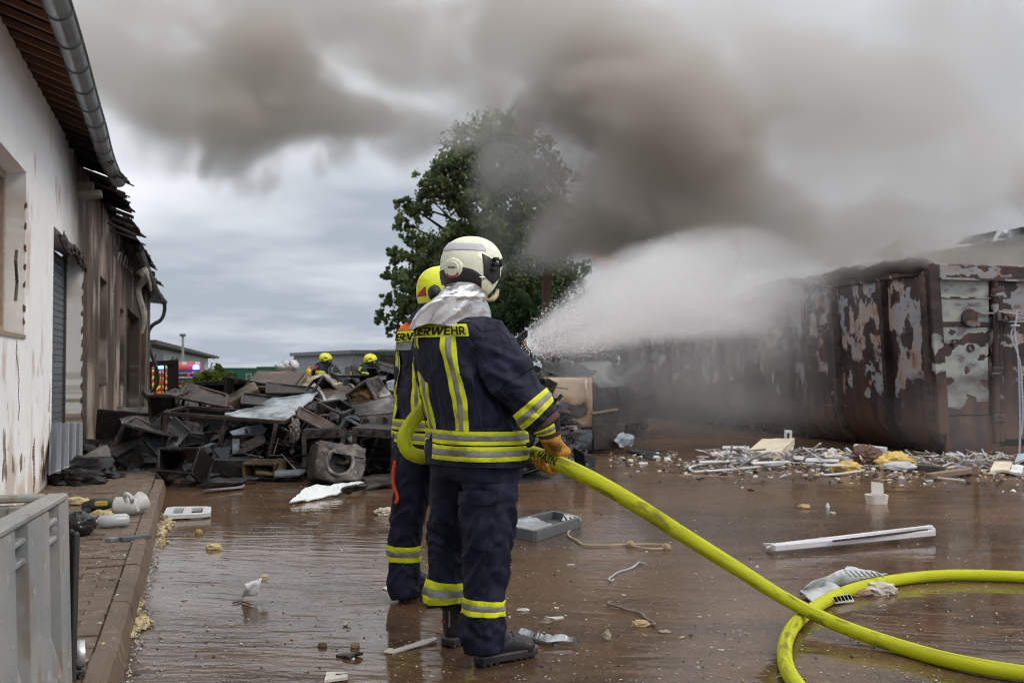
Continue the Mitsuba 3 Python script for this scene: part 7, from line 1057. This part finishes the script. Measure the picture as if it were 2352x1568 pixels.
# ---------------------------------------------------------------- two firefighters beyond the heap
def far_firefighter(xv, ytop, Y, yaw, lab, seed, red):
    t = thing('person', lab, 'person', 'firefighters'); c = V(xv, ytop, Y); c[2] -= .125; zt = c[2]-.14; x0, y0 = c[0], Y; a = math.radians(yaw); fw = np.array([math.sin(a), math.cos(a), 0]); rt = np.array([math.cos(a), -math.sin(a), 0]); bx_, by_ = (c-fw*.10)[:2]
    J_ = Torso([(zt-.80, bx_-fw[0]*.05, by_, .24, .18), (zt-.45, bx_-fw[0]*.04, by_, .24, .17), (zt-.12, bx_, by_, .245, .16), (zt-.03, bx_, by_, .20, .13), (zt+.02, bx_, by_, .12, .11), (zt+.06, bx_+.02, by_, .09, .09)], yaw, seed); j = obj('jacket', J_.mesh(48, 36), 'navy_cloth', t, smooth=True)
    for k, (z0, z1) in enumerate(((-.66, -.60), (-.30, -.25))): obj('yellow_stripe', J_.patch(-np.pi, np.pi, zt+z0, zt+z1, .006, 50, 3), 'hi_vis', j, smooth=True)
    for sx in (-1, 1):
        o = np.array([bx_, by_, zt-.10])+rt*sx*.22; s_ = Limb([o-rt*sx*.05, o+rt*sx*.03, o+[0, 0, -.26], o+fw*.22+[0, 0, -.38]], [.09, .10, .09, .075], seed+sx, (), .008, 24); obj('sleeve', s_.mesh(20, 20), 'navy_cloth', j, smooth=True); obj('yellow_stripe', s_.band(.25, .34, .006, n=24), 'hi_vis', j, smooth=True); obj('yellow_stripe', s_.band(.80, .88, .006, n=24), 'hi_vis', j, smooth=True)
        obj('glove', crumple(0, .05, seed, (1, 1, 1.2), .2, 3, 2).apply_translation(s_.P[-1]+fw*.04+[0, 0, -.03]), 'matte', t, color=(.04, .04, .04)); obj('shoulder_patch', J_.patch(sx*1.0-.5, sx*1.0+.5, zt-.10, zt-.02, .008, 12, 4), 'matte', j, color=(.65, .05, .03) if red else (.62, .70, .02), smooth=True)
        hp = np.array([bx_, by_, zt-.72])+rt*sx*.10; L_ = Limb([hp, hp+[0, 0, -.3]+0*fw, np.array([hp[0], hp[1], .10])], [.12, .10, .08], seed+9, (), .006, 24); obj('trouser_leg', L_.mesh(20, 20), 'navy_cloth', t, smooth=True); boot(t, np.array([hp[0], hp[1], 0])-fw*.1, yaw, shaft=.16)
    cy = np.array([bx_, by_, zt-.12])-fw*.26; tk_ = obj('air_cylinder', tube(np.array([cy+[0, 0, -.50], cy+[0, 0, -.46], cy+[0, 0, -.06], cy+[0, 0, .02], cy+[0, 0, .05]]), [.04, .085, .085, .05, .02], 16), 'gloss', t, color=(.70, .42, .02), smooth=50); obj('valve', tube(np.array([cy+[0, 0, .03], cy+[0, 0, .10]]), .025, 10), 'satin', tk_, color=(.5, .55, .02)); obj('back_plate', move(box(.26, .05, .5, b=.02), rot(-yaw), cy+fw*.10+[0, 0, -.22]), 'satin', t, color=(.02, .02, .02))
    h = Hood(c, yaw, -4, (.122, .160, .140, .122), [(-180, -.075), (-130, -.07), (-90, -.05), (-60, -.02), (0, .02), (60, -.02), (90, -.05), (130, -.07), (160, -.075)], .012); hk_ = key_of('helmet', t); obj('shell', h.shell(40, 18), 'gloss', hk_, color=YEL, smooth=True)
    for q in (-1, 1): obj('red_reflector', h.patch(q*88-16, q*88+16, 2, 20, .004, 8, 4, .003, 'el'), 'satin', hk_, color=(.45, .04, .02)); obj('vent', h.patch(q*118-12, q*118+12, -22, -8, .004, 6, 3, .003, 'el'), 'satin', hk_, color=(.02, .02, .02))
    if red: obj('black_crest', h.patch(-14, 14, 30, 85, .012, 8, 8, .006, 'el'), 'satin', hk_, color=(.02, .02, .02))
    mk = obj('mask', crumple(0, .085, seed, (.85, .85, 1.0), .1, 3, 3).apply_translation(c+fw*.075+[0, 0, -.085]), 'gloss', t, color=(.03, .03, .032), smooth=True); obj('filter', tube(np.array([c+fw*.14+[0, 0, -.13], c+fw*.19+[0, 0, -.15]]), .04, 12), 'satin', mk, color=(.05, .05, .05)); obj('hood', tube(np.array([c+[0, 0, -.20]-fw*.03, c+[0, 0, -.05]]), [.11, .105], 16), 'matte', t, color=(.015, .015, .018), smooth=40)
    under_body(t, np.array([bx_, by_, zt-.7]), np.array([bx_, by_, zt-.2]), np.array([bx_, by_, zt]), c+[0, 0, -.03], [], [], yaw)
far_firefighter(747, 811, 22.5, 78, 'distant firefighter with a yellow air cylinder and a black-crested yellow helmet behind the heap', 51, True)
far_firefighter(850, 813, 22.0, 84, 'distant firefighter with a plain yellow helmet before the rusty green container', 61, False)
# ================================================================ smoke, spray, flames
def grid_of(lo, hi, h): n = [max(2, int(round((b-a)/h))) for a, b in zip(lo, hi)]; ax = [np.linspace(a+(b-a)/k/2, b-(b-a)/k/2, k) for a, b, k in zip(lo, hi, n)]; Z, Y, X = np.meshgrid(ax[2], ax[1], ax[0], indexing='ij'); return X, Y, Z
def add_medium(key, lo, hi, grid, albedo, label, g=.35):
    lo, hi = np.array(lo, float), np.array(hi, float); k = key_of(key)
    scene[k+'_medium'] = {'type': 'heterogeneous', 'albedo': rgb(*albedo), 'sigma_t': {'type': 'gridvolume', 'grid': mi.VolumeGrid(np.ascontiguousarray(grid, np.float32)[..., None]), 'use_grid_bbox': False, 'filter_type': 'trilinear', 'to_world': T().translate(lo.tolist()).scale((hi-lo).tolist())}, 'phase': {'type': 'hg', 'g': g}}
    scene[k] = {'type': 'cube', 'to_world': T().translate(((lo+hi)/2).tolist()).scale(((hi-lo)/2).tolist()), 'bsdf': {'type': 'null'}, 'interior': {'type': 'ref', 'id': k+'_medium'}}; tag(k, label, kind='stuff')
def fade(D, lo, hi, X, Y, Z, e, skip=()):
    for k, (A, a, b) in enumerate(((X, lo[0], hi[0]), (Y, lo[1], hi[1]), (Z, lo[2], hi[2]))):
        if (k, 0) not in skip: D = D*np.clip((A-a)/e, 0, 1)
        if (k, 1) not in skip: D = D*np.clip((b-A)/e, 0, 1)
    return D
def billow(X, Y, Z, blobs, seed, warp, rough, sharp, fr=.40):
    """Density from soft ellipsoids (centre, radii, density): their edges break into rolling lobes."""
    P = np.stack([X, Y, Z], -1); w = np.stack([meshkit.fbm(P*.13+3.1*i, 3, seed=seed+i) for i in (1, 5, 9)], -1)-.5; w2 = np.stack([meshkit.fbm(P*.50+1.7*i, 2, seed=seed+30+i) for i in (1, 5, 9)], -1)-.5
    Q = P+w*np.array([warp, warp*.6, warp])+w2*warp*.30; lob = 0
    for o, a in enumerate((.42, .27, .18, .13)): lob = lob+a*np.abs(2*meshkit.noise(Q*fr*2.1**o+7.7*o, seed=seed+60+o)-1)
    d = np.zeros(X.shape)
    for c, r, a in blobs:
        q = (Q-np.asarray(c))/np.asarray(r); e = 1-np.sqrt((q**2).sum(-1)); d = np.maximum(d, a*np.clip((e+rough*(lob-.42))*sharp+.12, 0, 1))
    return d*(.25+1.5*lob)
def B(x, y, rx, ry, Y, rd=3.5, a=1.0): return (V(x, y, Y), (rx*Y/F, rd, ry*Y/F), a)
YD = 28.4
dark = [B(1490, 270, 260, 230, YD, 4.4, 1.9), B(1440, 430, 200, 150, YD+.4, 3.6, 1.1), B(1290, 400, 130, 130, YD+2.2, 2.2, .42), B(1240, 560, 120, 120, YD+2.4, 2.0, .15), B(1150, 300, 150, 80, YD+1.5, 2.4, .27), B(630, 230, 250, 220, YD, 4.2, 1.15), B(530, 345, 210, 115, YD, 3.4, 1.1), B(340, 230, 230, 190, YD, 3.4, .62), B(800, 305, 230, 105, YD, 3.2, .85), B(260, 90, 200, 150, YD+1, 3.2, .42), B(990, 320, 140, 90, YD, 2.6, .40), B(780, 20, 440, 170, YD, 3.6, .60), B(1650, 430, 210, 170, YD+.5, 3.4, 1.2), B(2330, 340, 130, 120, YD, 3.2, .75),
        B(1200, 180, 240, 160, YD+1, 3.4, .42), B(1900, 480, 300, 110, YD+1, 3, .40), B(1330, 90, 300, 150, YD, 3.6, .75), B(430, 40, 280, 130, YD, 3.2, .38), B(2150, 600, 380, 110, 26.5, 2.5, .55), B(1510, 550, 250, 130, YD+.3, 3.4, 1.3), B(1780, 540, 220, 100, YD+.6, 3, .75), B(1370, 600, 110, 80, YD+1.5, 2.4, .25), B(1050, 140, 220, 150, YD, 3, .45), B(1950, 230, 330, 180, YD+1, 3.4, .30), B(1750, 100, 260, 120, YD+.5, 3.2, .40), B(2250, 120, 300, 160, YD+1, 3, .22)]
X, Y, Z = grid_of((-19, 23.7, 2.6), (18, 33.2, 18.5), .19); DS = billow(X, Y, Z, dark, 11, 5.0, 1.15, 3.0)*1.25; DS = np.minimum(DS, 1.45); DS = fade(DS, (-19, 23.7, 2.6), (18, 33.2, 18.5), X, Y, Z, 1.0)
ny = DS.shape[1]//2; y_mid = 23.7+ny*(33.2-23.7)/DS.shape[1]
add_medium('dark_smoke', (-19, 23.7, 2.6), (18, y_mid-.002, 18.5), DS[:, :ny], (.75, .72, .688), 'near side of the dark brown-grey smoke rolling over the fire'); add_medium('dark_smoke', (-19, y_mid+.002, 2.6), (18, 33.2, 18.5), DS[:, ny:], (.745, .735, .725), 'far side of the dark brown-grey smoke rolling over the fire')
pale = [B(2250, 40, 520, 210, 43, 6, .75), B(1950, 330, 560, 330, 43, 7, .75), B(2350, 430, 500, 280, 41, 6, .75), B(1650, 80, 700, 240, 43, 7, .8), B(700, 40, 620, 290, 43, 6, .62), B(1250, 250, 420, 230, 44, 6, .7), B(330, 110, 300, 210, 43, 5, .40), B(1500, 620, 380, 170, 42, 5, .5), B(1050, 120, 300, 250, 43, 6, .55)]
lo, hi = (-25, 33.4, -3), (38, 52, 25); X, Y, Z = grid_of(lo, hi, .42)
add_medium('pale_smoke', lo, hi, fade(billow(X, Y, Z, pale, 41, 7.0, .9, 1.7, .22)*.50+.12*np.clip((X-3)/5, 0, 1)*np.clip((9-Z)/4, 0, 1), lo, hi, X, Y, Z, 1.2), (.905, .905, .91), 'pale grey smoke filling the sky behind the dark cloud')
# the spray: a cone of fine drops from the nozzle, wider and thinner with distance
JP = [(1210, 803, 4.97), (1250, 780, 5.4), (1300, 758, 6.0), (1450, 688, 8.0), (1600, 655, 11.5), (1720, 650, 14.5), (1830, 690, 17.5), (1930, 740, 20.5)]; JR = [.03, .10, .18, .40, .68, .84, .95, .9]; JD = [6.0, 3.8, 2.4, 1.25, .68, .24, .07, .02]
JC = spline(V(*np.array(JP).T), 90); jq = np.linspace(0, 1, 8); tt = np.concatenate([[0], np.cumsum(np.linalg.norm(np.diff(V(*np.array(JP).T), axis=0), axis=1))]); tt /= tt[-1]
from scipy.spatial import cKDTree
JT = cKDTree(JC); tj, aj, bj = frames(JC)
def jet(X, Y, Z):
    P = np.stack([X, Y, Z], -1); d, i = JT.query(P.reshape(-1, 3)); u = (i/89.0).reshape(X.shape); r = np.interp(u, tt, JR); q = d.reshape(X.shape)/r; D = P.reshape(-1, 3)-JC[i]
    A, B2_ = (D*aj[i]).sum(1).reshape(X.shape)/r, (D*bj[i]).sum(1).reshape(X.shape)/r
    strand = meshkit.fbm(np.stack([A*3.2, B2_*3.2, u*5.0], -1), 4, seed=3); torn = meshkit.fbm(P*np.array([4.0, 1.6, 4.0]), 3, seed=6); e = q+.36*(strand-.5)+.20*(torn-.5)
    return np.interp(u, tt, JD)*np.clip((1.0-e)/.20, 0, 1)*np.clip((strand-.35)*5.0, .08, 1.8)*(.55+.9*torn)
def mist(X, Y, Z):
    P = np.stack([X, Y, Z], -1); n = meshkit.fbm(P*np.array([.9, .7, 1.3]), 4, seed=14); s = .0
    for (x, y, Yq), rx, rz, a in (((1540, 880, 14.8), 2.2, .9, .11), ((1670, 830, 16.0), 1.4, 1.3, .13), ((1450, 880, 13.5), 1.5, .7, .06), ((1720, 760, 15.5), 1.1, 1.1, .12), ((1790, 670, 17), 1.6, .8, .18), ((1650, 950, 14.2), 1.6, .5, .05), ((2280, 960, 13.4), 1.2, .6, .12)):
        c = V(x, y, Yq); s = s+a*np.clip(1.25-np.sqrt(((X-c[0])/rx)**2+((Y-c[1])/2.2)**2+((Z-c[2])/rz)**2), 0, 1)
    return s*np.clip((n-.2)*2.4, 0, 1.6)
for lo, hi, h, e, sk, f_, al, lab in (((.03, 4.97, .95), (1.465, 7.2, 2.5), .04, .03, ((1, 0), (1, 1)), lambda *q: jet(*q), .99, 'white water jet leaving the nozzle'),
        ((.15, 7.204, .90), (2.9, 11.6, 3.2), .07, .05, ((1, 0), (1, 1)), lambda *q: np.minimum(jet(*q), 2.2), .988, 'middle of the water spray arching over the yard'),
        ((.6, 11.604, .04), (8.6, 22.4, 4.8), .13, .25, ((1, 0),), lambda *q: np.minimum(jet(*q), 1.6)+mist(*q), .985, 'far water spray drifting down over the skips as mist')):
    X, Y, Z = grid_of(lo, hi, h); add_medium('water_spray', lo, hi, fade(np.minimum(f_(X, Y, Z), 4.0), lo, hi, X, Y, Z, e, sk), (al, al, al+.004), lab, .5)
gd = np.random.default_rng(77); N = 34000; u = gd.uniform(0.0, .80, N)**.9; i = (u*89).astype(int); r = np.interp(u, tt, JR); rr_ = r*np.sqrt(gd.uniform(0, 1, N))*gd.choice([.95, 1.04, 1.2], N, p=[.72, .2, .08]); an = gd.uniform(0, 2*np.pi, N)
Pd = JC[i]+rr_[:, None]*(np.cos(an)[:, None]*aj[i]+np.sin(an)[:, None]*bj[i])+tj[i]*gd.normal(size=(N, 1))*.1; Pd[:, 2] -= (gd.uniform(size=N) < .10)*gd.exponential(.35, N)*u
sd = gd.uniform(.0012, .0030, N)*(1+1.0*u); O6 = np.array([[1, 0, 0], [-1, 0, 0], [0, 1, 0], [0, -1, 0], [0, 0, 1], [0, 0, -1.0]]); F8 = np.array([[0, 2, 4], [2, 1, 4], [1, 3, 4], [3, 0, 4], [2, 0, 5], [1, 2, 5], [3, 1, 5], [0, 3, 5]]); keep = Pd[:, 2] > .1
Pd, sd, dirs = Pd[keep], sd[keep], tj[i][keep]; vv = (Pd[:, None]+O6[None]*sd[:, None, None]); vv = vv+dirs[:, None]*((O6 @ np.array([0, 1.0, .4]))[None, :, None]*sd[:, None, None]*1.2); fd = (np.arange(len(Pd))[:, None, None]*6+F8[None]).reshape(-1, 3)
obj('water_drops', trimesh.Trimesh(vv.reshape(-1, 3), fd, process=False), 'gloss', None, 'countless white water drops flying from the nozzle towards the fire', kind='stuff', color=(.86, .87, .90))
# fire showing dimly through the smoke
o = V(1386, 580, 45.0); g9 = np.random.default_rng(3); kf = key_of('flame'); fl = []
for j in range(7):
    b_ = o+np.array([.22*(j-3)+.1*g9.normal(), .2*g9.normal(), -.5+.2*g9.normal()]); h_ = g9.uniform(.5, 1.3); fl.append(tube(spline([b_, b_+[.1*g9.normal(), 0, h_*.4], b_+[.2*g9.normal(), 0, h_*.75], b_+[.3*g9.normal(), 0, h_]], 12), np.interp(np.linspace(0, 1, 12), [0, .25, .6, 1], [.05, .15, .09, .005]), 8))
scene[kf] = mikit.ply(cat(fl), 'matte', color=np.zeros((len(cat(fl).vertices), 3)), emitter={'type': 'area', 'radiance': rgb(.22, .085, .05)}); tag(kf, 'dim orange flames glowing through the smoke right of the poplar', 'flame')
